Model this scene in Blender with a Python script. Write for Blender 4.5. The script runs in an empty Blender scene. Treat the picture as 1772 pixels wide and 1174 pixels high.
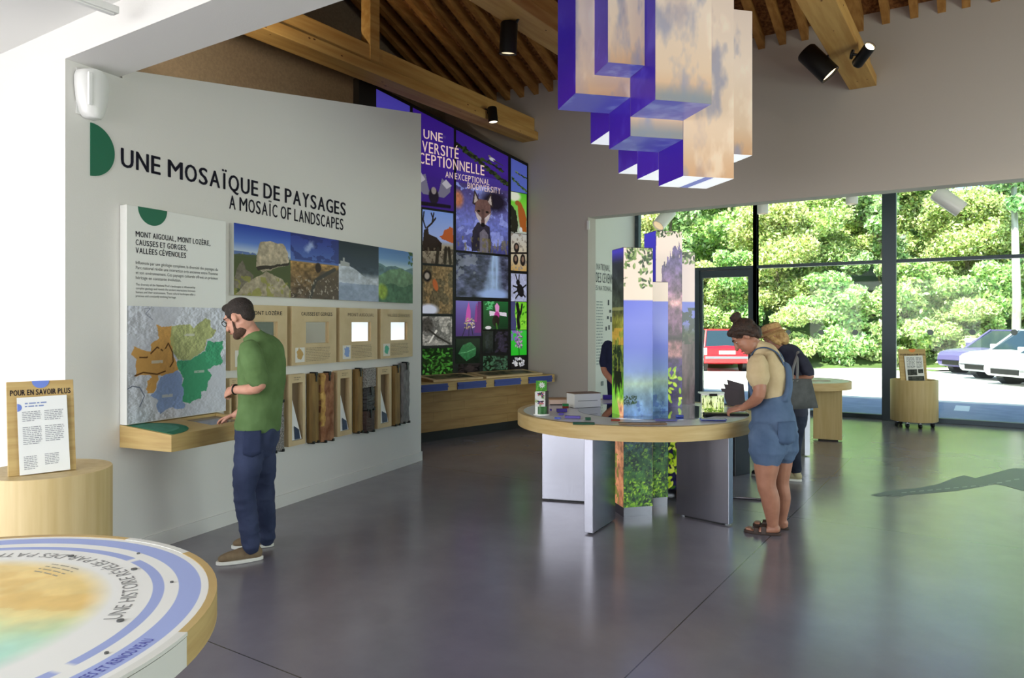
import bpy, bmesh, math, random
import numpy as np
from mathutils import Vector, Matrix

random.seed(4)
SC = bpy.context.scene
COL = SC.collection
PI = math.pi

# ------------------------------------------------------------------ camera
FPX, CX, HZ, CAMZ = 1260.0, 886.0, 560.0, 1.6
YAW = math.atan2(826, 1260)
CS, SN = math.cos(YAW), math.sin(YAW)
cam_d = bpy.data.cameras.new('camera')
cam = bpy.data.objects.new('camera', cam_d)
COL.objects.link(cam)
cam.location = (0, 0, CAMZ)
cam.rotation_euler = (PI / 2, 0, YAW)
cam_d.sensor_width = 36
cam_d.lens = FPX / 1772 * 36
cam_d.shift_y = -(587 - HZ) / 1772
cam_d.clip_end = 300
SC.camera = cam

# ------------------------------------------------------------------ sky, sun, daylight, exposure
world = bpy.data.worlds.new('sky_world')
SC.world = world
world.use_nodes = True
_n = world.node_tree.nodes
_bg = _n['Background']
_sky = _n.new('ShaderNodeTexSky')
_sky.sky_type = 'NISHITA'
_sky.sun_disc = False
_sky.sun_elevation = math.radians(52)
_sky.sun_rotation = math.radians(200)
_sky.air_density = 1.0
world.node_tree.links.new(_sky.outputs[0], _bg.inputs[0])
_bg.inputs[1].default_value = 0.4


def light(name, kind, loc, target, energy, color=(1, 1, 1), **kw):
    d = bpy.data.lights.new(name, kind)
    d.energy = energy
    d.color = color
    for k, v in kw.items():
        setattr(d, k, v)
    o = bpy.data.objects.new(name, d)
    COL.objects.link(o)
    o.location = loc
    o.rotation_euler = (Vector(target) - Vector(loc)).to_track_quat('-Z', 'Y').to_euler()
    return o


light('sun', 'SUN', (0, -10, 30), (2.5, 6, 10), 18.0, (1.0, 0.95, 0.86), angle=0.01)
# daylight through the entrance windows behind the camera and the windows of the right side
light('daylight_entrance', 'AREA', (-4.0, -4.4, 1.9), (-4.0, 3, 2.5), 430, (0.98, 0.99, 1.0), shape='RECTANGLE', size=7.5, size_y=2.7)
light('daylight_side', 'AREA', (5.2, 6.0, 1.8), (-4, 5.6, 1.7), 230, (0.9, 1.0, 0.86), shape='RECTANGLE', size=6.0, size_y=2.6)
light('daylight_far', 'AREA', (-1.0, 13.5, 2.0), (-1.0, 5, 1.2), 40, (0.76, 1.0, 0.62), shape='RECTANGLE', size=8.5, size_y=3.0)

SC.view_settings.view_transform = 'Standard'
SC.view_settings.look = 'None'
SC.view_settings.exposure = 0.0
SC.view_settings.gamma = 1.0
SC.view_settings.use_curve_mapping = False
SC.cycles.max_bounces = 10
SC.cycles.transparent_max_bounces = 12
SC.cycles.sample_clamp_indirect = 6.0


# ------------------------------------------------------------------ geometry helpers
def W(lat, d, z=0.0):
    """camera lateral / depth (metres) to world"""
    return Vector((lat * CS - d * SN, lat * SN + d * CS, z))


RV, FV, UP = Vector((CS, SN, 0)), Vector((-SN, CS, 0)), Vector((0, 0, 1))


def ray(px, py):
    return RV * ((px - CX) / FPX) + FV + UP * ((HZ - py) / FPX)


EYE = Vector((0, 0, CAMZ))


def J(px, py, d):
    """point seen at a pixel, d metres deep"""
    return EYE + ray(px, py) * d


class Frame:
    def __init__(s, o, x, y, z):
        s.o, s.x, s.y, s.z = Vector(o), Vector(x).normalized(), Vector(y).normalized(), Vector(z).normalized()

    def p(s, u, v, n=0.0):
        return s.o + s.x * u + s.y * v + s.z * n

    def hit(s, px, py, n=0.0):
        r = ray(px, py)
        t = (s.o + s.z * n - EYE).dot(s.z) / r.dot(s.z)
        q = EYE + r * t - s.o
        return q.dot(s.x), q.dot(s.y)


WORLD = Frame((0, 0, 0), (1, 0, 0), (0, 1, 0), (0, 0, 1))


def srgb(c):
    a = np.asarray(c, dtype=float) / 255.0
    return np.where(a <= 0.04045, a / 12.92, ((a + 0.055) / 1.055) ** 2.4)


class MB:
    """collects shapes into one mesh; every face remembers a material slot"""

    def __init__(s):
        s.v, s.f, s.m = [], [], []

    def add(s, vs, fs, mi=0):
        k = len(s.v)
        s.v += [tuple(v) for v in vs]
        s.f += [tuple(i + k for i in f) for f in fs]
        s.m += [mi] * len(fs)
        return s

    def box(s, fr, u0, u1, v0, v1, n0, n1, mi=0):
        P = [fr.p(u, v, n) for n in (n0, n1) for v in (v0, v1) for u in (u0, u1)]
        return s.add(P, [(0, 2, 3, 1), (4, 5, 7, 6), (0, 1, 5, 4), (2, 6, 7, 3), (0, 4, 6, 2), (1, 3, 7, 5)], mi)

    def prism(s, pts, ext, mi=0):
        """closed polygon pts (Vectors) swept along ext"""
        ext = Vector(ext)
        n = len(pts)
        P = [Vector(p) for p in pts] + [Vector(p) + ext for p in pts]
        F = [tuple(range(n - 1, -1, -1)), tuple(range(n, 2 * n))] + [(i, (i + 1) % n, n + (i + 1) % n, n + i) for i in range(n)]
        return s.add(P, F, mi)

    def cyl(s, a, b, ra, rb=None, seg=24, caps=True, mi=0):
        a, b = Vector(a), Vector(b)
        rb = ra if rb is None else rb
        ax = (b - a).normalized()
        t = Vector((0, 0, 1)) if abs(ax.z) < 0.9 else Vector((1, 0, 0))
        x = ax.cross(t).normalized()
        y = ax.cross(x)
        ring = [x * math.cos(2 * PI * i / seg) + y * math.sin(2 * PI * i / seg) for i in range(seg)]
        P = [a + r * ra for r in ring] + [b + r * rb for r in ring]
        F = [(i, i + seg, (i + 1) % seg + seg, (i + 1) % seg) for i in range(seg)]
        if caps:
            F += [tuple(range(seg)), tuple(range(2 * seg - 1, seg - 1, -1))]
        return s.add(P, F, mi)

    def lathe(s, o, ax, prof, seg=40, mi=0):
        """prof: list of (r, h) along axis ax from o, closed with fans when r=0"""
        o, ax = Vector(o), Vector(ax).normalized()
        t = Vector((0, 0, 1)) if abs(ax.z) < 0.9 else Vector((1, 0, 0))
        x = t.cross(ax).normalized()
        y = ax.cross(x)
        P, F = [], []
        for r, h in prof:
            for i in range(seg):
                a = 2 * PI * i / seg
                P.append(o + ax * h + (x * math.cos(a) + y * math.sin(a)) * max(r, 1e-5))
        for k in range(len(prof) - 1):
            for i in range(seg):
                j = (i + 1) % seg
                F.append((k * seg + i, k * seg + j, (k + 1) * seg + j, (k + 1) * seg + i))
        return s.add(P, F, mi)

    def tube(s, pts, rads, seg=14, mi=0, side=None):
        """closed tube through pts; rads are numbers or (a, b) pairs, a along `side`"""
        pts = [Vector(p) for p in pts]
        n = len(pts)
        rads = [(r, r) if not isinstance(r, (tuple, list)) else r for r in rads]
        P, F = [], []
        px = None
        for i in range(n):
            t = (pts[min(i + 1, n - 1)] - pts[max(i - 1, 0)]).normalized()
            if side is not None:
                x = Vector(side) - t * Vector(side).dot(t)
            elif px is not None:
                x = px - t * px.dot(t)
            else:
                q = Vector((0, 0, 1)) if abs(t.z) < 0.9 else Vector((1, 0, 0))
                x = t.cross(q)
            x.normalize()
            px = x
            y = t.cross(x)
            for k in range(seg):
                a = 2 * PI * k / seg
                P.append(pts[i] + x * (rads[i][0] * math.cos(a)) + y * (rads[i][1] * math.sin(a)))
        for i in range(n - 1):
            for k in range(seg):
                j = (k + 1) % seg
                F.append((i * seg + k, i * seg + j, (i + 1) * seg + j, (i + 1) * seg + k))
        F += [tuple(range(seg - 1, -1, -1)), tuple(range((n - 1) * seg, n * seg))]
        return s.add(P, F, mi)

    def limb(s, pts, rads, seg=14, side=None, sub=5):
        """tube with round ends through a smooth curve"""
        pts = [Vector(p) for p in pts]
        rads = [(r, r) if not isinstance(r, (tuple, list)) else r for r in rads]
        P, R = [], []
        n = len(pts)
        for i in range(n - 1):
            p0, p1, p2, p3 = pts[max(i - 1, 0)], pts[i], pts[i + 1], pts[min(i + 2, n - 1)]
            for k in range(sub):
                t = k / sub
                P.append(0.5 * ((2 * p1) + (p2 - p0) * t + (2 * p0 - 5 * p1 + 4 * p2 - p3) * t * t + (3 * p1 - p0 - 3 * p2 + p3) * t ** 3))
                e = t * t * (3 - 2 * t)
                R.append((rads[i][0] * (1 - e) + rads[i + 1][0] * e, rads[i][1] * (1 - e) + rads[i + 1][1] * e))
        P.append(pts[-1])
        R.append(rads[-1])
        d0 = (P[0] - P[1]).normalized()
        d1 = (P[-1] - P[-2]).normalized()
        r0, r1 = min(R[0]), min(R[-1])
        A = [(0.75, 0.66), (0.97, 0.25)]
        head = [(P[0] + d0 * r0 * a, (R[0][0] * b, R[0][1] * b)) for a, b in A[::-1]]
        tail = [(P[-1] + d1 * r1 * a, (R[-1][0] * b, R[-1][1] * b)) for a, b in A]
        allp = head + list(zip(P, R)) + tail
        return s.tube([q[0] for q in allp], [q[1] for q in allp], seg, side=side)

    def ball(s, c, r, fr=None, nu=20, nv=12, mi=0):
        """ellipsoid, r=(x,y,z) in frame axes"""
        c = Vector(c)
        X, Y, Z = (fr.x, fr.y, fr.z) if fr else (Vector((1, 0, 0)), Vector((0, 1, 0)), Vector((0, 0, 1)))
        if not isinstance(r, (tuple, list)):
            r = (r, r, r)
        P, F = [], []
        for j in range(nv + 1):
            th = PI * j / nv
            for i in range(nu):
                ph = 2 * PI * i / nu
                q = max(math.sin(th), 1e-4)
                P.append(c + X * (r[0] * q * math.cos(ph)) + Y * (r[1] * q * math.sin(ph)) + Z * (r[2] * math.cos(th)))
        for j in range(nv):
            for i in range(nu):
                k = (i + 1) % nu
                F.append((j * nu + i, (j + 1) * nu + i, (j + 1) * nu + k, j * nu + k))
        return s.add(P, F, mi)

    def build(s, name, mats, parent=None, smooth=False, bevel=0.0, remesh=0.0, fair=0, auto=None):
        me = bpy.data.meshes.new(name)
        me.from_pydata(s.v, [], s.f)
        if not isinstance(mats, (list, tuple)):
            mats = [mats]
        for m in mats:
            me.materials.append(m)
        if max(s.m, default=0) > 0:
            me.polygons.foreach_set('material_index', s.m)
        bm = bmesh.new()
        bm.from_mesh(me)
        bmesh.ops.remove_doubles(bm, verts=bm.verts, dist=1e-5)
        bmesh.ops.recalc_face_normals(bm, faces=bm.faces)
        bm.to_mesh(me)
        bm.free()
        if remesh:
            me = remeshed(me, remesh, fair)
            me.name = name
        if smooth:
            me.polygons.foreach_set('use_smooth', [True] * len(me.polygons))
        if auto is not None:
            me.polygons.foreach_set('use_smooth', [True] * len(me.polygons))
            me.set_sharp_from_angle(angle=math.radians(auto))
        o = bpy.data.objects.new(name, me)
        COL.objects.link(o)
        if bevel:
            b = o.modifiers.new('bevel', 'BEVEL')
            b.width = bevel
            b.segments = 2
            b.limit_method = 'ANGLE'
        return adopt(o, parent)


def wrinkle(o, amp, scale=(9, 9, 14), seed=0):
    """cloth folds: pushes the surface along its normals by smooth noise"""
    from mathutils import noise
    me = o.data
    n = len(me.vertices)
    co = np.empty(n * 3, np.float32)
    me.vertices.foreach_get('co', co)
    no = np.array([v.vector[:] for v in me.vertex_normals], np.float32)
    co = co.reshape(-1, 3)
    k = np.array([noise.noise(Vector((c[0] * scale[0] + seed + c[2] * 6, c[1] * scale[1], c[2] * scale[2]))) + .5 * noise.noise(Vector((c[0] * scale[0] * 2.1, c[1] * scale[1] * 2.1 + seed, c[2] * scale[2] * 2.1))) for c in co.tolist()])
    co = co + no * (amp * (1 - 2 * np.abs(k)))[:, None]
    me.vertices.foreach_set('co', co.astype(np.float32).reshape(-1))
    me.update()
    return o


def remeshed(me, voxel, fair):
    o = bpy.data.objects.new('tmp', me)
    COL.objects.link(o)
    m = o.modifiers.new('r', 'REMESH')
    m.mode = 'VOXEL'
    m.voxel_size = voxel
    if fair:
        q = o.modifiers.new('s', 'SMOOTH')
        q.iterations = fair
        q.factor = 0.5
    dg = bpy.context.evaluated_depsgraph_get()
    new = bpy.data.meshes.new_from_object(o.evaluated_get(dg))
    bpy.data.objects.remove(o)
    if not new.materials and me.materials:
        for mm in me.materials:
            new.materials.append(mm)
    return new


def adopt(o, parent):
    if parent is not None:
        o.parent = parent
        m = Matrix.Identity(4)
        p = parent
        m = Matrix.Translation(p['_w']) if '_w' in p else Matrix.Translation((0, 0, 0))
        o.matrix_parent_inverse = m.inverted()
    return o


def tag(o, label, cat, group=None, kind=None):
    o['label'] = label
    o['category'] = cat
    if group:
        o['group'] = group
    if kind:
        o['kind'] = kind
    return o


def thing(name, label, cat, loc, group=None, kind=None):
    o = bpy.data.objects.new(name, None)
    COL.objects.link(o)
    o.empty_display_size = 0.1
    o.location = loc
    o['_w'] = tuple(loc)
    return tag(o, label, cat, group, kind)


def struct(o, label, cat):
    return tag(o, label, cat, kind='structure')


def cleanup():
    for o in bpy.data.objects:
        if '_w' in o:
            del o['_w']


def dup(root, offset=(0, 0, 0), rotz=0.0, label=None):
    r = root.copy()
    COL.objects.link(r)
    r.location = Vector(root.location) + Vector(offset)
    r.rotation_euler.z += rotz
    if label:
        r['label'] = label
    for ch in list(root.children):
        c = ch.copy()
        COL.objects.link(c)
        c.parent = r
        for g in list(ch.children):
            q = g.copy()
            COL.objects.link(q)
            q.parent = c
    return r


# ------------------------------------------------------------------ materials
MATS = {}


def mat(name, rgb, rough=0.6, metal=0.0, rgb2=None, scale=(6, 6, 6), bump=0.0, bscale=40.0, emit=0.0, spec=0.5, detail=4.0, rrange=0.0):
    if name in MATS:
        return MATS[name]
    m = bpy.data.materials.new(name)
    m.use_nodes = True
    nt = m.node_tree
    b = nt.nodes['Principled BSDF']
    c = tuple(srgb(rgb)) + (1,)
    b.inputs['Base Color'].default_value = c
    b.inputs['Roughness'].default_value = rough
    b.inputs['Metallic'].default_value = metal
    b.inputs['Specular IOR Level'].default_value = spec
    if emit:
        b.inputs['Emission Color'].default_value = c
        b.inputs['Emission Strength'].default_value = emit
    if rgb2 is not None or bump or rrange:
        tc = nt.nodes.new('ShaderNodeTexCoord')
        mp = nt.nodes.new('ShaderNodeMapping')
        mp.inputs['Scale'].default_value = scale
        nt.links.new(tc.outputs['Object'], mp.inputs['Vector'])
        nz = nt.nodes.new('ShaderNodeTexNoise')
        nz.inputs['Scale'].default_value = 1.0
        nz.inputs['Detail'].default_value = detail
        nt.links.new(mp.outputs[0], nz.inputs['Vector'])
    if rgb2 is not None:
        rp = nt.nodes.new('ShaderNodeValToRGB')
        rp.color_ramp.elements[0].position = 0.35
        rp.color_ramp.elements[1].position = 0.65
        rp.color_ramp.elements[0].color = c
        rp.color_ramp.elements[1].color = tuple(srgb(rgb2)) + (1,)
        nt.links.new(nz.outputs['Fac'], rp.inputs[0])
        nt.links.new(rp.outputs[0], b.inputs['Base Color'])
    if rrange:
        mr = nt.nodes.new('ShaderNodeMapRange')
        mr.inputs['To Min'].default_value = max(rough - rrange, 0.02)
        mr.inputs['To Max'].default_value = rough + rrange
        nt.links.new(nz.outputs['Fac'], mr.inputs[0])
        nt.links.new(mr.outputs[0], b.inputs['Roughness'])
    if bump:
        n2 = nt.nodes.new('ShaderNodeTexNoise')
        n2.inputs['Scale'].default_value = bscale
        n2.inputs['Detail'].default_value = 3
        nt.links.new(tc.outputs['Object'], n2.inputs['Vector'])
        bp = nt.nodes.new('ShaderNodeBump')
        bp.inputs['Strength'].default_value = bump
        bp.inputs['Distance'].default_value = 0.01
        nt.links.new(n2.outputs['Fac'], bp.inputs['Height'])
        nt.links.new(bp.outputs[0], b.inputs['Normal'])
    MATS[name] = m
    return m


def picture_mat(name, emit=0.0, rough=0.4, base=1.0, spec=0.3):
    if name in MATS:
        return MATS[name]
    m = bpy.data.materials.new(name)
    m.use_nodes = True
    nt = m.node_tree
    b = nt.nodes['Principled BSDF']
    a = nt.nodes.new('ShaderNodeAttribute')
    a.attribute_name = 'print'
    b.inputs['Roughness'].default_value = rough
    b.inputs['Specular IOR Level'].default_value = spec
    nt.links.new(a.outputs['Color'], b.inputs['Base Color'])
    if emit:
        nt.links.new(a.outputs['Color'], b.inputs['Emission Color'])
        b.inputs['Emission Strength'].default_value = emit
    MATS[name] = m
    return m


M_WALL = mat('white_plaster', (226, 224, 220), 0.85, bump=0.08, bscale=120)
M_WALLG = mat('grey_plaster', (196, 188, 182), 0.85, bump=0.08, bscale=120)
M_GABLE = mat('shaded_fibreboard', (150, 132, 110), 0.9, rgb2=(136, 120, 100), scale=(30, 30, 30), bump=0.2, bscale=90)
M_CEIL = mat('white_ceiling_paint', (232, 232, 228), 0.9)
M_WOOD = mat('pale_beech_veneer', (206, 180, 128), 0.5, rgb2=(190, 160, 106), scale=(3, 3, 26), spec=0.35)
M_WOODV = mat('pale_beech_upright', (206, 182, 132), 0.5, rgb2=(194, 168, 116), scale=(26, 26, 1.6), spec=0.35)
M_WOODH = mat('pale_beech_veneer_long', (202, 174, 116), 0.5, rgb2=(186, 154, 98), scale=(2.5, 2.5, 40), spec=0.35)
M_BOX = mat('birch_box', (212, 190, 150), 0.55, rgb2=(200, 176, 134), scale=(20, 3, 4), spec=0.3)
M_TIMBER = mat('spruce_beam', (210, 168, 100), 0.6, rgb2=(188, 140, 74), scale=(14, 1.0, 14), bump=0.1, spec=0.3)
M_TIMBERU = mat('spruce_rafter', (186, 136, 76), 0.65, rgb2=(158, 108, 56), scale=(16, 1.2, 16), spec=0.25)
M_OSB = mat('strand_board', (168, 116, 70), 0.8, rgb2=(104, 66, 38), scale=(26, 22, 26), spec=0.2)
M_KNOT = mat('timber_knot', (104, 62, 26), 0.7)
M_BLACK = mat('matt_black_metal', (16, 16, 17), 0.45, spec=0.4)
M_DARK = mat('dark_board', (24, 24, 28), 0.5)
M_FRAME = mat('slate_grey_aluminium', (58, 70, 80), 0.4, metal=0.3)
M_WHITE = mat('white_lacquer', (236, 236, 232), 0.35)
M_WHITEP = mat('white_plastic', (232, 232, 230), 0.3)
M_STEEL = mat('brushed_steel', (158, 156, 164), 0.22, metal=1.0, rrange=0.03, scale=(30, 30, 1))
M_MIRROR = mat('mirror_inlay', (150, 152, 158), 0.03, metal=1.0)
M_INK = mat('dark_blue_lettering', (20, 16, 44), 0.6)
M_INKG = mat('grey_lettering', (96, 96, 98), 0.7)
M_INKW = mat('pale_lettering', (232, 214, 208), 0.5, emit=0.35)
M_GREEN = mat('green_vinyl', (10, 104, 72), 0.5)
M_BLUEV = mat('periwinkle_vinyl', (112, 136, 214), 0.5)
M_PAPER = mat('white_paper', (236, 236, 234), 0.6)
M_SKIN = mat('skin', (204, 152, 130), 0.55, rgb2=(192, 138, 116), scale=(14, 14, 14))
M_SKIN2 = mat('tanned_skin', (172, 120, 96), 0.5, rgb2=(156, 106, 84), scale=(12, 12, 12))


# ------------------------------------------------------------------ lettering
_GL = {}


def glyphs(body, fat=0.0):
    k = (body, fat)
    if k not in _GL:
        cu = bpy.data.curves.new('t', 'FONT')
        cu.body = body
        cu.offset = fat
        cu.resolution_u = 3
        o = bpy.data.objects.new('t', cu)
        COL.objects.link(o)
        dg = bpy.context.evaluated_depsgraph_get()
        me = bpy.data.meshes.new_from_object(o.evaluated_get(dg))
        vs = [(v.co.x, v.co.y) for v in me.vertices]
        fs = [tuple(p.vertices) for p in me.polygons]
        bpy.data.objects.remove(o)
        bpy.data.curves.remove(cu)
        bpy.data.meshes.remove(me)
        _GL[k] = (vs, fs)
    return _GL[k]


# letter widths of a condensed humanist sans, in cap heights
CW = dict(zip('ABCDEFGHIJKLMNOPQRSTUVWXYZ', (.58, .5, .5, .56, .42, .4, .56, .56, .13, .3, .52, .4, .74, .57, .62, .48, .62, .52, .46, .47, .54, .54, .84, .54, .52, .46)))
CW.update({'É': .42, 'È': .42, 'Ï': .26})


def layout(body, bold=0.0):
    """upper-case line in cap-height units: vertices, faces, width; bold thickens the strokes"""
    V, F, x = [], [], 0.0
    for ch in body:
        if ch == ' ':
            x += .26
            continue
        vs, fs = glyphs(ch, 0.0)
        x0, x1 = min(v[0] for v in vs), max(v[0] for v in vs)
        w = CW.get(ch, (x1 - x0) / .682 * .85)
        for dx, dy in (((0, 0),) if not bold else ((-bold, 0), (bold, 0), (0, bold * .5), (0, -bold * .5))):
            k = len(V)
            V += [(x + (v[0] - x0) / (x1 - x0) * w + dx, v[1] / .682 + dy) for v in vs]
            F += [tuple(i + k for i in f) for f in fs]
        x += w + .15
    return V, F, x - .15


def text(fr, body, u0, u1, v0, v1, n, m, parent, name='lettering', fat=0.01, build=True, mb=None):
    """one line: cap height v0..v1, stretched to u0..u1"""
    mb = mb or MB()
    if body == body.upper():
        vs, fs, wd = layout(body, fat)
        sx, sy = (u1 - u0) / wd, v1 - v0
        mb.add([fr.p(u0 + x * sx, v0 + y * sy, n) for x, y in vs], fs)
    else:
        vs, fs = glyphs(body, 0.0)
        x0 = min(v[0] for v in vs)
        x1 = max(v[0] for v in vs)
        sx, sy = (u1 - u0) / (x1 - x0), (v1 - v0) / 0.682
        mb.add([fr.p(u0 + (x - x0) * sx, v0 + y * sy, n) for x, y in vs], fs)
    return mb.build(name, m, parent) if build else mb


def words(fr, body, u0, u1, v0, v1, n, m, parent, name, fat=0.0):
    """a line of lettering, one part per word"""
    wd = layout(body)[2]
    k = (u1 - u0) / wd
    x = 0.0
    for w in body.split(' '):
        ww = layout(w)[2]
        text(fr, w, u0 + x * k, u0 + (x + ww) * k, v0, v1, n, m, parent, name, fat)
        x += ww + .26 + .15
    return


def greek(fr, u0, u1, v0, v1, lines, n, m, parent, name='small_print', seed=1, ragged=0.25, mb=None, build=True):
    """rows of word-sized strokes, too small to read"""
    r = random.Random(seed)
    mb = mb or MB()
    h = (v1 - v0) / lines
    for i in range(lines):
        v = v1 - h * (i + 0.75)
        end = u1 - (u1 - u0) * ragged * r.random() * (1.6 if i == lines - 1 else 0.4)
        u = u0
        while u < end:
            w = h * r.uniform(0.5, 2.6)
            mb.add([fr.p(u, v, n), fr.p(min(u + w, end), v, n), fr.p(min(u + w, end), v + h * 0.42, n), fr.p(u, v + h * 0.42, n)], [(0, 1, 2, 3)])
            u += w + h * 0.35
    return mb.build(name, m, parent) if build else mb


def slab_poly(fr, pts, n0, n1):
    mb = MB()
    return mb.prism([fr.p(u, v, n0) for u, v in pts], fr.z * (n1 - n0))


def half_disc(fr, cu, cv, r, a0, a1, n0, n1, m, parent, name='half_disc'):
    pts = [(cu + r * math.cos(a0 + (a1 - a0) * i / 28), cv + r * math.sin(a0 + (a1 - a0) * i / 28)) for i in range(29)]
    return slab_poly(fr, pts, n0, n1).build(name, m, parent)


# ------------------------------------------------------------------ printed pictures
class Pic:
    def __init__(s, w, h, base=(128, 128, 128), fine=True):
        if fine and w * h < 16000:
            w, h = int(w * 1.7), int(h * 1.7)
        s.w, s.h = w, h
        x = (np.arange(w) + 0.5) / w
        y = (np.arange(h) + 0.5) / h
        s.X, s.Y = np.meshgrid(x, y)
        s.c = np.zeros((h, w, 3)) + np.array(base, float)

    def n(s, fx, fy, seed=0, oct=4, gain=0.55):
        """value noise 0..1"""
        out = np.zeros((s.h, s.w))
        amp, tot = 1.0, 0.0
        rg = np.random.RandomState(seed + 11)
        for o in range(oct):
            g = rg.rand(int(fy) + 3, int(fx) + 3)
            x = s.X * fx
            y = s.Y * fy
            i, j = x.astype(int), y.astype(int)
            a, b = x - i, y - j
            a, b = a * a * (3 - 2 * a), b * b * (3 - 2 * b)
            out += amp * ((g[j, i] * (1 - a) + g[j, i + 1] * a) * (1 - b) + (g[j + 1, i] * (1 - a) + g[j + 1, i + 1] * a) * b)
            tot += amp
            amp *= gain
            fx *= 2
            fy *= 2
        return out / tot

    def mix(s, mask, col):
        m = np.clip(mask, 0, 1)[..., None]
        s.c = s.c * (1 - m) + np.asarray(col, float) * m
        return s

    def grad(s, stops):
        ys = [a for a, _ in stops]
        for k in range(3):
            s.c[..., k] = np.interp(s.Y, ys, [c[k] for _, c in stops])
        return s

    def poly(s, pts, X=None, Y=None):
        X = s.X if X is None else X
        Y = s.Y if Y is None else Y
        ins = np.zeros(X.shape, bool)
        n = len(pts)
        for i in range(n):
            x0, y0 = pts[i]
            x1, y1 = pts[(i + 1) % n]
            if y0 == y1:
                continue
            c = ((y0 > Y) != (y1 > Y)) & (X < (x1 - x0) * (Y - y0) / (y1 - y0) + x0)
            ins ^= c
        return ins

    def warp(s, amt, f=5, seed=0):
        return s.X + (s.n(f, f, seed) - 0.5) * amt, s.Y + (s.n(f, f, seed + 7) - 0.5) * amt

    def blob(s, cx, cy, rx, ry, soft=0.15, rot=0.0, X=None, Y=None):
        X = s.X if X is None else X
        Y = s.Y if Y is None else Y
        x, y = X - cx, (Y - cy)
        if rot:
            y, ry = y * (s.h / s.w), ry * (s.h / s.w)
            x, y = x * math.cos(rot) + y * math.sin(rot), -x * math.sin(rot) + y * math.cos(rot)
        d = np.sqrt((x / rx) ** 2 + (y / ry) ** 2)
        return np.clip((1 - d) / max(soft, 1e-3) + 0.5, 0, 1)

    def line(s, pts, wd):
        m = np.zeros((s.h, s.w))
        for (x0, y0), (x1, y1) in zip(pts[:-1], pts[1:]):
            dx, dy = x1 - x0, y1 - y0
            t = np.clip(((s.X - x0) * dx + (s.Y - y0) * dy) / (dx * dx + dy * dy + 1e-9), 0, 1)
            d = np.hypot(s.X - x0 - t * dx, s.Y - y0 - t * dy)
            m = np.maximum(m, np.clip((wd - d) / (wd * 0.5) + 0.5, 0, 1))
        return m

    def shade(s, amt):
        """multiply by 1 + amt (array)"""
        s.c = s.c * (1 + amt)[..., None]
        return s

    def leaves(s, box, count, size, cols, seed=0):
        r = random.Random(seed)
        ar = s.h / s.w
        for _ in range(count):
            s.mix(s.blob(r.uniform(box[0], box[2]), r.uniform(box[1], box[3]), size, size / ar * r.uniform(0.35, 0.6), 0.3, r.uniform(0, 3.1)), r.choice(cols))
        return s

    def colors(s):
        return srgb(np.clip(s.c, 0, 255))


def picture(fr, pic, u0, u1, v0, v1, n, m, parent, name='picture', poly=None):
    """grid whose vertices carry the printed colours; poly = 4 corner (u,v) for a skewed panel"""
    h, w = pic.h, pic.w
    a = np.linspace(0, 1, w)
    b = np.linspace(0, 1, h)
    A, B = np.meshgrid(a, b)
    if poly:
        (ax, ay), (bx, by), (cx, cy), (dx, dy) = poly
        U = (1 - B) * ((1 - A) * ax + A * bx) + B * ((1 - A) * dx + A * cx)
        V = (1 - B) * ((1 - A) * ay + A * by) + B * ((1 - A) * dy + A * cy)
    else:
        U = u0 + (u1 - u0) * A
        V = v0 + (v1 - v0) * B
    o, x, y, z = (np.array(q) for q in (fr.o, fr.x, fr.y, fr.z))
    P = o + U[..., None] * x + V[..., None] * y + n * z
    return grid_mesh(P, pic.colors(), m, parent, name)


def grid_mesh(P, C, m, parent, name, smooth=False):
    h, w = P.shape[:2]
    idx = np.arange(h * w).reshape(h, w)
    q = np.stack([idx[:-1, :-1], idx[:-1, 1:], idx[1:, 1:], idx[1:, :-1]], -1).reshape(-1, 4)
    me = bpy.data.meshes.new(name)
    me.vertices.add(h * w)
    me.vertices.foreach_set('co', P.reshape(-1).astype(np.float32))
    me.loops.add(q.size)
    me.loops.foreach_set('vertex_index', q.reshape(-1).astype(np.int32))
    me.polygons.add(len(q))
    me.polygons.foreach_set('loop_start', np.arange(0, q.size, 4, dtype=np.int32))
    me.polygons.foreach_set('loop_total', np.full(len(q), 4, np.int32))
    me.update(calc_edges=True)
    at = me.color_attributes.new('print', 'FLOAT_COLOR', 'POINT')
    rgba = np.ones((h * w, 4), np.float32)
    rgba[:, :3] = C.reshape(-1, 3)
    at.data.foreach_set('color', rgba.reshape(-1))
    me.materials.append(m)
    if smooth:
        me.polygons.foreach_set('use_smooth', [True] * len(me.polygons))
    me.validate()
    o = bpy.data.objects.new(name, me)
    COL.objects.link(o)
    return adopt(o, parent)


M_PRINT = picture_mat('printed_panel', 0.0, 0.5, spec=.15)
M_BACKLIT = picture_mat('backlit_print', 0.42, 0.12, spec=0.5)
M_LIGHTBOX = picture_mat('lightbox_print', 0.36, 0.3)
M_COLPRINT = picture_mat('column_print', 0.45, 0.25, spec=0.5)
# ================================================================== SETTING
YW, YG = 10.0, 13.6            # grey wall plane, window plane
XJ = -5.16                     # left jamb of the wide opening
XS = -5.94                     # side display wall beyond the opening
XGA = -7.95                    # gable wall
WIN = Frame((0, YG, 0), (1, 0, 0), (0, 0, 1), (0, -1, 0))
GREY = Frame((0, YW, 0), (1, 0, 0), (0, 0, 1), (0, -1, 0))
P0, P1 = Vector((-4.84, 2.28, 0)), Vector((-5.55, 6.53, 0))
_u = (P1 - P0).normalized()
PART = Frame(P0, _u, (0, 0, 1), _u.cross(Vector((0, 0, 1))))
LP = (P1 - P0).length


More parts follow.
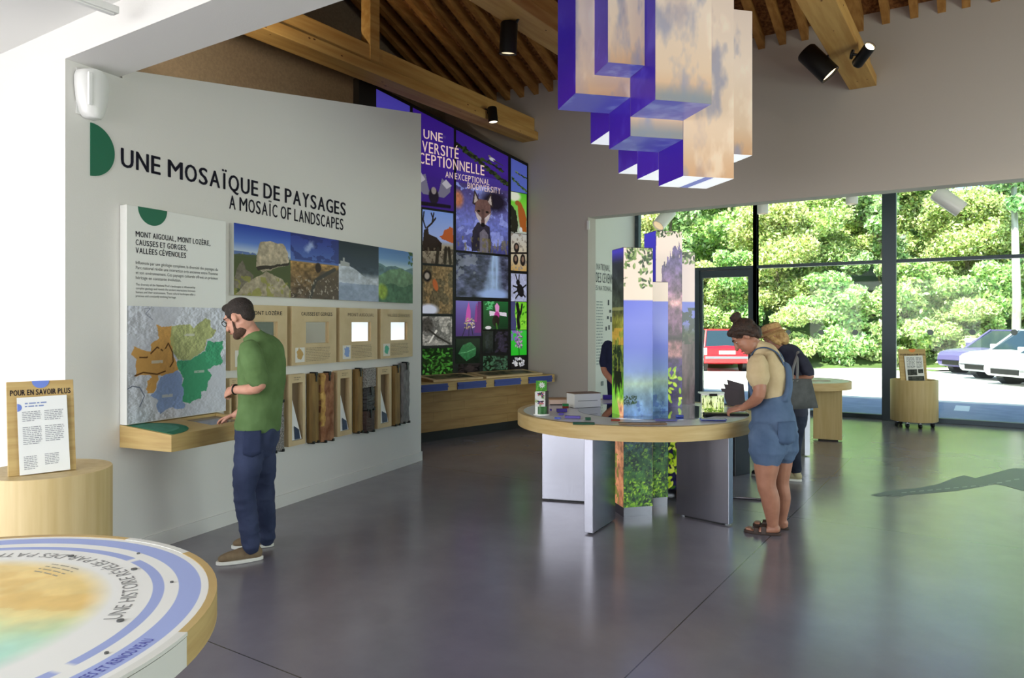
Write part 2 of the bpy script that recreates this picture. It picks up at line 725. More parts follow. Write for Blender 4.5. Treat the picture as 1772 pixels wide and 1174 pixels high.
def floor_material():
    m = bpy.data.materials.new('polished_concrete')
    m.use_nodes = True
    nt = m.node_tree
    L = nt.links.new
    b = nt.nodes['Principled BSDF']
    tc = nt.nodes.new('ShaderNodeTexCoord')
    n1 = nt.nodes.new('ShaderNodeTexNoise')
    n1.inputs['Scale'].default_value = 0.9
    n1.inputs['Detail'].default_value = 7
    n1.inputs['Roughness'].default_value = 0.6
    L(tc.outputs['Object'], n1.inputs['Vector'])
    rp = nt.nodes.new('ShaderNodeValToRGB')
    rp.color_ramp.elements[0].position = 0.3
    rp.color_ramp.elements[1].position = 0.72
    rp.color_ramp.elements[0].color = tuple(srgb((110, 106, 115))) + (1,)
    rp.color_ramp.elements[1].color = tuple(srgb((134, 129, 139))) + (1,)
    L(n1.outputs['Fac'], rp.inputs[0])
    sp = nt.nodes.new('ShaderNodeSeparateXYZ')
    L(tc.outputs['Object'], sp.inputs[0])
    last = None
    for axis, pos in (('X', -1.375), ('Y', 6.3), ('Y', 2.225)):
        a = nt.nodes.new('ShaderNodeMath')
        a.operation = 'SUBTRACT'
        a.inputs[1].default_value = pos
        L(sp.outputs[axis], a.inputs[0])
        c = nt.nodes.new('ShaderNodeMath')
        c.operation = 'ABSOLUTE'
        L(a.outputs[0], c.inputs[0])
        d = nt.nodes.new('ShaderNodeMath')
        d.operation = 'LESS_THAN'
        d.inputs[1].default_value = 0.0035
        L(c.outputs[0], d.inputs[0])
        if last:
            e = nt.nodes.new('ShaderNodeMath')
            e.operation = 'MAXIMUM'
            L(last, e.inputs[0])
            L(d.outputs[0], e.inputs[1])
            last = e.outputs[0]
        else:
            last = d.outputs[0]
    mx = nt.nodes.new('ShaderNodeMixRGB')
    mx.inputs[2].default_value = tuple(srgb((66, 64, 66))) + (1,)
    L(last, mx.inputs[0])
    L(rp.outputs[0], mx.inputs[1])
    L(mx.outputs[0], b.inputs['Base Color'])
    n2 = nt.nodes.new('ShaderNodeTexNoise')
    n2.inputs['Scale'].default_value = 2.2
    n2.inputs['Detail'].default_value = 5
    L(tc.outputs['Object'], n2.inputs['Vector'])
    mr = nt.nodes.new('ShaderNodeMapRange')
    mr.inputs['To Min'].default_value = 0.17
    mr.inputs['To Max'].default_value = 0.27
    L(n2.outputs['Fac'], mr.inputs[0])
    L(mr.outputs[0], b.inputs['Roughness'])
    b.inputs['Specular IOR Level'].default_value = 0.85
    return m


o = MB().box(WORLD, -9.2, 5.6, -4.8, 13.75, -0.2, 0).build('floor', floor_material())
struct(o, 'grey polished concrete floor with thin saw-cut joints', 'floor')

# gable wall, follows the roof slope
RZ, RS, YR = 5.45, 0.42, 6.3


def roof_z(y):
    return RZ + RS * (10 - y) if y >= YR else RZ + RS * (10 - YR) - RS * (YR - y)


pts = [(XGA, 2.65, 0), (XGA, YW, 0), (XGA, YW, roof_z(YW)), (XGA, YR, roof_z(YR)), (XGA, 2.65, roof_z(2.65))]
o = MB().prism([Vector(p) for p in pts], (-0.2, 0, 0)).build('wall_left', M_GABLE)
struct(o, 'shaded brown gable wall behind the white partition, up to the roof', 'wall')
mb = MB()
mb.prism([Vector((XGA + 0.001, y, z)) for y, z in ((2.7, 4.28), (8.0, 4.28), (8.0, 4.36), (2.7, 4.36))], (0.05, 0, 0))
o = mb.build('trim_1', mat('dark_conduit', (62, 50, 38), 0.8))
struct(o, 'brown conduit rail along the shaded gable wall', 'rail')

# grey wall with the wide opening
ZH = 3.235
mb = MB()
mb.box(WORLD, XGA - 0.2, XJ, YW, YW + 0.26, 0, 5.45)
mb.box(WORLD, XJ, 4.6, YW, YW + 0.26, ZH, 5.45)
mb.box(WORLD, 4.6, 5.6, YW, YW + 0.26, 0, 5.45)
o = mb.build('wall_far', M_WALLG)
struct(o, 'tall grey plaster wall with the wide opening towards the windows', 'wall')

# side display wall + ceiling of the glazed bay
o = MB().box(WORLD, XS - 0.2, XS, YW + 0.26, YG + 0.1, 0, 4.3).build('wall_side', M_WALL)
struct(o, 'white display wall seen through the opening, beside the glazing', 'wall')
o = MB().box(WORLD, XS - 0.2, 5.6, YW + 0.26, YG + 0.1, 4.3, 4.5).build('ceiling_bay', M_CEIL)
struct(o, 'white ceiling of the glazed bay beyond the opening', 'ceiling')

# entrance zone: ceiling, lintel, white wall
o = MB().box(WORLD, -9.2, 5.6, -4.8, 2.28, 3.47, 3.7).build('ceiling_entrance', M_CEIL)
struct(o, 'low white ceiling over the entrance area', 'ceiling')
o = MB().box(WORLD, -4.98, 5.6, 2.28, 2.65, 3.26, roof_z(2.65)).build('lintel', M_WALL)
struct(o, 'white lintel beam across the head of the picture', 'lintel')
mb = MB().box(WORLD, -9.2, -4.98, 2.28, 2.65, 0, roof_z(2.65))
o = mb.build('wall_entrance', M_WALL)
struct(o, 'bright white wall behind the round leaflet pedestal', 'wall')
mb = MB()
mb.box(WORLD, -9.4, -9.2, -4.8, 2.65, 0, 3.7)
mb.box(WORLD, -9.4, 5.6, -4.9, -4.8, 0, 0.4)
mb.box(WORLD, -9.4, 5.6, -4.9, -4.8, 3.3, 3.7)
mb.box(WORLD, 0.4, 5.6, -4.9, -4.8, 0.4, 3.3)
o = mb.build('wall_back', M_WALL)
struct(o, 'white walls of the entrance area', 'wall')
mb = MB()
mb.box(WORLD, 5.4, 5.6, -4.8, 2.6, 0, 3.7)
mb.box(WORLD, 5.4, 5.6, 2.6, YG + 0.1, 3.3, 6.9)
mb.box(WORLD, 5.4, 5.6, 9.5, YG + 0.1, 0, 3.3)
o = mb.build('wall_right', M_WALL)
struct(o, 'white wall on the right', 'wall')

# white partition: raked top
zt = lambda u: 3.246 + 0.1865 * u
pts = [PART.p(0, 0), PART.p(LP, 0), PART.p(LP, zt(LP)), PART.p(0.4, zt(0.4)), PART.p(0.4, 3.26), PART.p(0, 3.26)]
o = MB().prism(pts, PART.z * -0.13).build('wall_partition', M_WALL)
struct(o, 'white exhibition partition with a raked top edge', 'wall')
o = MB().box(PART, 0, LP + 0.012, 0, 0.105, 0.0, 0.013).build('baseboard_partition', M_WALL)
struct(o, 'white baseboard along the foot of the partition', 'baseboard')
o = MB().box(PART, LP, LP + 0.012, 0, 0.105, -0.13, 0.013).build('baseboard_end', M_WALL)
struct(o, 'white baseboard at the free end of the partition', 'baseboard')

# roof: two sheathing slabs and the rafters of the visible slope
mb = MB()
mb.prism([Vector((-8.3, y, z)) for y, z in ((YR, roof_z(YR)), (10.3, roof_z(10.3)), (10.3, roof_z(10.3) + 0.12), (YR, roof_z(YR) + 0.12))], (14, 0, 0))
o = mb.build('ceiling_far_slope', M_OSB)
struct(o, 'brown strand board roof deck above the rafters', 'ceiling')
mb = MB()
mb.prism([Vector((-8.3, y, z)) for y, z in ((YR, roof_z(YR)), (2.2, roof_z(2.2)), (2.2, roof_z(2.2) + 0.12), (YR, roof_z(YR) + 0.12))], (14, 0, 0))
o = mb.build('ceiling_near_slope', M_OSB)
struct(o, 'brown strand board roof deck of the near slope', 'ceiling')


def rafter_bm(x, w, h=0.17):
    mb = MB()
    y0, y1 = YR, YW - 0.001
    q = [(y0, roof_z(y0)), (y1, roof_z(y1)), (y1, roof_z(y1) - h), (y0, roof_z(y0) - h)]
    mb.prism([Vector((x - w / 2, y, z)) for y, z in q], (w, 0, 0))
    return mb


xs = [-7.72 + 0.272 * i for i in range(21)] + [-2.0, -1.72, -1.38, -1.06, -0.755, -0.47, -0.225, 0.06, 0.35, 0.64]
for i, x in enumerate(xs):
    wide = abs(x + 1.38) < 0.01
    o = rafter_bm(x, 0.14 if wide else 0.085, 0.2 if wide else 0.17).build('rafter', M_TIMBERU)
    if wide:
        struct(o, 'widest spruce rafter, just right of the beam that carries the big spotlight', 'rafter')
    else:
        struct(o, 'sloping spruce rafter running down to the grey wall', 'rafter')
        o['group'] = 'spruce rafters under the roof deck'


# tie beams: each lower plank with an upper plank set back on it
def tie(x0, x1, label, post=None, knots=0, seed=1):
    t = thing('roof_beam', label, 'beam', ((x0 + x1) / 2, YW, 4.54), kind='structure')
    zb = 4.54
    MB().box(WORLD, x0, x1, 2.66, YW - 0.002, zb, zb + 0.13).build('lower_plank', M_TIMBER, t, bevel=0.006)
    MB().box(WORLD, x0 + 0.06, x1 - 0.07, 2.66, YW - 0.002, zb + 0.13, zb + 0.36).build('upper_plank', M_TIMBER, t, bevel=0.006)
    r = random.Random(seed)
    kb = MB()
    for i in range(knots):
        y = r.uniform(4.5, 9.8)
        if r.random() < 0.5:
            kb.ball((r.uniform(x0 + 0.03, x1 - 0.03), y, zb), (r.uniform(.006, .012), r.uniform(.01, .02), 0.002), nu=8, nv=6)
        else:
            kb.ball((x1, y, zb + r.uniform(0.02, 0.11)), (0.002, r.uniform(.012, .02), r.uniform(.006, .01)), nu=8, nv=6)
    kb.build('knot', M_KNOT, t)
    if post:
        MB().box(WORLD, x0 + 0.09, x1 - 0.06, post - 0.08, post + 0.08, zb + 0.13, roof_z(YR) - 0.02).build('king_post', M_TIMBER, t, bevel=0.006)
    return t


tie(-6.35, -6.05, 'double spruce tie beam with a king post above the white partition', 6.35, 16, 3)
tie(-3.96, -3.64, 'spruce tie beam disappearing behind the hanging sky boxes', None, 12, 5)
tie(-1.475, -1.165, 'spruce tie beam between the two warm black spotlights on the right', None, 14, 7)


# ------------------------------------------------------------------ glazing
def glass_material():
    m = bpy.data.materials.new('window_glass')
    m.use_nodes = True
    nt = m.node_tree
    for n in list(nt.nodes):
        if n.type != 'OUTPUT_MATERIAL':
            nt.nodes.remove(n)
    out = [n for n in nt.nodes if n.type == 'OUTPUT_MATERIAL'][0]
    tr = nt.nodes.new('ShaderNodeBsdfTransparent')
    tr.inputs[0].default_value = (0.86, 0.93, 0.9, 1)
    gl = nt.nodes.new('ShaderNodeBsdfGlossy')
    gl.inputs['Roughness'].default_value = 0.0
    fr = nt.nodes.new('ShaderNodeFresnel')
    fr.inputs[0].default_value = 1.22
    mx = nt.nodes.new('ShaderNodeMixShader')
    nt.links.new(fr.outputs[0], mx.inputs[0])
    nt.links.new(tr.outputs[0], mx.inputs[1])
    nt.links.new(gl.outputs[0], mx.inputs[2])
    nt.links.new(mx.outputs[0], out.inputs[0])
    return m


M_GLASS = glass_material()
um1 = XS + 0.06
um2 = WIN.hit(1308.5, 560)[0]
um3 = WIN.hit(1540, 560)[0]
zT = WIN.hit(1420, 458)[1]
zTop = 4.25
uR = 5.4
M_DOT = mat('frosted_dot', (128, 138, 140), 0.6)


def window(name, u0, u1, label, door=False):
    t = thing(name, label, 'window', (0.5 * (u0 + u1), YG, 0), kind='structure')
    f = MB()
    w = 0.035
    f.box(WIN, u0 - w, u0 + w, 0, zTop, -0.05, 0.09)
    f.box(WIN, u1 - w, u1 + w, 0, zTop, -0.05, 0.09)
    f.box(WIN, u0, u1, zTop - 0.06, zTop, -0.05, 0.08)
    f.box(WIN, u0, u1, zT - 0.028, zT + 0.028, -0.04, 0.08)
    if not door:
        f.box(WIN, u0, u1, 0.0, 0.075, -0.04, 0.08)
    f.build('window_frame', M_FRAME, t, bevel=0.004)
    MB().box(WIN, u0 + w, u1 - w, zT + 0.028, zTop - 0.06, 0.0, 0.012).build('upper_pane', M_GLASS, t)
    if not door:
        MB().box(WIN, u0 + w, u1 - w, 0.075, zT - 0.028, 0.0, 0.012).build('lower_pane', M_GLASS, t)
    return t


def dots(t, pxs):
    for p in pxs:
        u, v = WIN.hit(p, 575.5, 0.013)
        MB().cyl(WIN.p(u, v, 0.0125), WIN.p(u, v, 0.014), 0.046, seg=20).build('safety_dot', M_DOT, t)


t = window('window_1', um1, um2, 'glazed bay with the entrance door, red car outside', True)
ud = WIN.hit(1207, 560)[0]
zd = zT - 0.028
# door leaf frame
f = MB()
f.box(WIN, ud - 0.03, ud + 0.06, 0, zd, -0.05, 0.09)
f.box(WIN, um1, ud, 0.0, 0.075, -0.04, 0.08)
f.build('door_post', M_FRAME, t, bevel=0.004)
MB().box(WIN, um1 + 0.035, ud - 0.03, 0.075, zd, 0.0, 0.012).build('lower_pane', M_GLASS, t)
d = thing('door_1', 'slate grey framed glass door in the glazing, behind the woman with a bun', 'door', ((ud + um2) / 2, YG, 0), kind='structure')
f = MB()
a0, a1 = ud + 0.065, um2 - 0.04
f.box(WIN, a0, a0 + 0.05, 0.01, zd - 0.005, -0.03, 0.05)
f.box(WIN, a1 - 0.09, a1, 0.01, zd - 0.005, -0.03, 0.05)
f.box(WIN, a0 + 0.05, a1 - 0.09, 0.01, 0.1, -0.03, 0.05)
f.box(WIN, a0 + 0.05, a1 - 0.09, zd - 0.14, zd - 0.005, -0.03, 0.05)
f.build('door_frame', M_FRAME, d, bevel=0.004)
MB().box(WIN, a0 + 0.05, a1 - 0.09, 0.1, zd - 0.14, 0.0, 0.012).build('door_pane', M_GLASS, d)
MB().cyl(WIN.p(a1 - 0.05, 1.05, 0.05), WIN.p(a1 - 0.05, 1.05, 0.1), 0.012).cyl(WIN.p(a1 - 0.05, 1.05, 0.1), WIN.p(a1 - 0.17, 1.05, 0.1), 0.01).build('door_handle', M_STEEL, d)
t = window('window_2', um2, um3, 'middle glazed bay between the door and the wide mullion')
dots(t, (1364, 1421, 1480))
t = window('window_3', um3, uR - 0.04, 'right glazed bay with parked pale cars outside')
dots(t, (1610, 1683, 1755))
o = MB().box(WIN, um3 - 0.1, um3 + 0.11, 0, zTop, 0.091, 0.2).build('trim_2', M_FRAME, bevel=0.006)
struct(o, 'wide slate grey steel mullion beside the rolling pedestal', 'mullion')
# ================================================================== PARTITION EXHIBITS
def H(px, py, n=0.0):
    return PART.hit(px, py, n)


# --- wall title
t = thing('wall_title', 'large dark lettering naming a mosaic of landscapes, high on the white partition', 'lettering', PART.p(H(210, 288)[0], H(210, 288)[1], 0))
ua, va = H(210, 288, .003)
ub, vb = H(598, 373, .003)
vtop = H(210, 256, .003)[1]
words(PART, 'UNE MOSAÏQUE DE PAYSAGES', ua, ub, va, vtop, .003, M_INK, t, 'title_word', 0.024)
ua, va = H(397, 361, .003)
ub, vb = H(594, 396, .003)
hh = H(594, 377, .003)[1] - vb
words(PART, 'A MOSAÏC OF LANDSCAPES', ua, ub, va, va + hh, .003, M_INK, t, 'subtitle_word', 0.015)
uc, vc0 = H(156.5, 304, .004)
vc1 = H(156.5, 212, .004)[1]
o = half_disc(PART, uc, (vc0 + vc1) / 2, (vc1 - vc0) / 2, -PI / 2, PI / 2, 0.001, .008, M_GREEN, None, 'half_disc_sign')
tag(o, 'upright green half disc on the wall, left of the large title', 'sign')

# --- siren box
uc, vc = H(165, 163, .06)
t = thing('alarm_siren', 'white rounded alarm box high on the wall above the green half disc', 'alarm', PART.p(uc, vc, 0))
mb = MB()
P = []
prof = [(-.158, .03), (-.15, .052), (-.125, .072), (-.05, .094), (.05, .106), (.1, .106), (.135, .092), (.152, .06)]
for vv, hw in prof:
    for k in range(9):
        a = PI * k / 8
        P.append(PART.p(uc - math.cos(a) * hw, vc + vv, 0.005 + (0.1 - 0.25 * abs(vv + .0) ** 1.5) * math.sin(a) ** 0.6))
F = [(r * 9 + k, r * 9 + k + 1, (r + 1) * 9 + k + 1, (r + 1) * 9 + k) for r in range(7) for k in range(8)]
F += [tuple(range(9)), tuple(range(63, 72))] + [(r * 9, (r + 1) * 9, (r + 1) * 9 + 8, r * 9 + 8) for r in range(7)]
mb.add(P, F)
mb.build('housing', M_WHITEP, t, smooth=False, auto=50)
MB().box(PART, uc - .075, uc - .045, vc - .09, vc + .12, .085, .102).build('lens_strip', mat('frosted_lens', (246, 246, 244), .2), t, bevel=.006)
MB().box(PART, uc - .09, uc + .09, vc - .14, vc + .15, 0, .006).build('back_plate', M_WHITEP, t)

# --- map panel
N = .065
ul, ur = H(219, 500, N)[0], H(391, 500, N)[0]
vt = 0.5 * (H(219, 355, N)[1] + H(391, 382, N)[1])
vb = 0.5 * (H(216, 733, N)[1] + H(391, 715, N)[1])
t = thing('relief_map_display', 'tall white information panel with a four-coloured relief map, left of the photo strip', 'panel', PART.p((ul + ur) / 2, vb, 0))
MB().box(PART, ul, ur, vb, vt, 0.001, N).build('board', M_WHITE, t, bevel=.003)
w_ = ur - ul
half_disc(PART, ul + w_ * .235, vt, w_ * .135, PI, 2 * PI, N, N + .003, M_GREEN, t)
tx = lambda px, py: H(px, py, N + .002)
for body, (xa, ya), (xb, yb), hgt in (('MONT AIGOUAL, MONT LOZÈRE,', (235, 409.5), (364, 423), 9.5), ('CAUSSES ET GORGES,', (235, 424), (324, 431.5), 9.5), ('VALLÉES CÉVENOLES', (235, 438), (322, 445), 9.5)):
    a, b = tx(xa, ya), tx(xb, yb)
    text(PART, body, a[0], b[0], a[1], a[1] + hgt * 4.95 / 1260, N + .002, M_INK, t, 'heading', 0.02)
lines = ["Influencés par une géologie complexe, la diversité des paysages du", "Parc national révèle une interaction très ancienne entre l'homme", "et son environnement. Ces paysages culturels offrent un précieux", "héritage en constante évolution."]
mb = MB()
vy = tx(235, 457)[1]
ub = tx(377, 460)[0]
ua = tx(235, 460)[0]
lh = (tx(235, 457)[1] - tx(235, 483)[1]) / 3
for i, s_ in enumerate(lines):
    e = ub if i < 3 else ua + (ub - ua) * .52
    text(PART, s_, ua, e, vy - lh * i, vy - lh * i + .021, N + .002, None, None, fat=0.008, build=False, mb=mb)
mb.build('french_text', M_INKG, t)
mb = MB()
vy = tx(235, 494)[1]
lh = (tx(235, 494)[1] - tx(235, 514)[1]) / 3
ub = tx(338, 500)[0]
lines = ["The diversity of the National Park's landscapes is influenced by", "complex geology and reveals the ancient interactions between", "humans and their environment. These cultural landscapes offer a", "precious and constantly evolving heritage."]
for i, s_ in enumerate(lines):
    e = ub if i < 3 else ua + (ub - ua) * .66
    text(PART, s_, ua, e, vy - lh * i, vy - lh * i + .015, N + .002, None, None, fat=0.004, build=False, mb=mb)
mb.build('english_text', M_INKG, t)

# relief map, its four regions
p = Pic(240, 270, (208, 211, 222))
rel = p.n(14, 16, 3, 5) - p.n(14.3, 16.4, 3, 5)
n1, n2 = p.n(12, 14, 5, 5, .62), np.roll(p.n(12, 14, 5, 5, .62), 3, 1)
rel = np.clip((n1 - n2) * 1.5, -.14, .14) * np.where(p.n(3, 3, 77, 2) > .45, 1, .3)
flat = np.clip(p.blob(.78, .2, .35, .3, .6) + p.blob(.2, .55, .16, .2, .5) * .8, 0, 1)
X, Y = p.warp(.045, 14, 2)
mp = lambda pts: [((x - 85) / (1015 - 85), 1 - (y - 45) / (1135 - 45) - (x - 85) / (1015 - 85) * 0.05) for x, y in pts]
orange = mp([(335, 205), (375, 225), (475, 205), (490, 330), (480, 470), (525, 560), (520, 650), (440, 680), (350, 700), (335, 800), (300, 850), (245, 850), (255, 760), (300, 720), (270, 680), (150, 690), (165, 530), (125, 500), (140, 415), (240, 450), (285, 470), (290, 390), (345, 340)])
olive = mp([(475, 210), (580, 190), (640, 170), (690, 215), (760, 150), (800, 100), (850, 130), (850, 190), (905, 220), (890, 300), (820, 340), (790, 440), (700, 510), (640, 545), (530, 530), (500, 480), (455, 400), (460, 300)])
green = mp([(530, 535), (640, 545), (700, 515), (790, 450), (830, 345), (900, 355), (985, 330), (980, 420), (945, 470), (975, 550), (950, 605), (880, 590), (820, 640), (860, 700), (830, 760), (820, 850), (740, 870), (755, 940), (680, 950), (640, 980), (580, 960), (575, 740), (520, 640)])
blue = mp([(515, 650), (560, 720), (578, 800), (580, 960), (600, 1000), (540, 1030), (470, 1010), (400, 1030), (365, 1060), (330, 1000), (350, 930), (270, 880), (340, 820), (360, 720), (430, 670)])
for shape, c in ((blue, (140, 164, 212)), (orange, (214, 160, 84)), (olive, (178, 184, 122)), (green, (66, 164, 116))):
    m_ = p.poly(shape, X, Y)
    p.mix(m_ * .93, c)
om = p.poly(orange, X, Y)
p.shade(rel * np.where(om, .35, 1) * (1 - flat * .6))
for k in range(5):
    pts = orange[k * 4:k * 4 + 6]
p.mix(p.line([((x - 85) / 930, 1 - (y - 45) / 1090 - (x - 85) / 930 * .05) for x, y in [(165, 520), (250, 520), (340, 420), (400, 460), (440, 380), (480, 470), (485, 560), (440, 640), (340, 680), (220, 660), (150, 690)]], .006) * (p.n(30, 30, 9, 2) > .35), (96, 62, 30))
p.mix(p.line(mp([(90, 810), (130, 785), (190, 800), (230, 880), (190, 980)]), .004), (96, 104, 128))
p.mix(p.line(mp([(230, 60), (280, 55), (240, 110), (300, 160)]), .003), (130, 136, 160))
for (cx, cy) in ((340, 560), (640, 290), (735, 660), (430, 890)):
    q = mp([(cx, cy)])[0]
    p.mix(((np.abs(p.X - q[0]) < .055) & (np.abs(p.Y - q[1]) < .012)) * .75 * (p.n(60, 30, 4, 1) > .3), (214, 214, 206))
vm = 0.5 * (H(217, 528, N)[1] + H(391, 535, N)[1])
picture(PART, p, ul + .004, ur - .004, vb + .006, vm, N + .0015, M_PRINT, t, 'relief_map')

# --- photo strip
N = .045
us = [H(x, 470, N)[0] for x in (404.5, 502.5, 586, 655, 714)]
vt = 0.5 * (H(404, 385, N)[1] + H(714, 438, N)[1])
vb = 0.5 * (H(404, 510, N)[1] + H(714, 526, N)[1])
t = thing('photo_strip', 'long strip of four landscape photographs above the birch boxes', 'photo panel', PART.p((us[0] + us[4]) / 2, vb, 0))
MB().box(PART, us[0], us[4], vb, vt, 0.001, N).build('board', M_WHITE, t)


def rock_photo():
    p = Pic(120, 120).grad([(0, (90, 96, 70)), (.55, (90, 110, 70)), (.62, (190, 205, 225)), (.75, (96, 130, 210)), (1, (46, 70, 170))])
    p.mix((p.Y < .62) & (p.Y > .55) & (p.n(9, 4, 3) > .45), (96, 118, 170))
    g = p.n(10, 10, 1, 5)
    p.mix((p.Y < .55 + .05 * g) * .9, (84, 92, 58))
    X, Y = p.warp(.05, 8, 4)
    for (pts, c) in (([(.0, .1), (.05, .38), (.14, .5), (.2, .38), (.33, .3), (.3, .1)], (120, 112, 98)), ([(.02, 0), (.2, .18), (.55, .36), (.85, .28), (1, .1), (1, 0)], (168, 156, 132)), ([(.36, .42), (.38, .62), (.45, .78), (.6, .82), (.85, .8), (.95, .66), (.97, .5), (.7, .42), (.48, .34)], (182, 168, 144))):
        m_ = p.poly(pts, X, Y)
        p.mix(m_, c)
        p.shade((p.n(18, 18, 8, 4) - .5) * .6 * m_)
    p.mix(p.poly([(.36, .42), (.4, .36), (.7, .43), (.97, .5), (.97, .54), (.7, .47)], X, Y), (60, 52, 44))
    p.mix((p.n(12, 12, 21) > .58) * (p.Y < .28) * .7, (150, 150, 70))
    return p


def heath_photo():
    p = Pic(110, 120).grad([(0, (92, 78, 66)), (.5, (150, 118, 74)), (.56, (180, 140, 84)), (.58, (92, 120, 190)), (1, (52, 62, 150))])
    c = p.n(4, 8, 7, 5)
    p.mix((c > .5) * (p.Y > .6) * .55, (44, 48, 104))
    p.mix(p.blob(.38, .8, .12, .06, .9, .5, *p.warp(.25, 6, 9)) * .8, (180, 196, 236))
    p.shade((p.n(14, 20, 2, 5) - .5) * 1.1 * (p.Y < .56))
    p.mix(p.poly([(1, .5), (.62, .45), (.3, .0), (1, 0)], *p.warp(.06, 7, 3)) * .75, (96, 84, 74))
    p.mix(p.line([(.9, .5), (.5, .3), (.38, 0)], .03), (74, 70, 66))
    p.mix(p.blob(.55, .5, .06, .08, .3), (60, 46, 40))
    p.mix((p.n(24, 24, 5) > .66) * (p.Y < .35) * .8, (190, 176, 160))
    return p


def snow_photo():
    p = Pic(96, 120).grad([(0, (150, 164, 186)), (.4, (206, 212, 222)), (.5, (72, 82, 96)), (1, (44, 52, 62))])
    X, Y = p.warp(.04, 8, 6)
    p.mix(p.poly([(0, 0), (0, .6), (.25, .6), (.5, .5), (.8, .36), (1, .44), (1, 0)], X, Y), (196, 202, 212))
    p.shade((p.n(10, 14, 8, 5) - .5) * .5 * (p.Y < .6))
    p.mix(p.poly([(.04, .58), (.04, .66), (.1, .66), (.1, .72), (.14, .72), (.14, .66), (.26, .64), (.26, .58)]), (176, 178, 178))
    p.mix((Y < .3) * .5, (120, 140, 176))
    return p


def valley_photo():
    p = Pic(90, 120).grad([(0, (92, 128, 84)), (.5, (126, 158, 130)), (.68, (186, 210, 222)), (.8, (120, 158, 205)), (1, (88, 128, 186))])
    X, Y = p.warp(.05, 7, 2)
    p.mix(p.poly([(0, .72), (.2, .66), (.45, .7), (.75, .64), (1, .7), (1, 0), (0, 0)], X, Y), (104, 134, 140))
    p.mix(p.poly([(0, .48), (.35, .62), (.6, .66), (1, .56), (1, 0), (0, 0)], X, Y), (112, 146, 112))
    p.mix(p.poly([(0, .3), (.35, .36), (.7, .3), (1, .4), (1, 0), (0, 0)], X, Y), (78, 116, 88))
    p.mix(p.blob(.1, .2, .14, .14, .4, X=X, Y=Y), (150, 176, 70))
    p.shade((p.n(12, 12, 3, 5) - .5) * .6 * (p.Y < .66))
    p.leaves((.85, .75, 1, 1), 10, .05, [(60, 90, 50)], 3)
    return p


for i, f in enumerate((rock_photo, heath_photo, snow_photo, valley_photo)):
    picture(PART, f(), us[i], us[i + 1], vb, vt, N + .0015, M_PRINT, t, 'photograph')

# --- birch information boxes
N = .055
M_SCR = mat('dark_screen', (30, 44, 40), .12)
M_SCRG = mat('grey_screen', (128, 120, 112), .2, emit=.25)
M_SCRW = picture_mat('lit_screen', 0.85, .15)
v1 = H(505, 530, N)[1]
v0 = H(505, 633.5, N)[1]
spec = [('MONT LOZÈRE', 399, 497, 'birch box with a dark green screen, half behind the man in green', 0, (150, 170, 110), 1.0),
        ('CAUSSES ET GORGES', 505, 582, 'birch box with the dull grey screen, second from the man in green', 1, (196, 160, 100), .95),
        ('MONT AIGOUAL', 588, 653, 'birch box with a bright cloudy screen above the three stacked stones', 2, (140, 164, 212), .35),
        ('VALLÉES CÉVENOLES', 659, 714, 'birch box with a bright screen nearest the free end of the partition', 2, (90, 180, 150), .25)]
for i, (ttl, xa, xb, lab, scr, mc, ink) in enumerate(spec):
    a, b = H(xa, 580, N)[0], H(xb, 580, N)[0]
    t = thing('information_box', lab, 'display box', PART.p((a + b) / 2, v0, 0), 'birch information boxes on the partition')
    w_, h_ = b - a, v1 - v0
    sa, sb = a + w_ * .3, a + w_ * .82
    sv0, sv1 = v0 + h_ * .36, v0 + h_ * .74
    mb = MB()
    mb.box(PART, a, b, v0, v1, .001, N - .02)
    for q in ((a, sa, v0, v1), (sb, b, v0, v1), (sa, sb, v0, sv0), (sa, sb, sv1, v1)):
        mb.box(PART, q[0], q[1], q[2], q[3], N - .02, N)
    mb.build('case', M_BOX, t)
    sw = sb - (sb - sa) * .1
    if scr == 2:
        pp = Pic(40, 30).grad([(0, (240, 244, 250)), (.4, (232, 238, 246)), (1, (214, 228, 246))])
        pp.mix(pp.n(4, 4, i) * .5, (250, 250, 250))
        if i == 3:
            pp.mix(pp.line([(.62, .95), (.95, .7)], .02), (200, 210, 225))
        picture(PART, pp, sa + .004, sw, sv0 + .004, sv1 - .004, N - .016, M_SCRW, t, 'screen')
    else:
        MB().box(PART, sa + .004, sw, sv0 + .004, sv1 - .004, N - .0195, N - .016).build('screen', M_SCR if scr == 0 else M_SCRG, t)
    ink_m = mat('box_ink_%d' % i, tuple(int(np.interp(ink, [0, 1], [k, j])) for k, j in zip((196, 172, 132), (44, 36, 40))), .7)
    words(PART, ttl, a + w_ * (.2 if i else .32), a + w_ * .9, v1 - h_ * .155, v1 - h_ * .095, N + .001, ink_m, t, 'box_title_word', .02)
    greek(PART, a + w_ * .3, a + w_ * .86, v0 + h_ * .05, v0 + h_ * .3, 9, N + .001, mat('faint_print', (150, 132, 104), .7), t, 'caption', i, .2)
    pp = Pic(24, 26, (226, 222, 212))
    pp.mix(pp.poly([(.2, .3), (.4, .15), (.7, .2), (.85, .5), (.7, .85), (.4, .9), (.2, .7)], *pp.warp(.3, 5, i)), mc)
    picture(PART, pp, a + w_ * .07, a + w_ * .27, v0 + h_ * .05, v0 + h_ * .3, N + .0012, M_PRINT, t, 'locator_map')

# --- niches with leaning leaflets
N = .06
M_INN = mat('niche_shadow_gap', (54, 46, 36), .8)


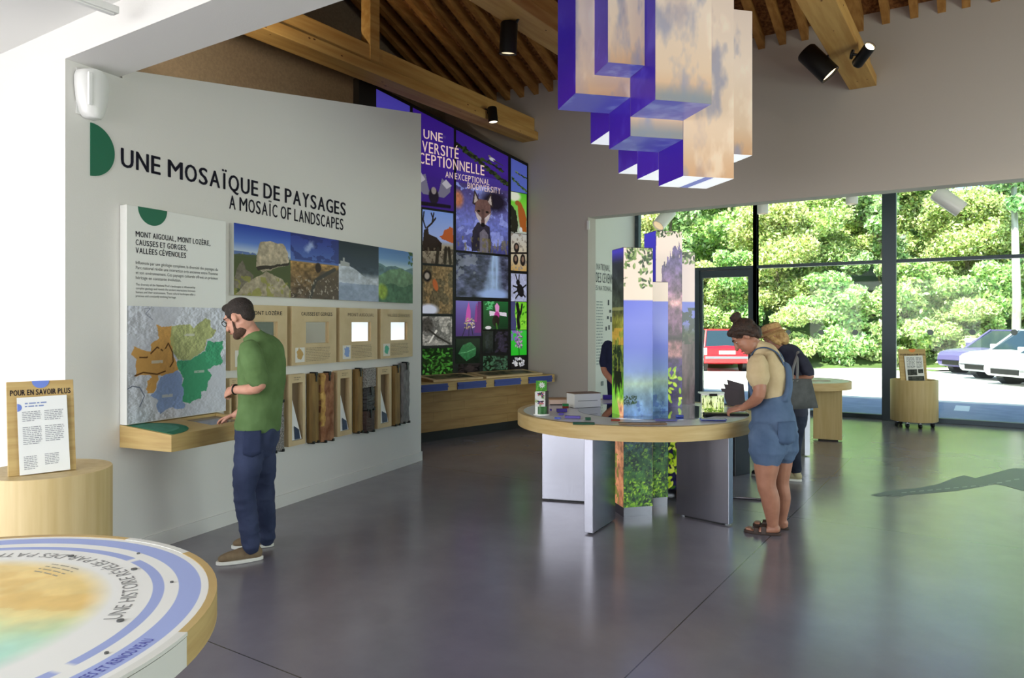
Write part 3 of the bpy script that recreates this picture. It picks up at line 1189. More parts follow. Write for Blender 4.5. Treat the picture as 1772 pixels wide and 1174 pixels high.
def niche(xa, xb, yt, yb, lab, leaflet=True):
    xm = (xa + xb) / 2
    a, b = H(xa, 690, N)[0], H(xb, 690, N)[0]
    v1, v0 = H(xm, yt, N)[1], H(xm, yb, N)[1]
    t = thing('leaflet_niche', lab, 'niche', PART.p((a + b) / 2, v0, 0), 'birch leaflet niches')
    w_, h_ = b - a, v1 - v0
    mb = MB()
    e = w_ * .2
    mb.box(PART, a, a + e, v0, v1, .001, N).box(PART, b - e * .8, b, v0, v1, .001, N)
    mb.box(PART, a + e, b - e * .8, v0, v0 + h_ * .07, .001, N).box(PART, a + e, b - e * .8, v1 - h_ * .12, v1, .001, N)
    mb.build('frame', M_BOX, t)
    MB().box(PART, a + e, b - e * .8, v0 + h_ * .07, v1 - h_ * .12, .001, .008).build('back_board', mat('niche_back', (120, 100, 74), .7), t)
    text(PART, '', 0, 1, 0, 1, 0, None, None, build=False) if False else None
    greek(PART, a + w_ * .3, b - w_ * .3, v1 - h_ * .09, v1 - h_ * .03, 2, N + .001, mat('faint_print', (150, 132, 104), .7), t, 'niche_title', 3)
    if leaflet:
        aa, bb = a + e + .006, b - e * .8 - .006
        z0, z1 = v0 + h_ * .075, v0 + h_ * .72
        pts = [PART.p(aa + .01, z0, .05), PART.p(aa + .003, z1, .018), PART.p(aa + .007, z1, .014), PART.p(aa + .03, z0, .03)]
        mb = MB()
        mb.prism([PART.p(aa, z0, .052), PART.p(bb, z0, .052), PART.p(aa + .012, z1, .03)], PART.z * -.01)
        o = mb.build('leaflet', M_PAPER)
        tag(o, lab.replace('birch niche', 'white leaflet leaning in the birch niche'), 'leaflet', 'leaflets in the niches')
        pic = MB().prism([PART.p(aa + .035, z0 + .004, .0525), PART.p(bb - .02, z0 + .004, .0525), PART.p(bb - .035, z0 + h_ * .14, .0525), PART.p(aa + .03, z0 + h_ * .2, .0525)], PART.z * .001)
        pic.build('leaflet_picture', mat('navy_print', (40, 54, 84), .5), o)
    return t


niche(397.5, 412, 655, 742, 'birch niche between the relief map and the man in green', False)
niche(499.5, 528.5, 648, 771, 'birch niche just right of the man in green')
niche(584, 609, 641, 754, 'birch niche below the box with the cloudy screen')
niche(654, 677.5, 635.5, 740, 'birch niche nearest the free end of the partition')

# --- plank and stone samples on brackets
M_PLANK = mat('aged_plank', (150, 118, 62), .7, rgb2=(118, 90, 44), scale=(20, 20, 3), bump=.2)
M_RUST = mat('rust_stone', (176, 128, 92), .85, rgb2=(120, 72, 44), scale=(14, 14, 9), bump=.6, bscale=30)
M_OCHRE = mat('ochre_vein', (206, 170, 96), .85, rgb2=(180, 140, 80), scale=(20, 20, 20), bump=.5)
M_GRAN = mat('granite', (176, 172, 166), .8, rgb2=(76, 72, 70), scale=(110, 110, 110), bump=.4, bscale=100)
M_SCHIST = mat('grey_schist', (134, 132, 130), .75, rgb2=(104, 102, 102), scale=(20, 20, 12), bump=.7, bscale=26)
M_BASALT = mat('dark_stone', (62, 58, 58), .55, rgb2=(46, 42, 42), scale=(12, 12, 12), bump=.4)
M_BROWNST = mat('dark_brown_stone', (70, 44, 36), .6, rgb2=(54, 34, 28), scale=(12, 12, 12), bump=.4)


def rough_slab(xa, xb, yt, yb, m, n1=.06, jag=.012, seed=1, rows=18):
    xm = (xa + xb) / 2
    a, b = H(xa, 690, n1)[0], H(xb, 690, n1)[0]
    v1, v0 = H(xm, yt, n1)[1], H(xm, yb, n1)[1]
    r = random.Random(seed)
    P, F = [], []
    cols = 7
    for j in range(rows):
        v = v0 + (v1 - v0) * j / (rows - 1)
        la, lb = a + r.uniform(0, jag), b - r.uniform(0, jag)
        for k in range(cols):
            q = k / (cols - 1)
            edge = 1 - abs(2 * q - 1) ** 6
            P.append(PART.p(la + (lb - la) * q, v + (r.uniform(-jag, jag) * .4 if 0 < j < rows - 1 else 0), .012 + (n1 - .012) * (.55 + .45 * edge) + r.uniform(-.35, .35) * jag))
        P.append(PART.p(lb, v, .01))
        P.append(PART.p(la, v, .01))
    st = cols + 2
    for j in range(rows - 1):
        for k in range(st):
            l = (k + 1) % st
            F.append((j * st + k, j * st + l, (j + 1) * st + l, (j + 1) * st + k))
    F += [tuple(range(st - 1, -1, -1)), tuple(range((rows - 1) * st, rows * st))]
    return MB().add(P, F), (a, b, v0, v1)


def sample(name, cat, lab, xa, xb, yt, yb, m, jag=.012, seed=1, vein=None, clips=True):
    mb, (a, b, v0, v1) = rough_slab(xa, xb, yt, yb, m, jag=jag, seed=seed)
    t = thing(name, lab, cat, PART.p((a + b) / 2, v0, 0), 'plank and stone samples on the partition')
    mb.build('slab', m, t)
    if vein:
        rough_slab(xa, xa + (xb - xa) * .3, yt + 1, yb - 25, m, n1=.064, jag=.02, seed=seed + 5)[0].build('vein', vein, t)
    if clips:
        c = MB()
        for q in (.25, .75):
            c.box(PART, a + (b - a) * q - .012, a + (b - a) * q + .012, v0 - .012, v0 + .012, .002, .072)
        c.build('bottom_clip', M_BLACK, t)
        c = MB().box(PART, (a + b) / 2 - .014, (a + b) / 2 + .014, v1 - .02, v1 + .012, .002, .074)
        c.box(PART, (a + b) / 2 - .006, (a + b) / 2 + .006, v1 - .075, v1 - .02, .064, .072)
        c.build('top_clip', M_BLACK, t)
    return t


sample('dark_stone', 'stone', 'dark stone block on the partition, above the speckled granite by the man', 474, 494, 652, 695, M_BASALT, .006, 3)
sample('granite_slab', 'stone', 'speckled grey granite slab hanging low behind the man in green', 470, 495.5, 698, 781, M_GRAN, .006, 4)
sample('timber_plank', 'plank', 'old timber plank left of the rust brown stone', 538, 554.5, 646.5, 765.5, M_PLANK, .003, 5)
sample('rust_stone', 'stone', 'rust brown stone slab with an ochre left edge', 557, 582, 645.5, 763, M_RUST, .014, 6, M_OCHRE)
sample('timber_plank', 'plank', 'old timber plank left of the three stacked stones', 617, 630, 639, 748, M_PLANK, .003, 7)
sample('granite_block', 'stone', 'speckled granite block, topmost of the three stacked stones', 631, 654, 637.5, 670, M_GRAN, .004, 8, clips=False)
sample('dark_stone', 'stone', 'dark grey stone in the middle of the three stacked stones', 631, 652, 671.5, 709, M_BASALT, .012, 9)
sample('brown_stone', 'stone', 'dark brown stone, lowest of the three stacked stones', 630.5, 651.5, 711, 747, M_BROWNST, .006, 10)
sample('timber_plank', 'plank', 'old timber plank left of the grey schist', 682, 694.5, 633.5, 735.5, M_PLANK, .003, 11)
sample('schist_slab', 'stone', 'jagged grey schist slab nearest the free end of the partition', 696, 711.5, 628.5, 731, M_SCHIST, .016, 12)

# --- console under the map
u0, zb_ = H(207, 738)[0], .765
u1 = H(452, 760, .48)[0]
zt_, zf_, dp = .915, .875, .48
t = thing('map_console', 'wedge-shaped beech console under the relief map, the man leans over it', 'console', PART.p((u0 + u1) / 2, zb_, 0))
sc0, sc1 = u0 + .42, u1 - .04
slope = (zf_ - zt_) / dp
top = lambda n: zt_ + slope * n
mb = MB()
for a, b, n0, n1 in ((u0, sc0, .001, dp), (sc1, u1, .001, dp), (sc0, sc1, .001, .07), (sc0, sc1, .39, dp)):
    mb.prism([PART.p(a, zb_, n0), PART.p(a, zb_, n1), PART.p(a, top(n1), n1), PART.p(a, top(n0), n0)], PART.x * (b - a))
mb.prism([PART.p(sc0, zb_, .07), PART.p(sc0, zb_, .39), PART.p(sc0, top(.39) - .03, .39), PART.p(sc0, top(.07) - .03, .07)], PART.x * (sc1 - sc0))
mb.build('desk', M_WOODH, t)
DF = Frame(PART.p(u0, zt_, 0), PART.x, (PART.z + Vector((0, 0, slope))), PART.x.cross(PART.z + Vector((0, 0, slope))))
DFz = DF.z if DF.z.z > 0 else -DF.z
DF.z = DFz
MB().box(DF, .43, sc1 - u0 - .01, .075, .385, -.028, -.018).build('touch_screen', mat('slate_screen', (96, 98, 116), .15), t)
q = [(.02 + .0, .03)] + [(.02 + .26 * math.sin(PI * i / 24), .03 + (.44) * (1 - math.cos(PI * i / 24)) / 2) for i in range(1, 25)]
slab_poly(DF, q, .0, .003).build('green_label', M_GREEN, t)
q2 = [(.03 + .2 * math.sin(PI * i / 24), .08 + (.32) * (1 - math.cos(PI * i / 24)) / 2) for i in range(0, 25)]
slab_poly(DF, q2, .003, .004).build('label_text_field', mat('green_pale_print', (70, 140, 116), .5, rgb2=(40, 118, 90), scale=(60, 20, 20)), t)

# ================================================================== BIODIVERSITY DISPLAY
BX = Vector((.209, 1, 0)).normalized()
BIO = Frame((-6.235, 9.985, 0), BX, (0, 0, 1), BX.cross(Vector((0, 0, 1))))
B = lambda x, y, n=0.0: BIO.hit(x, y, n)
zr, zl = B(912, 283)[1], 4.83
ur_, ul_ = B(914, 450)[0], -3.19
t = thing('wildlife_display', 'tall purple backlit wildlife picture wall behind the long beech counter', 'display', BIO.p(-1.6, 0, -.05))
topz = lambda u: zr + (zl - zr) * (u - ur_) / (ul_ - ur_)
MB().prism([BIO.p(ul_, .0, -.14), BIO.p(ur_, .0, -.14), BIO.p(ur_, topz(ur_), -.14), BIO.p(ul_, topz(ul_), -.14)], BIO.z * .139).build('backing_frame', M_BLACK, t)


def violet(p, dark=False):
    p.grad([(0, (52, 22, 112)), (.5, (66, 36, 150)), (1, (58, 30, 140))])
    return p


def branch(p, pts, cols=((26, 34, 20), (54, 70, 34)), seed=0, k=34):
    p.mix(p.line(pts, .018), (18, 16, 22))
    r = random.Random(seed)
    for (a, b) in zip(pts[:-1], pts[1:]):
        for _ in range(k):
            q = r.random()
            x, y = a[0] + (b[0] - a[0]) * q, a[1] + (b[1] - a[1]) * q
            p.mix(p.blob(x + r.uniform(-.06, .06), y + r.uniform(-.035, .035), .035, .02, .4, r.uniform(0, 3)), r.choice(cols))
    return p


def t_title_left():
    p = violet(Pic(50, 120))
    p.mix((p.Y < .35) * .6, (60, 34, 132))
    X, Y = p.X, p.Y
    for s_ in (-1, 1):
        p.mix(p.poly([(.5, .14), (.5 + s_ * .12, .2), (.5 + s_ * .2, .36), (.5 + s_ * .42, .3), (.5 + s_ * .4, .22), (.5 + s_ * .25, .14)]), (120, 116, 140))
        p.mix(p.poly([(.5 + s_ * .2, .3), (.5 + s_ * .3, .36), (.5 + s_ * .44, .3), (.5 + s_ * .32, .25)]), (190, 186, 200))
    p.mix(p.blob(.5, .14, .12, .09, .2), (30, 24, 40))
    p.mix(p.blob(.5, .2, .06, .04, .2), (150, 140, 140))
    p.mix(p.line([(.2, .04), (.9, .05)], .02), (20, 14, 30))
    return p


def t_violet_strip():
    p = Pic(40, 60, (84, 78, 190)).grad([(0, (90, 84, 200)), (1, (74, 66, 178))])
    p.mix(p.poly([(.4, .1), (.6, .2), (.98, .32), (.98, .38), (.7, .3), (.5, .2)]), (14, 12, 26))
    return p


def t_branch():
    p = violet(Pic(80, 90))
    p.mix((p.Y < .25) * .5, (84, 76, 176))
    branch(p, [(.02, .75), (.3, .62), (.6, .45), (.85, .28), (1, .18)], seed=2)
    branch(p, [(.35, .6), (.62, .62), (.9, .52)], seed=3, k=14)
    p.mix(p.blob(.68, .72, .06, .045, .2), (206, 206, 214))
    p.mix(p.blob(.63, .77, .03, .025, .2), (120, 110, 110))
    p.mix(p.poly([(.7, .73), (.9, .68), (.9, .66), (.7, .69)]), (60, 54, 70))
    return p


def t_fox():
    p = Pic(90, 110).grad([(0, (70, 70, 130)), (.4, (110, 120, 200)), (.8, (90, 84, 150)), (1, (72, 60, 120))])
    p.mix(p.n(4, 5, 3) > .55, (140, 150, 226))
    p.mix(p.blob(.72, .8, .25, .16, .7), (26, 20, 40))
    p.mix(p.blob(.03, .75, .1, .12, .7), (190, 120, 90))
    # body
    p.mix(p.poly([(.28, 0), (.3, .3), (.4, .45), (.62, .42), (.66, .2), (.66, 0)], *p.warp(.05, 8, 1)), (44, 40, 56))
    p.mix(p.poly([(.44, 0), (.44, .3), (.52, .36), (.6, .28), (.6, 0)]), (110, 104, 120))
    # ears + head
    for s_ in (-1, 1):
        p.mix(p.poly([(.5 + s_ * .06, .78), (.5 + s_ * .16, .94), (.5 + s_ * .2, .72), (.5 + s_ * .12, .68)]), (52, 42, 46))
        p.mix(p.poly([(.5 + s_ * .09, .77), (.5 + s_ * .15, .88), (.5 + s_ * .17, .73)]), (190, 176, 172))
    p.mix(p.poly([(.36, .74), (.42, .8), (.58, .8), (.64, .74), (.66, .6), (.58, .5), (.53, .4), (.47, .4), (.42, .5), (.34, .6)]), (112, 82, 78))
    for s_ in (-1, 1):
        p.mix(p.poly([(.5 + s_ * .15, .62), (.5 + s_ * .12, .52), (.5 + s_ * .04, .42), (.5 + s_ * .03, .52)]), (196, 184, 190))
        p.mix(p.blob(.5 + s_ * .08, .62, .03, .016, .3), (20, 14, 14))
    p.mix(p.poly([(.47, .66), (.53, .66), (.53, .44), (.47, .44)]), (90, 66, 64))
    p.mix(p.blob(.5, .42, .04, .03, .2), (10, 8, 12))
    p.mix((p.n(24, 10, 6) > .6) * (p.Y < .22) * .6, (120, 110, 60))
    p.shade((p.n(30, 30, 2, 3) - .5) * .35)
    return p


def t_deer():
    p = Pic(50, 80).grad([(0, (120, 110, 96)), (.35, (150, 140, 120)), (.45, (150, 166, 214)), (1, (120, 150, 220))])
    p.mix(p.poly([(.55, .5), (.7, .66), (1, .72), (1, .4)], *p.warp(.12, 8, 4)), (170, 84, 40))
    p.mix(p.poly([(0, .3), (.05, .62), (.18, .66), (.2, .55), (.45, .5), (.62, .4), (.6, .25), (0, .22)]), (40, 30, 26))
    for q in (((.1, .66), (.02, .8), (.05, .95)), ((.14, .66), (.3, .76), (.36, .95)), ((.3, .76), (.42, .86)), ((.04, .78), (-.04, .86)), ((.34, .84), (.28, .94))):
        p.mix(p.line(list(q), .018), (34, 26, 22))
    p.mix((p.n(16, 14, 3) > .52) * (p.Y < .3), (88, 78, 66))
    for q in (((.5, .28), (.45, .02)), ((.85, .3), (.9, .05)), ((.75, .3), (.72, .05))):
        p.mix(p.line(list(q), .05), (46, 40, 34))
    return p


def t_rockbird(seed, a, b, bird):
    p = Pic(50, 70, a)
    p.mix(p.n(5, 6, seed, 4) > .5, b)
    p.shade((p.n(22, 22, seed + 1, 4) - .5) * .9)
    p.mix(p.blob(.15, .78, .14, .12, .4), (30, 26, 26))
    p.mix(p.blob(.15, .78, .08, .07, .4), (150, 140, 130))
    p.mix(p.blob(.42, .6, .08, .13, .3, .3), bird)
    p.mix(p.blob(.2, .08, .3, .12, .5), (206, 210, 230))
    return p


def t_heron():
    p = Pic(50, 50, (110, 108, 104))
    p.mix(p.n(4, 4, 9) > .5, (160, 156, 150))
    p.mix(p.blob(.15, .7, .2, .25, .4), (70, 66, 62))
    p.shade((p.n(20, 20, 4) - .5) * .8)
    p.mix(p.poly([(.2, .1), (.45, .55), (.5, .5), (.25, .1)]), (226, 222, 214))
    p.mix(p.line([(.2, .55), (.5, .3), (.9, .06)], .03), (52, 50, 46))
    return p


def t_leafy(a, b, seed, w=50, h=50):
    p = Pic(w, h, a)
    p.leaves((0, 0, 1, 1), 110, .07, [b, tuple(int(k * .5) for k in b), tuple(min(255, int(k * 1.3)) for k in b)], seed)
    return p


def t_fall():
    p = Pic(90, 70, (70, 74, 100))
    p.shade((p.n(9, 12, 3, 5) - .5) * 1.6)
    fx = p.n(26, 3, 8, 3)
    m_ = np.clip(1 - np.abs(p.X - .74 + (1 - p.Y) * .06) / (.1 + (1 - p.Y) * .16), 0, 1)
    p.mix(np.clip(m_ * 1.6, 0, 1) * (.45 + .55 * fx), (170, 200, 244))
    p.mix(p.blob(.72, .08, .3, .12, .8), (150, 176, 230))
    p.mix((p.n(9, 9, 5) > .56) * (p.X < .4) * (p.Y > .35) * .6, (140, 146, 160))
    return p


def t_pink():
    p = Pic(50, 66).grad([(0, (70, 40, 110)), (1, (120, 110, 190))])
    p.mix(p.poly([(.72, .1), (.86, .98), (1, .98), (1, .1)]), (110, 40, 120))
    p.mix(p.poly([(.36, .4), (.42, .75), (.5, .97), (.58, .7), (.58, .42)]), (206, 84, 180))
    p.mix(p.poly([(.72, .4), (.76, .75), (.8, .96), (.84, .7), (.82, .4)]), (150, 50, 140))
    p.leaves((.36, .2, .7, .5), 26, .05, [(190, 170, 130), (120, 80, 110), (220, 200, 210)], 4)
    for q in (((.4, .3), (.25, 0)), ((.52, .26), (.5, .02)), ((.6, .3), (.66, .04))):
        p.mix(p.line(list(q), .012), (30, 20, 40))
    return p


def t_orchid():
    p = Pic(50, 60).grad([(0, (14, 50, 24)), (1, (30, 100, 50))])
    p.leaves((.1, .7, .4, 1), 20, .06, [(90, 190, 120)], 2)
    p.mix(p.poly([(.5, .6), (.46, .84), (.54, .95), (.64, .82), (.62, .6)]), (230, 150, 210))
    p.mix(p.poly([(.5, .62), (.24, .66), (.26, .48), (.46, .5)]), (232, 220, 240))
    p.mix(p.poly([(.62, .62), (.92, .6), (.94, .46), (.66, .5)]), (232, 220, 240))
    p.mix(p.blob(.54, .5, .1, .14, .2), (190, 60, 150))
    p.mix(p.blob(.5, .3, .14, .2, .2), (30, 20, 16))
    p.mix(p.line([(.52, .2), (.56, 0)], .03), (60, 110, 40))
    p.mix(p.blob(.2, .06, .12, .06, .2), (226, 220, 226))
    return p


def t_squirrel():
    p = Pic(40, 80).grad([(0, (190, 196, 190)), (.4, (150, 190, 120)), (.75, (120, 210, 60)), (1, (90, 190, 50))])
    p.mix(p.blob(.2, .9, .4, .12, .5), (236, 240, 220))
    p.mix(p.poly([(0, 0), (0, .7), (.3, .55), (.45, .2), (.4, 0)], *p.warp(.12, 9, 3)), (34, 36, 26))
    p.mix(p.poly([(.55, .2), (.45, .5), (.4, .72), (.6, .78), (.8, .62), (.98, .4), (.98, .05), (.75, .05)], *p.warp(.06, 7, 2)), (170, 92, 36))
    p.mix(p.blob(.42, .74, .16, .06, .2), (160, 96, 44))
    p.mix(p.blob(.62, .1, .1, .06, .2), (226, 224, 226))
    return p


def t_bats():
    p = Pic(40, 80).grad([(0, (196, 156, 90)), (.3, (206, 190, 160)), (1, (196, 196, 196))])
    p.mix(p.n(10, 12, 3) > .6, (150, 140, 130))
    p.mix(p.line([(0, .46), (1, .5)], .025), (26, 20, 20))
    for cx, cy, rx, ry in ((.35, .62, .17, .13), (.3, .3, .16, .14), (.75, .3, .16, .16)):
        p.mix(p.blob(cx, cy, rx, ry, .15), (30, 24, 24))
        p.mix(p.blob(cx, cy + .02, rx * .5, ry * .5, .3), (130, 104, 90))
    return p


def t_beetle():
    p = Pic(40, 50, (176, 180, 214))
    p.shade((p.n(14, 14, 3) - .5) * .4)
    p.mix(p.blob(.6, .4, .2, .24, .1, .4), (14, 12, 18))
    p.mix(p.blob(.45, .68, .12, .1, .1), (18, 14, 20))
    for q in (((.4, .75), (.3, .95)), ((.5, .76), (.52, .95)), ((.45, .5), (.15, .55)), ((.45, .4), (.18, .3)), ((.75, .5), (.95, .6)), ((.72, .3), (.9, .18)), ((.5, .28), (.3, .12))):
        p.mix(p.line(list(q), .03), (16, 14, 18))
    return p


def t_lizard():
    p = Pic(40, 50).grad([(0, (140, 220, 60)), (1, (120, 210, 50))])
    p.leaves((0, 0, 1, 1), 40, .08, [(170, 236, 70), (60, 140, 30)], 7)
    p.mix(p.poly([(0, 0), (0, 1), (.3, 1), (.25, .6), (.35, .2), (.3, 0)]), (70, 70, 120))
    p.mix(p.line([(.4, .9), (.5, .6), (.45, .35), (.5, .1)], .09), (14, 14, 14))
    p.mix(p.line([(.7, .9), (.62, .6), (.48, .5)], .05), (20, 24, 16))
    return p


def t_lavender():
    p = Pic(40, 50).grad([(0, (40, 190, 40)), (1, (60, 200, 70))])
    p.leaves((0, .6, .4, 1), 14, .1, [(130, 110, 190)], 3)
    p.leaves((.3, .3, .7, .95), 60, .06, [(170, 110, 190), (110, 60, 130), (206, 160, 210)], 5)
    p.mix(p.line([(.5, .3), (.52, 0)], .03), (30, 110, 30))
    return p


def t_white():
    p = Pic(40, 30, (14, 14, 16))
    p.leaves((.15, .25, .8, .85), 30, .09, [(226, 226, 230), (180, 180, 190)], 3)
    return p


def t_dark(c, seed):
    p = Pic(40, 50, (10, 10, 14))
    p.mix((p.n(6, 8, seed) > .5) * .6, c)
    p.mix(p.blob(.5, .5, .25, .35, .5) * .6, c)
    return p


def t_bigleaf():
    p = Pic(50, 50, (12, 26, 18))
    p.mix(p.poly([(.1, .4), (.3, .75), (.6, .85), (.85, .6), (.8, .3), (.45, .1)], *p.warp(.05, 6, 1)), (50, 110, 66))
    p.mix(p.line([(.15, .42), (.45, .45), (.8, .58)], .015), (96, 160, 110))
    p.shade((p.n(16, 16, 3) - .5) * .5)
    return p


def t_sky():
    p = Pic(40, 66).grad([(0, (90, 110, 200)), (1, (84, 96, 190))])
    branch(p, [(.1, .4), (.5, .25), (1, .08)], ((40, 60, 26), (90, 120, 60)), 4, 26)
    branch(p, [(.3, .62), (1, .55)], ((40, 60, 26), (120, 140, 90)), 6, 16)
    return p


tiles = [
    (t_violet_strip, 651, 709, 100, 230), (t_title_left, 714, 785, 160, 361), (t_deer, 731, 784, 366, 457),
    (lambda: t_rockbird(3, (120, 100, 70), (90, 80, 60), (170, 90, 50)), 731, 783, 461, 543), (t_heron, 731, 782, 548, 598), (lambda: t_leafy((20, 40, 16), (56, 110, 40), 5), 731, 783, 603, 648),
    (t_branch, 789, 879, 170, 323), (t_fox, 789, 879, 323, 437), (t_fall, 789, 879, 441, 515),
    (t_pink, 788.5, 832.5, 521, 582), (t_orchid, 836, 879, 522, 570), (t_bigleaf, 788.5, 830, 586, 629),
    (lambda: t_dark((40, 42, 50), 2), 835, 853, 573, 611), (lambda: t_dark((64, 56, 80), 4), 856, 879, 574, 611), (lambda: t_dark((60, 50, 50), 6), 793, 830, 630, 645), (lambda: t_leafy((16, 26, 16), (50, 80, 60), 9, 40, 24), 836, 878, 616, 641),
    (t_sky, 884, 911.5, 263, 333), (t_squirrel, 884, 911, 334, 404), (t_bats, 884, 911, 405, 469), (t_beetle, 884, 911, 474, 522), (t_lizard, 884, 911, 523, 571), (t_lavender, 884, 911, 572, 615), (t_white, 884, 911, 617, 639)]
for fn, xa, xb, ya, yb in tiles:
    a, b = B(xa, 450)[0], B(xb, 450)[0]
    xm = (xa + xb) / 2
    v1, v0 = B(xm, ya)[1], B(xm, yb)[1]
    up = v1
    raked = fn in (t_violet_strip, t_title_left, t_branch, t_sky)
    if fn is t_violet_strip:
        v0 = 3.6
    if raked:
        ta, tb = topz(a) - .05, topz(b) - .05
        picture(BIO, fn(), 0, 0, 0, 0, .003, M_BACKLIT, t, 'wildlife_picture', poly=[(a, v0), (b, v0), (b, tb), (a, ta)])
    else:
        picture(BIO, fn(), a, b, v0, v1, .003, M_BACKLIT, t, 'wildlife_picture')
# writing across the two purple panels
for body, xa, ya, xb, yb, cap in (('UNE', 733, 249, 766, 246.5, 15), ('BIODIVERSITÉ', 683.5, 263, 793.5, 275.5, 18), ('EXCEPTIONNELLE', 703.5, 280, 838, 304, 17), ('AN EXCEPTIONAL', 771, 307, 847, 321, 10), ('BIODIVERSITY', 809, 327, 866, 336, 10)):
    a = B(xa, ya, .006)
    b = B(xb, yb, .006)
    xm, ym = (xa + xb) / 2, (ya + yb) / 2
    v = B(xb, yb, .006)[1]
    v2 = B(xb, yb - cap, .006)[1]
    text(BIO, body, a[0], b[0], v, v2, .006, M_INKW, t, 'display_lettering', .012)

# --- long counter
t = thing('display_counter', 'long beech counter with plank front under the purple wildlife wall', 'counter', BIO.p(-1.6, 0, .3))
MB().box(BIO, ul_, -.03, .69, .81, .001, .6).build('worktop', M_WOODH, t, bevel=.004)
for k in range(5):
    r_ = random.Random(k)
pl = MB()
hts = [.14, .27, .4, .53, .69]
for i in range(4):
    cuts = [ul_, -2.6 + .3 * (i % 2), -1.75 - .25 * (i % 2), -.9 + .2 * (i % 2), -.12]
    for a, b in zip(cuts[:-1], cuts[1:]):
        pl.box(BIO, a + .001, b - .001, hts[i] + .001, hts[i + 1] - .001, .38, .44)
pl.build('plank_front', mat('plank_front_wood', (166, 132, 78), .55, rgb2=(148, 112, 62), scale=(2, 2, 18)), t)
MB().box(BIO, ul_, -.2, 0, .69, .001, .37).build('plinth', M_BLACK, t)  # black box standing in for the shadow in the recess under the counter
M_BLUED = mat('blue_felt', (64, 80, 150), .7)
for i, (xa, xb) in enumerate(((729, 775), (792, 841), (856, 901), (915, 955))):
    a, b = B(xa, 665, .61)[0], B(xb, 665, .61)[0]
    MB().box(BIO, a, b, .7, .795, .601, .612).box(BIO, a, b, .745, .765, .6, .628).build('blue_pull_tab', M_BLUED, t)
for i, (ua, ub, lab) in enumerate(((-2.35, -1.45, 'slanted beech reading board on the counter, left'), (-1.38, -.2, 'slanted beech reading board on the counter beside the grey wall'))):
    lab = ['slanted beech reading board on the counter, below the deer picture', 'longer slanted beech reading board on the counter, near the grey wall'][i]
    e = thing('reading_board', lab, 'board', BIO.p((ua + ub) / 2, .81, .3))
    mb = MB().prism([BIO.p(ua, .811, .08), BIO.p(ua, .811, .5), BIO.p(ua, .835, .5), BIO.p(ua, .875, .08)], BIO.x * (ub - ua))
    mb.build('board', M_BOX, e)
    pp = Pic(60, 24, (120, 110, 90))
    pp.mix(pp.n(10, 4, i) > .5, (60, 56, 46))
    fr = Frame(BIO.p(ua, .8755, .08), BIO.x, (BIO.z * -.42 + Vector((0, 0, .04))), (0, 0, 1))
    fr.y = (BIO.z * .42 - Vector((0, 0, .04))).normalized()
    fr.z = Vector((0, 0, 1))
    picture(fr, pp, .1, ub - ua - .1, .06, .36, .001, M_PRINT, e, 'printed_inlay')
# ================================================================== HANGING SKY BOXES
E1 = RV * .971 + FV * .24
E2 = RV * -.24 + FV * .971
BOXM = .465
BO = W(.502, 5.75)             # front-left corner of the second row


def cloud(w, h, seed, warm=True, bottom=None):
    p = Pic(w, h).grad([(0, (200, 160, 124)), (.2, (216, 192, 168)), (.6, (222, 206, 192)), (1, (216, 200, 190))])
    c = p.n(3, 3 * h / w * .7, seed, 5, .5)
    d = p.n(2.4, 2.4 * h / w * .7, seed + 40, 5, .5)
    p.mix(np.clip((c - .56) * 5, 0, 1) * .75, (142, 146, 172))
    p.mix(np.clip((d - .58) * 5, 0, 1) * .5, (160, 146, 156))
    p.mix(np.clip((c - .36) * -6, 0, 1) * .5, (244, 230, 212))
    if bottom:
        p.mix(np.clip((.12 - p.Y) * 12, 0, 1) * .8, bottom)
    return p


def purple(w, h, seed):
    p = Pic(w, h).grad([(0, (62, 26, 150)), (.35, (52, 30, 150)), (1, (58, 50, 170))])
    p.mix(np.clip((p.n(3, 8, seed) - .55) * 4, 0, 1) * .4, (90, 90, 190))
    return p


def sky_under(seed):
    p = Pic(24, 24, (96, 98, 186))
    p.mix(np.clip((p.n(3, 3, seed) - .5) * 4, 0, 1) * .6, (150, 166, 214))
    return p


def lit_under(stripe):
    p = Pic(40, 24, (236, 240, 246))
    if stripe:
        p.mix((p.X > .42) & (p.X < .6), (92, 100, 176))
    return p


ZT = 4.45
M_LITUNDER = picture_mat('lit_underside', .75, .4)


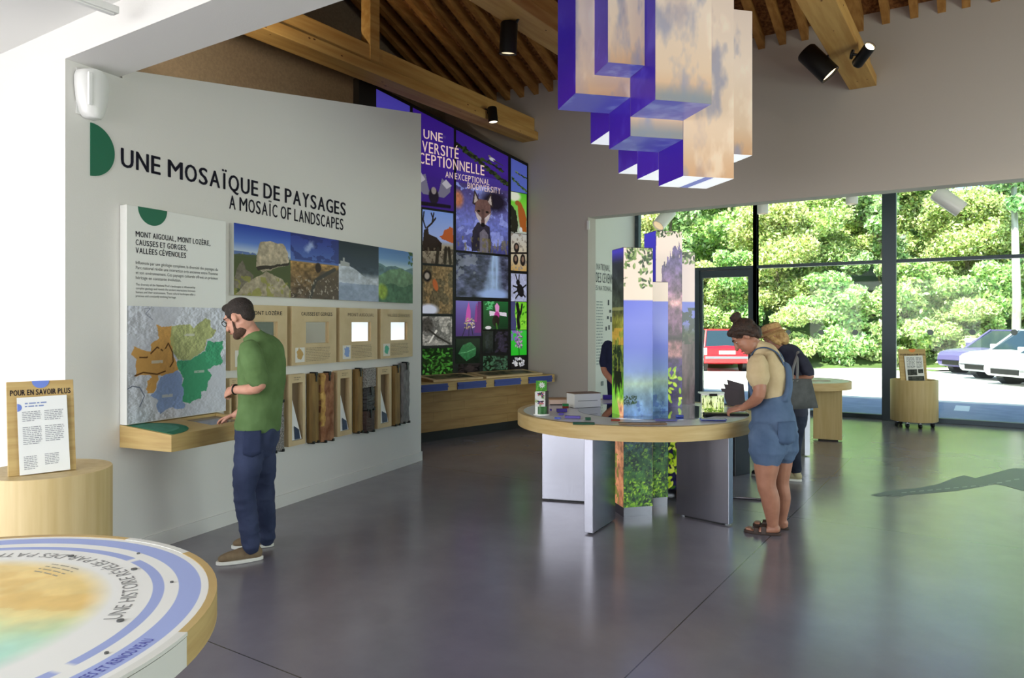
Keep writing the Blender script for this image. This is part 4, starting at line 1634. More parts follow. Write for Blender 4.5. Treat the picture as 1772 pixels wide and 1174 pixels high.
def sky_box(o, w, dpt, z0, lab, seed, under, small=False):
    """o = front-left corner"""
    t = thing('hanging_sky_box', lab, 'light box', o + E1 * (w / 2) + E2 * (dpt / 2) + UP * z0, 'hanging sky light boxes')
    h = ZT - z0
    base = Vector((o.x, o.y, z0))
    core = Frame(base, E1, E2, UP)
    MB().box(core, .002, w - .002, .002, dpt - .002, .002, h).build('case', M_WHITE, t)
    ff = Frame(base, E1, UP, -E2)
    hh = int(60 * h / .9)
    picture(ff, cloud(44, hh, seed, bottom=(128, 140, 150) if seed % 3 == 0 else None), 0, w, 0, h, .001, M_LIGHTBOX, t, 'cloud_print')
    fl = Frame(base + E2 * dpt, -E2, UP, -E1)
    picture(fl, purple(20, hh // 2, seed), 0, dpt, 0, h, .001, M_LIGHTBOX, t, 'dusk_print')
    frr = Frame(base + E1 * w, E2, UP, E1)
    picture(frr, cloud(20, hh // 2, seed + 5), 0, dpt, 0, h, .001, M_LIGHTBOX, t, 'cloud_print')
    fb = Frame(base + E1 * w + E2 * dpt, -E1, UP, E2)
    picture(fb, cloud(20, hh // 2, seed + 9), 0, w, 0, h, .001, M_LIGHTBOX, t, 'cloud_print')
    fu = Frame(base + E2 * dpt, E1, -E2, -UP)
    if under == 'sky':
        picture(fu, sky_under(seed), 0, w, 0, dpt, .001, M_LIGHTBOX, t, 'underside')
    else:
        picture(fu, lit_under(under == 'stripe'), 0, w, 0, dpt, .001, M_LITUNDER, t, 'underside')
    cb = MB()
    for a, b in ((.1, .5), (.9, .5)):
        q = base + E1 * (w * a) + E2 * (dpt * b)
        cb.cyl((q.x, q.y, ZT), (q.x, q.y, roof_z(q.y) - .01), .004, seg=6)
    cb.build('steel_cable', M_STEEL, t)
    return t


g = .004
cell = lambda c, r: BO + E1 * (c * BOXM) + E2 * (r * BOXM)
s1 = BOXM - g
sky_box(BO + E1 * .157 - E2 * .294, .298, .288, 3.575, 'smallest sky box, hanging foremost with a pale cloud front', 2, 'sky')
sky_box(cell(0, 0), s1, s1, 3.42, 'leftmost hanging sky box with a wide purple left side', 5, 'sky')
sky_box(cell(1, -1), s1, s1, 3.264, 'central front sky box with grey clouds and a blue underside', 9, 'sky')
sky_box(cell(1, 0), s1, s1, 3.11, 'sky box directly behind and below the central front one, grey strip showing', 12, 'sky')
sky_box(cell(2, 0), s1, s1, 2.81, 'lowest hanging sky box, peach front and white underside with a blue stripe', 4, 'stripe')
sky_box(cell(3, 1), s1, s1, 3.135, 'rightmost hanging sky box, white lit underside', 7, 'lit')
sky_box(cell(1, 1), s1, s1, 3.268, 'purple sided sky box dangling behind the leftmost one', 10, 'lit')
sky_box(cell(2, 2), s1, s1, 3.11, 'rearmost sky box, only a purple corner showing', 13, 'lit')
sky_box(cell(2, 1), s1, s1, 2.96, 'purple sided sky box just behind the lowest one', 16, 'lit')

# ================================================================== LANDSCAPE COLUMNS ON THE TABLE
KM = .262
KO = W(.919, 6.0)
kcell = lambda c, r: KO + E1 * (c * KM) + E2 * (r * .2525)
ZL = .08


def zf(p, ztop):
    return ZL + p.Y * (ztop - ZL)


def paint_z(w, ztop, stops):
    p = Pic(w, int((ztop - ZL) * 230))
    z = zf(p, ztop)
    for k in range(3):
        p.c[..., k] = np.interp(z, [a for a, _ in stops], [c[k] for _, c in stops])
    return p, z


LEAF = [(60, 84, 44), (110, 136, 70), (40, 56, 34), (150, 168, 110)]
YLEAF = [(190, 220, 60), (150, 190, 40), (214, 232, 90)]


def leaf_z(p, ztop, box, n, size, cols, seed):
    h = ztop - ZL
    return p.leaves((box[0], (box[1] - ZL) / h, box[2], (box[3] - ZL) / h), n, size, cols, seed)


def valley_front(w, ztop, seed, leaves):
    p, z = paint_z(w, ztop, [(0.08, (70, 110, 40)), (.5, (46, 84, 56)), (.7, (66, 84, 130)), (.84, (96, 130, 176)), (1.0, (120, 150, 170)), (1.1, (160, 186, 170)), (1.2, (128, 150, 200)), (1.4, (112, 124, 206)), (1.6, (120, 128, 212)), (1.785, (104, 112, 208)), (1.795, (226, 206, 190)), (ztop, (230, 210, 196))])
    n_ = p.n(5, 30, seed, 5)
    p.shade((n_ - .5) * .8 * np.clip((1.25 - z) * 3, 0, 1))
    p.mix(np.clip((p.n(5, 34, seed + 3, 5, .7) - .48) * 8, 0, 1) * (z < .72) * .85, (24, 40, 40))
    p.mix(np.clip((p.n(14, 110, seed + 4, 4, .7) - .56) * 9, 0, 1) * (z < .6) * .8, (112, 156, 54))
    leaf_z(p, ztop, (0, .08, 1, .3), 120, .05, [(110, 160, 44), (60, 96, 36), (30, 52, 26), (140, 180, 60)], seed + 8)
    p.mix((p.n(4, 30, seed + 6) > .58) * (z > .7) * (z < .98) * .5, (60, 84, 150))
    if leaves:
        leaf_z(p, ztop, (.1, ztop - .1, 1, ztop), 50, .07, LEAF, seed)
        leaf_z(p, ztop, (.55, ztop - .33, .95, ztop - .1), 34, .07, LEAF, seed + 1)
        leaf_z(p, ztop, (.05, ztop - .2, .4, ztop - .05), 16, .07, LEAF, seed + 2)
        leaf_z(p, ztop, (.0, .93, .45, 1.0), 60, .03, [(26, 50, 26), (40, 70, 36)], seed + 3)
        leaf_z(p, ztop, (.0, 1.9, .12, 2.02), 8, .03, LEAF, seed + 4)
    return p


def path_left(w, ztop, seed):
    p, z = paint_z(w, ztop, [(.08, (210, 140, 100)), (.6, (214, 150, 110)), (.9, (226, 160, 124)), (1.0, (120, 190, 50)), (1.14, (110, 180, 50)), (1.2, (70, 96, 40)), (1.6, (130, 130, 50)), (1.75, (54, 62, 50)), (2.1, (46, 50, 58)), (2.2, (70, 62, 180))])
    p.shade((p.n(5, 40, seed, 5) - .5) * 1.1 * np.clip((2.1 - z) * 9, 0, 1))
    p.mix((p.X < .55 - (z - .9) * 2.0) * (z > .82) * (z < 1.15) * .9, (120, 196, 54))
    X, Y = p.warp(.12, 12, 6)
    p.mix(p.blob(.45, (1.33 - ZL) / (ztop - ZL), .4, .05, .4, X=X, Y=Y), (30, 46, 26))
    p.mix(p.blob(.5, (1.14 - ZL) / (ztop - ZL), .4, .05, .4, X=X, Y=Y), (22, 30, 18))
    p.mix((p.n(8, 60, 14) > .55) * (z > 1.2) * (z < 1.5) * .6, (140, 150, 60))
    p.mix((z > 1.42) * (z < 1.56) * (p.n(6, 30, 12) > .45) * .7, (196, 150, 60))
    p.mix((p.X < .6) * (z < .5) * (p.n(6, 40, 4) > .5) * .7, (110, 140, 50))
    p.mix(((np.abs(z - 1.72)) < .012) * .6, (150, 150, 90))
    return p


def rock_front(w, ztop, seed):
    p, z = paint_z(w, ztop, [(.08, (30, 30, 60)), (.7, (40, 30, 74)), (.9, (50, 36, 88)), (1.2, (66, 48, 104)), (1.27, (70, 46, 90)), (1.3, (170, 122, 124)), (1.42, (150, 104, 110)), (1.46, (50, 36, 50)), (1.5, (104, 70, 96)), (1.72, (120, 84, 110)), (1.78, (186, 142, 140)), (1.9, (120, 88, 116)), (2.15, (100, 84, 130)), (ztop, (96, 84, 128))])
    p.shade((p.n(6, 40, seed, 5, .65) - .5) * 1.5)
    X, Y = p.warp(.18, 9, 3)
    sky = p.poly([(0, (1.8 - ZL) / (ztop - ZL)), (.22, (1.88 - ZL) / (ztop - ZL)), (.2, (2.1 - ZL) / (ztop - ZL)), (.5, (2.24 - ZL) / (ztop - ZL)), (.7, (2.3 - ZL) / (ztop - ZL)), (1, (2.27 - ZL) / (ztop - ZL)), (1, 1), (0, 1)], X, np.clip(Y, 0, .999))
    p.mix(sky, (228, 208, 196))
    leaf_z(p, ztop, (.0, ztop - .05, 1, ztop), 26, .06, LEAF, seed)
    leaf_z(p, ztop, (.3, .86, .95, 1.2), 24, .1, YLEAF, seed + 1)
    leaf_z(p, ztop, (.3, .1, 1, .7), 90, .1, YLEAF + [(60, 100, 30)], seed + 3)
    return p


def trunk_front(w, ztop, seed):
    p, z = paint_z(w, ztop, [(.08, (50, 40, 48)), (.9, (84, 66, 72)), (1.4, (96, 76, 80)), (1.5, (70, 80, 60)), (1.6, (120, 124, 190)), (1.8, (112, 122, 206)), (1.81, (226, 204, 192)), (ztop, (228, 208, 198))])
    p.shade((p.n(8, 16, seed, 5) - .5) * 1.2 * (z < 1.5))
    p.mix((p.X < .45 - (z - .9) * .3) * (z < 1.5) * .85, (24, 20, 28))
    p.mix((p.n(6, 40, 5) > .5) * (z > 1.4) * (z < 1.75) * (p.X > .2) * .8, (44, 56, 44))
    leaf_z(p, ztop, (.5, ztop - .13, 1, ztop), 22, .09, LEAF, seed)
    return p


def column(o, ztop, lab, front, left, w):
    t = thing('landscape_column', lab, 'column', o + E1 * (w / 2) + E2 * .125, 'printed landscape columns through the round table', 'thing')
    base = Vector((o.x, o.y, 0))
    core = Frame(base, E1, E2, UP)
    dp_ = .2495
    MB().box(core, .002, w - .002, .002, dp_ - .002, ZL, ztop - .001).build('core', mat('column_core', (70, 56, 120), .5), t)
    MB().box(core, .004, w - .004, .004, dp_ - .004, 0, ZL).build('plinth', M_STEEL, t)
    MB().box(core, 0, w, 0, dp_, ztop - .001, ztop + .004).build('cap', M_DARK, t)
    picture(Frame(base, E1, UP, -E2), front, 0, w, ZL, ztop, .001, M_COLPRINT, t, 'front_print')
    picture(Frame(base + E2 * dp_, -E2, UP, -E1), left, 0, dp_, ZL, ztop, .001, M_COLPRINT, t, 'side_print')
    picture(Frame(base + E1 * w, E2, UP, E1), left, 0, dp_, ZL, ztop, .001, M_COLPRINT, t, 'side_print')
    picture(Frame(base + E1 * w + E2 * dp_, -E1, UP, E2), front, 0, w, ZL, ztop, .001, M_COLPRINT, t, 'back_print')
    return t


def dusk_left(ztop, seed):
    p, z = paint_z(20, ztop, [(.08, (26, 26, 40)), (.9, (60, 50, 120)), (1.8, (60, 56, 180)), (ztop, (72, 66, 198))])
    return p


column(kcell(0, 0), 2.225, 'foremost landscape column with blue valley front and orange path side', valley_front(68, 2.225, 3, True), path_left(54, 2.225, 5), KM - .002)
column(kcell(1, 1), 1.96, 'lowest landscape column with blue valley print, in the middle', valley_front(68, 1.96, 8, False), dusk_left(1.96, 2), KM - .002)
column(kcell(2, 2), 2.44, 'tallest landscape column with a purple rock face print', rock_front(68, 2.44, 4), dusk_left(2.44, 3), KM - .002)
column(kcell(3, 3), 2.28, 'rearmost landscape column with a dark tree trunk print', trunk_front(60, 2.28, 6), dusk_left(2.28, 4), KM - .002)

# ================================================================== ROUND EXHIBIT TABLE
TC, TR, TZ = W(1.07, 6.4), 1.02, .834
t = thing('round_exhibit_table', 'round white-topped table with beech rim and steel slab legs around the landscape columns', 'table', TC)


def disc_ring(c, r0, r1, z0, z1, a0=0, a1=2 * PI, seg=96):
    mb = MB()
    n_ = max(4, int(seg * (a1 - a0) / (2 * PI)))
    P, F = [], []
    for i in range(n_ + 1):
        a = a0 + (a1 - a0) * i / n_
        d = RV * math.cos(a) + FV * math.sin(a)
        P += [c + d * r0 + UP * z0, c + d * r1 + UP * z0, c + d * r1 + UP * z1, c + d * r0 + UP * z1]
    for i in range(n_):
        k = i * 4
        for q in range(4):
            F.append((k + q, k + (q + 1) % 4, k + 4 + (q + 1) % 4, k + 4 + q))
    if a1 - a0 < 2 * PI - .01:
        F += [(0, 1, 2, 3), (n_ * 4 + 3, n_ * 4 + 2, n_ * 4 + 1, n_ * 4)]
    return mb.add(P, F)


disc_ring(TC, TR - .05, TR, TZ - .113, TZ).build('wooden_rim', M_WOOD, t, auto=40)
M_TOP = mat('satin_white_top', (214, 212, 214), .28)
# top with a square hole row for the columns is hidden by them: one disc
cut = MB()
for k in range(4):
    q = kcell(k, k) + UP * .5
    cut.box(Frame(q, E1, E2, UP), -.001, KM - .001, -.001, .2505, 0, .6)


def pierced(o):
    c = cut.build('cutter', M_TOP)
    b = o.modifiers.new('b', 'BOOLEAN')
    b.operation = 'DIFFERENCE'
    b.solver = 'EXACT'
    b.object = c
    dg = bpy.context.evaluated_depsgraph_get()
    o.data = bpy.data.meshes.new_from_object(o.evaluated_get(dg))
    o.modifiers.clear()
    bpy.data.objects.remove(c)


pierced(MB().lathe(TC, UP, [(0, TZ - .03), (TR - .05, TZ - .03), (TR - .05, TZ - .003), (0, TZ - .003)], 96).build('tabletop', M_TOP, t, auto=40))
pierced(MB().lathe(W(1.2, 6.42), UP, [(0, TZ - .0029), (.62, TZ - .0029), (.62, TZ - .0005), (0, TZ - .0005)], 72).build('mirror_inlay', M_MIRROR, t, auto=40))
for ang in (-119, -44, 17, 90, 164):
    a = math.radians(ang)
    rd = RV * math.cos(a) + FV * math.sin(a)
    td = Vector((-rd.y, rd.x, 0))
    lf = Frame(TC, rd, td, UP)
    r1 = {-119: 1.012, -44: .92, 17: .93, 90: .9, 164: .82}[ang]
    l = MB().box(lf, r1 - .47, r1, -.036, .036, .012, TZ - .03 if r1 < .97 else TZ - .113).build('leg', M_STEEL, t, bevel=.003)
    MB().box(lf, r1 - .4, r1 - .06, -.025, .025, 0, .012).build('leg_foot', M_BLACK, l)


def T(px, py, z=TZ):
    r = ray(px, py)
    return EYE + r * ((z - CAMZ) / r.z)


def block(name, cat, lab, px, py, w, dpt, h, m, rot=0, group=None, z=TZ, bevel=.003):
    c = T(px, py, z)
    a = math.radians(rot)
    x = RV * math.cos(a) + FV * math.sin(a)
    fr = Frame(c, x, Vector((-x.y, x.x, 0)), UP)
    o = MB().box(fr, -w / 2, w / 2, -dpt / 2, dpt / 2, 0.0005, h).build(name, m, bevel=bevel)
    return tag(o, lab, cat, group), fr


M_PUR = mat('violet_paint', (70, 54, 150), .4)
M_BLU = mat('soft_blue_paint', (74, 92, 186), .4)
M_DGR = mat('bottle_green_paint', (24, 70, 50), .4)
M_LGR = mat('leaf_green_paint', (30, 130, 70), .4)
M_RED = mat('brick_red_paint', (130, 44, 30), .5)
G = 'painted game pieces on the round table'
block('game_piece', 'game piece', 'brick red game piece carrying the green cap, near the leaflet stand', 978.5, 707, .055, .03, .034, M_RED, 4, G)
c = T(978.5, 707)
block('game_piece', 'game piece', 'leaf green cap lying on the red game piece', 978.5, 703.3, .055, .03, .022, M_LGR, 4, G, z=TZ + .0345)
block('game_piece', 'game piece', 'large violet game piece in front of the red and green pair', 972, 713.5, .09, .035, .03, M_PUR, 8, G)
block('game_piece', 'game piece', 'small violet game piece below the large violet one', 971, 718.5, .045, .03, .016, M_PUR, -8, G)
block('game_piece', 'game piece', 'tiny purple game piece touching the leaflet stand', 953, 711.5, .018, .018, .018, M_PUR, 0, G)
block('game_piece', 'game piece', 'small blue game piece left of the long violet bar', 965, 725, .05, .03, .012, M_BLU, -12, G)
block('game_piece', 'game piece', 'long violet bar lying on the white tabletop', 991, 724.5, .125, .03, .022, M_PUR, -14, G)
block('game_piece', 'game piece', 'small dark green cube behind the long dark green bar', 1017.5, 727.5, .045, .03, .022, M_DGR, -4, G)
block('game_piece', 'game piece', 'long dark green bar near the table edge', 1010, 735.3, .165, .035, .018, M_DGR, -3, G)
block('game_piece', 'game piece', 'brick red piece at the foot of the foremost column', 1065, 729, .07, .03, .016, M_RED, -4, G)
block('game_piece', 'game piece', 'long blue grey bar right of the brown board', 1152, 728.5, .17, .06, .014, mat('blue_grey_paint', (92, 94, 150), .4), -5, G)
block('game_piece', 'game piece', 'short bright blue piece on the mirror by the columns', 1176, 722.5, .06, .03, .02, M_BLU, 4, G)
block('game_piece', 'game piece', 'violet box at the far side of the mirror, left of the columns', 1051, 691.5, .09, .05, .045, M_PUR, 4, G)
block('wooden_board', 'board', 'flat brown board at the front edge of the round table', 1112, 734.5, .36, .07, .012, mat('walnut_board', (140, 112, 84), .5, rgb2=(118, 92, 68), scale=(4, 30, 4)), -1)
block('notepad', 'notepad', 'thin blue edged pad with a pale top at the table edge', 1234, 727.5, .2, .07, .014, M_BLU, -6)
c, fr = block('notepad_sheet', 'sheet', 'pale sheet lying on the blue edged pad', 1234, 725.8, .185, .058, .002, mat('pale_sheet', (196, 206, 196), .5), -6, z=TZ + .0145, bevel=0)

# white long box + open box
b0, fr = block('white_box', 'box', 'long white lidded box on the far left of the table', 1010, 704, .27, .16, .125, M_WHITE, 22)
MB().box(fr, -.137, .137, -.082, .082, .1255, .131).build('lid_board', mat('brown_lid', (132, 106, 84), .6), b0)
MB().box(fr, -.1, .1, -.0812, -.0801, .06, .064).build('drawer_gap', M_INKG, b0)
b1, fr = block('open_box', 'box', 'low open box with a brown flap behind the leaflet stand', 968, 700, .2, .12, .05, mat('pinkish_card', (206, 180, 164), .6), 6)
MB().box(fr, -.104, .104, -.062, .066, .0505, .06).build('brown_flap', mat('brown_flap', (146, 110, 72), .6), b1)
MB().box(fr, -.1005, .1005, -.0608, -.0602, .0, .008).build('dark_edge', M_BLACK, b1)

# leaflet stand with booklets
c = T(937, 718.5)
fr = Frame(c, RV, FV, UP)
t = thing('leaflet_stand', 'green flower leaflet stand on the left of the round table', 'stand', c)
MB().cyl(c + UP * .0005, c + UP * .012, .066, seg=32).build('base', M_WHITE, t)
MB().box(fr, -.045, .045, .02, .03, .012, .285).build('back_card', mat('green_card', (70, 140, 56), .5), t)
pp = Pic(36, 40, (74, 146, 58))
pp.mix(pp.n(4, 4, 2) > .55, (110, 170, 70))
for k in range(9):
    a = k * 2 * PI / 9
    pp.mix(pp.blob(.55 + .18 * math.cos(a), .6 + .16 * math.sin(a), .12, .04, .3, a), (224, 222, 226))
pp.mix(pp.blob(.55, .6, .06, .05, .3), (180, 150, 170))
picture(Frame(c, RV, UP, -FV), pp, -.045, .045, .19, .285, -.0195, M_PRINT, t, 'flower_print')
pp = Pic(36, 30, (40, 96, 44))
pp.mix(pp.n(5, 5, 4) > .5, (84, 140, 70))
pp.mix((np.abs(pp.Y - .4) < .05) * .6, (220, 226, 210))
cyl = MB().cyl(c + UP * .012, c + UP * .075, .056, seg=32).build('round_pocket', mat('pocket_green', (58, 118, 52), .4, rgb2=(30, 84, 40), scale=(30, 30, 30)), t, auto=40)
for k, (z0, z1, n_) in enumerate(((.075, .13, -.045), (.13, .2, -.028))):
    pp = Pic(30, 26, (216, 214, 214))
    pp.mix(pp.n(4, 4, k + 5) > .55, (150, 170, 120))
    pp.leaves((.3, .3, .8, .8), 14, .12, [(70, 60, 120), (40, 36, 50), (190, 90, 110)], k)
    fb_ = Frame(c + FV * n_, RV, UP, -FV)
    bk = MB().box(Frame(c + FV * n_, RV, FV, UP), -.055, .03, 0, .006, z0 - .06 if k else .012, z1).build('booklet', M_PAPER)
    tag(bk, ['lower white booklet in the green leaflet stand', 'upper white booklet in the green leaflet stand'][k], 'booklet')
    picture(fb_, pp, -.055, .03, z0, z1, .001, M_PRINT, bk, 'booklet_cover')
MB().box(fr, .03, .058, -.035, .02, .012, .2).build('dark_side_card', mat('dark_side_card', (44, 38, 34), .5), t)

# diorama box, trays and fanned boards near the woman
c = T(1233, 715)
fr = Frame(c, RV, FV, UP)
t = thing('reed_diorama', 'lit reed picture box with pale lid, left of the woman with a bun', 'diorama', c)
MB().box(fr, -.095, .1, .0, .02, .0005, .165).build('case', M_WHITE, t)
pp = Pic(46, 40).grad([(0, (150, 170, 70)), (.3, (190, 206, 120)), (.7, (216, 224, 170)), (1, (180, 200, 150))])
pp.mix(pp.n(20, 3, 3) > .55, (232, 236, 190))
pp.mix(pp.n(24, 4, 8) > .6, (90, 100, 50))
pp.mix((pp.Y < .25) * (pp.n(12, 12, 4) > .5), (84, 120, 40))
picture(Frame(c, RV, UP, -FV), pp, -.092, .097, .005, .15, .001, picture_mat('lit_reed_print', .55, .3), t, 'reed_print')
MB().box(fr, -.11, .1, -.01, .06, .165, .178).build('pale_lid', mat('pale_lid', (206, 214, 206), .4), t)
MB().box(fr, -.03, .035, -.02, -.005, .145, .165).build('black_handle', M_BLACK, t)
o, fr = block('black_tray', 'tray', 'shallow black tray under the hands of the woman with a bun', 1256, 719, .36, .1, .02, M_BLACK, -5)
MB().box(fr, -.16, .16, -.035, .035, .02, .022).build('tray_print', mat('tray_print', (120, 140, 60), .4, rgb2=(60, 60, 40), scale=(30, 30, 30)), o)
M_PAGE = mat('dark_violet_board', (58, 44, 52), .5)
for k, (dx, lean, lab) in enumerate(((0, .02, 'front fanned dark board standing beside the woman'), (.045, .035, 'middle fanned dark board standing beside the woman'), (.085, .05, 'rear fanned dark board standing beside the woman'))):
    c = T(1266 + k * 5, 703 - 1.5 * k)
    q = [c + UP * .001 + RV * -.035, c + UP * .001 + RV * .075, c + UP * (.15 + .02 * k) + RV * .06, c + UP * (.165 + .035 * k) + RV * -.1]
    o = MB().prism(q, FV * .006).build('fanned_board', M_PAGE)
    tag(o, lab, 'board', 'fanned boards on the round table')

# ================================================================== SECOND TABLE (by the glazing)
def FP0(px, py):
    r = ray(px, py)
    q = EYE + r * (-CAMZ / r.z)
    return Vector((q.x, q.y, 0))


c2, r2 = W(4.03, 10.1), .62
t = thing('second_round_table', 'beech round table with slab legs near the glazing, behind the two women', 'table', c2)
disc_ring(c2, r2 - .03, r2, .715, .815).build('wooden_rim', M_WOOD, t, auto=40)
MB().lathe(c2, UP, [(0, .75), (r2 - .03, .75), (r2 - .03, .812), (0, .812)], 64).build('tabletop', mat('printed_top_pale', (206, 204, 190), .4, rgb2=(170, 166, 140), scale=(9, 9, 9)), t, auto=40)
for ang, r1, m_ in ((-25, .5, M_WOODV), (95, .5, M_WOODV), (215, .5, M_WOODV)):
    a = math.radians(ang)
    rd = RV * math.cos(a) + FV * math.sin(a)
    lf = Frame(c2, rd, Vector((-rd.y, rd.x, 0)), UP)
    MB().box(lf, r1 - .36, r1, -.075, .075, .02, .75).build('leg', m_, t, bevel=.003)
    MB().box(lf, r1 - .3, r1 - .05, -.05, .05, 0, .02).build('leg_foot', M_BLACK, t)
o = MB().box(Frame(c2, RV, FV, UP), .05, .3, -.2, -.03, .8125, .82).build('map_leaflet', mat('map_leaflet_print', (190, 180, 160), .5, rgb2=(150, 96, 70), scale=(30, 30, 30)))
tag(o, 'printed sheet lying on the beech table near the glazing', 'leaflet')
o = MB().box(Frame(W(3.55, 8.95), RV, FV, UP), -.03, .03, -.2, .2, .012, .8).build('steel_post', M_STEEL)
tag(o, 'narrow steel slab standing behind the woman with the tote bag', 'post')


q = W(2.42, 7.72)
o = MB().box(Frame(q, (RV * .8 + FV * .6), (FV * .8 - RV * .6), UP), -.13, .13, -.03, .03, .0, .78).build('steel_slab', mat('dark_steel_slab', (92, 92, 96), .3, metal=.9), bevel=.003)
tag(o, 'dark steel slab standing on the floor between the table and the woman with a bun', 'stand')
a, b = FP0(1266, 863), FP0(1322, 867)
o = MB().cyl(a + UP * .011, b + UP * .011, .011, seg=10).build('floor_rod', M_STEEL)
tag(o, 'pale metal rod lying on the floor beside the round table', 'rod')


# ================================================================== PEDESTALS
def holder(name, t_lab, p0, p1, height, lean, disc_m, ttl_h=.028):
    """upright beech board standing on p0-p1 (bottom edge), leaning back"""
    x = (p1 - p0).normalized()
    back = Vector((-x.y, x.x, 0))
    y = (UP * height + back * lean).normalized()
    fr = Frame(p0, x, y, x.cross(y))
    w_ = (p1 - p0).length
    L_ = math.hypot(height, lean)
    t = thing(name, t_lab, 'display board', (p0 + p1) / 2)
    MB().box(fr, 0, w_, 0.001, L_, -.018, 0).build('board', M_WOODH, t, bevel=.002)
    half_disc(fr, w_ * .5, L_, w_ * .13, PI, 2 * PI, 0, .002, disc_m, t)
    text(fr, 'POUR EN SAVOIR PLUS', w_ * .05, w_ * .95, L_ - w_ * .245, L_ - w_ * .245 + ttl_h, .0015, M_INK, t, 'board_title', .03)
    return t, fr, w_, L_


def leaflet(fr, u0, u1, v0, v1, tilt, n, lab, photo=False):
    a = tilt
    X = (fr.x * math.cos(a) + fr.y * math.sin(a))
    Y = (fr.y * math.cos(a) - fr.x * math.sin(a))
    lf = Frame(fr.p(u0, v0, n), X, Y, fr.z)
    w_, h_ = u1 - u0, v1 - v0
    t = thing('leaflet', lab, 'leaflet', fr.p((u0 + u1) / 2, v0, n))
    MB().box(lf, 0, w_, 0, h_, 0, .007).build('sheet', M_PAPER, t)
    if photo:
        greek(lf, w_ * .1, w_ * .55, h_ * .5, h_ * .95, 9, .008, M_INKG, t, 'body_print', 1)
        greek(lf, w_ * .62, w_ * .95, h_ * .5, h_ * .95, 9, .008, M_INKG, t, 'body_print', 2)
        for q, sd in (((.1, .62, .22, .46), 3), ((.68, .95, .3, .46), 5), ((.1, .98, .0, .19), 8)):
            pp = Pic(30, 20, (84, 86, 80))
            pp.mix(pp.n(5, 5, sd) > .5, (50, 54, 50))
            picture(lf, pp, w_ * q[0], w_ * q[1], h_ * q[2], h_ * q[3], .008, M_PRINT, t, 'photograph')
    else:
        half_disc(lf, 0, h_ * .87, w_ * .09, -PI / 2, PI / 2, .007, .008, M_BLUEV, t)
        greek(lf, w_ * .15, w_ * .6, h_ * .86, h_ * .94, 2, .008, mat('blue_print', (130, 146, 190), .6), t, 'heading_print', 7)
        for k, (ua, ub, va, vb_, n_) in enumerate(((.09, .48, .68, .82, 6), (.53, .92, .68, .82, 6), (.09, .48, .38, .62, 10), (.53, .92, .4, .62, 9), (.09, .36, .06, .24, 8), (.5, .8, .1, .25, 7))):
            greek(lf, w_ * ua, w_ * ub, h_ * va, h_ * vb_, n_, .008, mat('leaflet_ink', (150, 150, 156), .7), t, 'body_print', k)
        MB().box(lf, w_ * .965, w_ * 1.004, h_ * .55, h_ * .9, -.001, .0065).build('dark_edge_pages', M_BLACK, t)
    return t


# left pedestal
c = W(-2.48, 3.9)
t = thing('round_pedestal', 'beech drum pedestal in front of the bright white wall, bottom left', 'pedestal', c)
MB().lathe(c, UP, [(0, 0.02), (.29, .02), (.29, .0), (.3, .0), (.3, .815), (.297, .82), (0, .82)], 72).build('drum', M_WOODV, t, auto=50)
bl, br = T(14, 826, .8205), T(132, 813, .8205)
t, fr, w_, L_ = holder('information_board', 'beech board with a blue half disc on the left pedestal', bl, br, .475, .1, M_BLUEV)
leaflet(fr, w_ * .16, w_ * .9, -.0, L_ * .82, .015, .012, 'white text leaflet leaning on the board of the left pedestal')

# rolling pedestal by the glazing
c = W(6.24, 11.3)
t = thing('rolling_pedestal', 'beech drum pedestal on casters in front of the glazing', 'pedestal', c)
MB().lathe(c, UP, [(0, .095), (.325, .095), (.33, .1), (.33, .725), (.326, .73), (.30, .73), (.3, .70), (0, .70)], 64).build('drum', M_WOODV, t, auto=50)
for ang in (-140, -100, -30, 40, 110, 170):
    a = math.radians(ang)
    q = c + RV * (.25 * math.cos(a)) + FV * (.25 * math.sin(a))
    cs = MB().cyl(q + UP * .095, q + UP * .07, .014, seg=10).box(Frame(q, RV, FV, UP), -.022, .022, -.012, .012, .04, .075).build('caster', M_STEEL, t)
    MB().cyl(q + RV * -.015 + UP * .0352, q + RV * .015 + UP * .0352, .035, seg=20).build('wheel', M_BLACK, cs)
t, fr, w_, L_ = holder('information_board', 'beech board with an orange half disc on the rolling pedestal', c + RV * -.2 + FV * .02 + UP * .7005, c + RV * .22 + FV * .02 + UP * .7005, .5, .06, mat('orange_vinyl', (236, 140, 60), .5), .026)
leaflet(fr, w_ * .2, w_ * .88, .0, L_ * .78, .03, .012, 'leaflet with three photographs on the rolling pedestal', True)

# ================================================================== ROUND HISTORY TABLE, foreground
c3, r3, z3 = W(-1.6, 1.82), .8, .84
t = thing('history_table', 'large round table with blue rings and a printed map, cut by the lower left corner', 'table', c3)
d2 = math.radians
M_RIMW = mat('white_rim', (226, 224, 216), .4)
disc_ring(c3, r3 - .022, r3, z3 - .085, z3, d2(-2), d2(49)).build('wooden_rim', M_WOODH, t, auto=40)
disc_ring(c3, r3 - .022, r3, z3 - .085, z3, d2(72), d2(190)).build('wooden_rim', M_WOODH, t, auto=40)
disc_ring(c3, r3 - .022, r3, z3 - .085, z3, d2(49), d2(72)).build('white_rim', M_RIMW, t, auto=40)
disc_ring(c3, r3 - .022, r3, z3 - .085, z3 - .012, d2(190), d2(358)).build('white_rim', M_RIMW, t, auto=40)
disc_ring(c3, r3 - .022, r3 + .002, z3 - .009, z3, d2(190), d2(358)).build('white_lip', M_RIMW, t, auto=40)
MB().lathe(c3, UP, [(0, z3 - .06), (r3 - .023, z3 - .06), (r3 - .023, z3 - .002), (0, z3 - .002)], 96).build('tabletop', M_RIMW, t, auto=40)
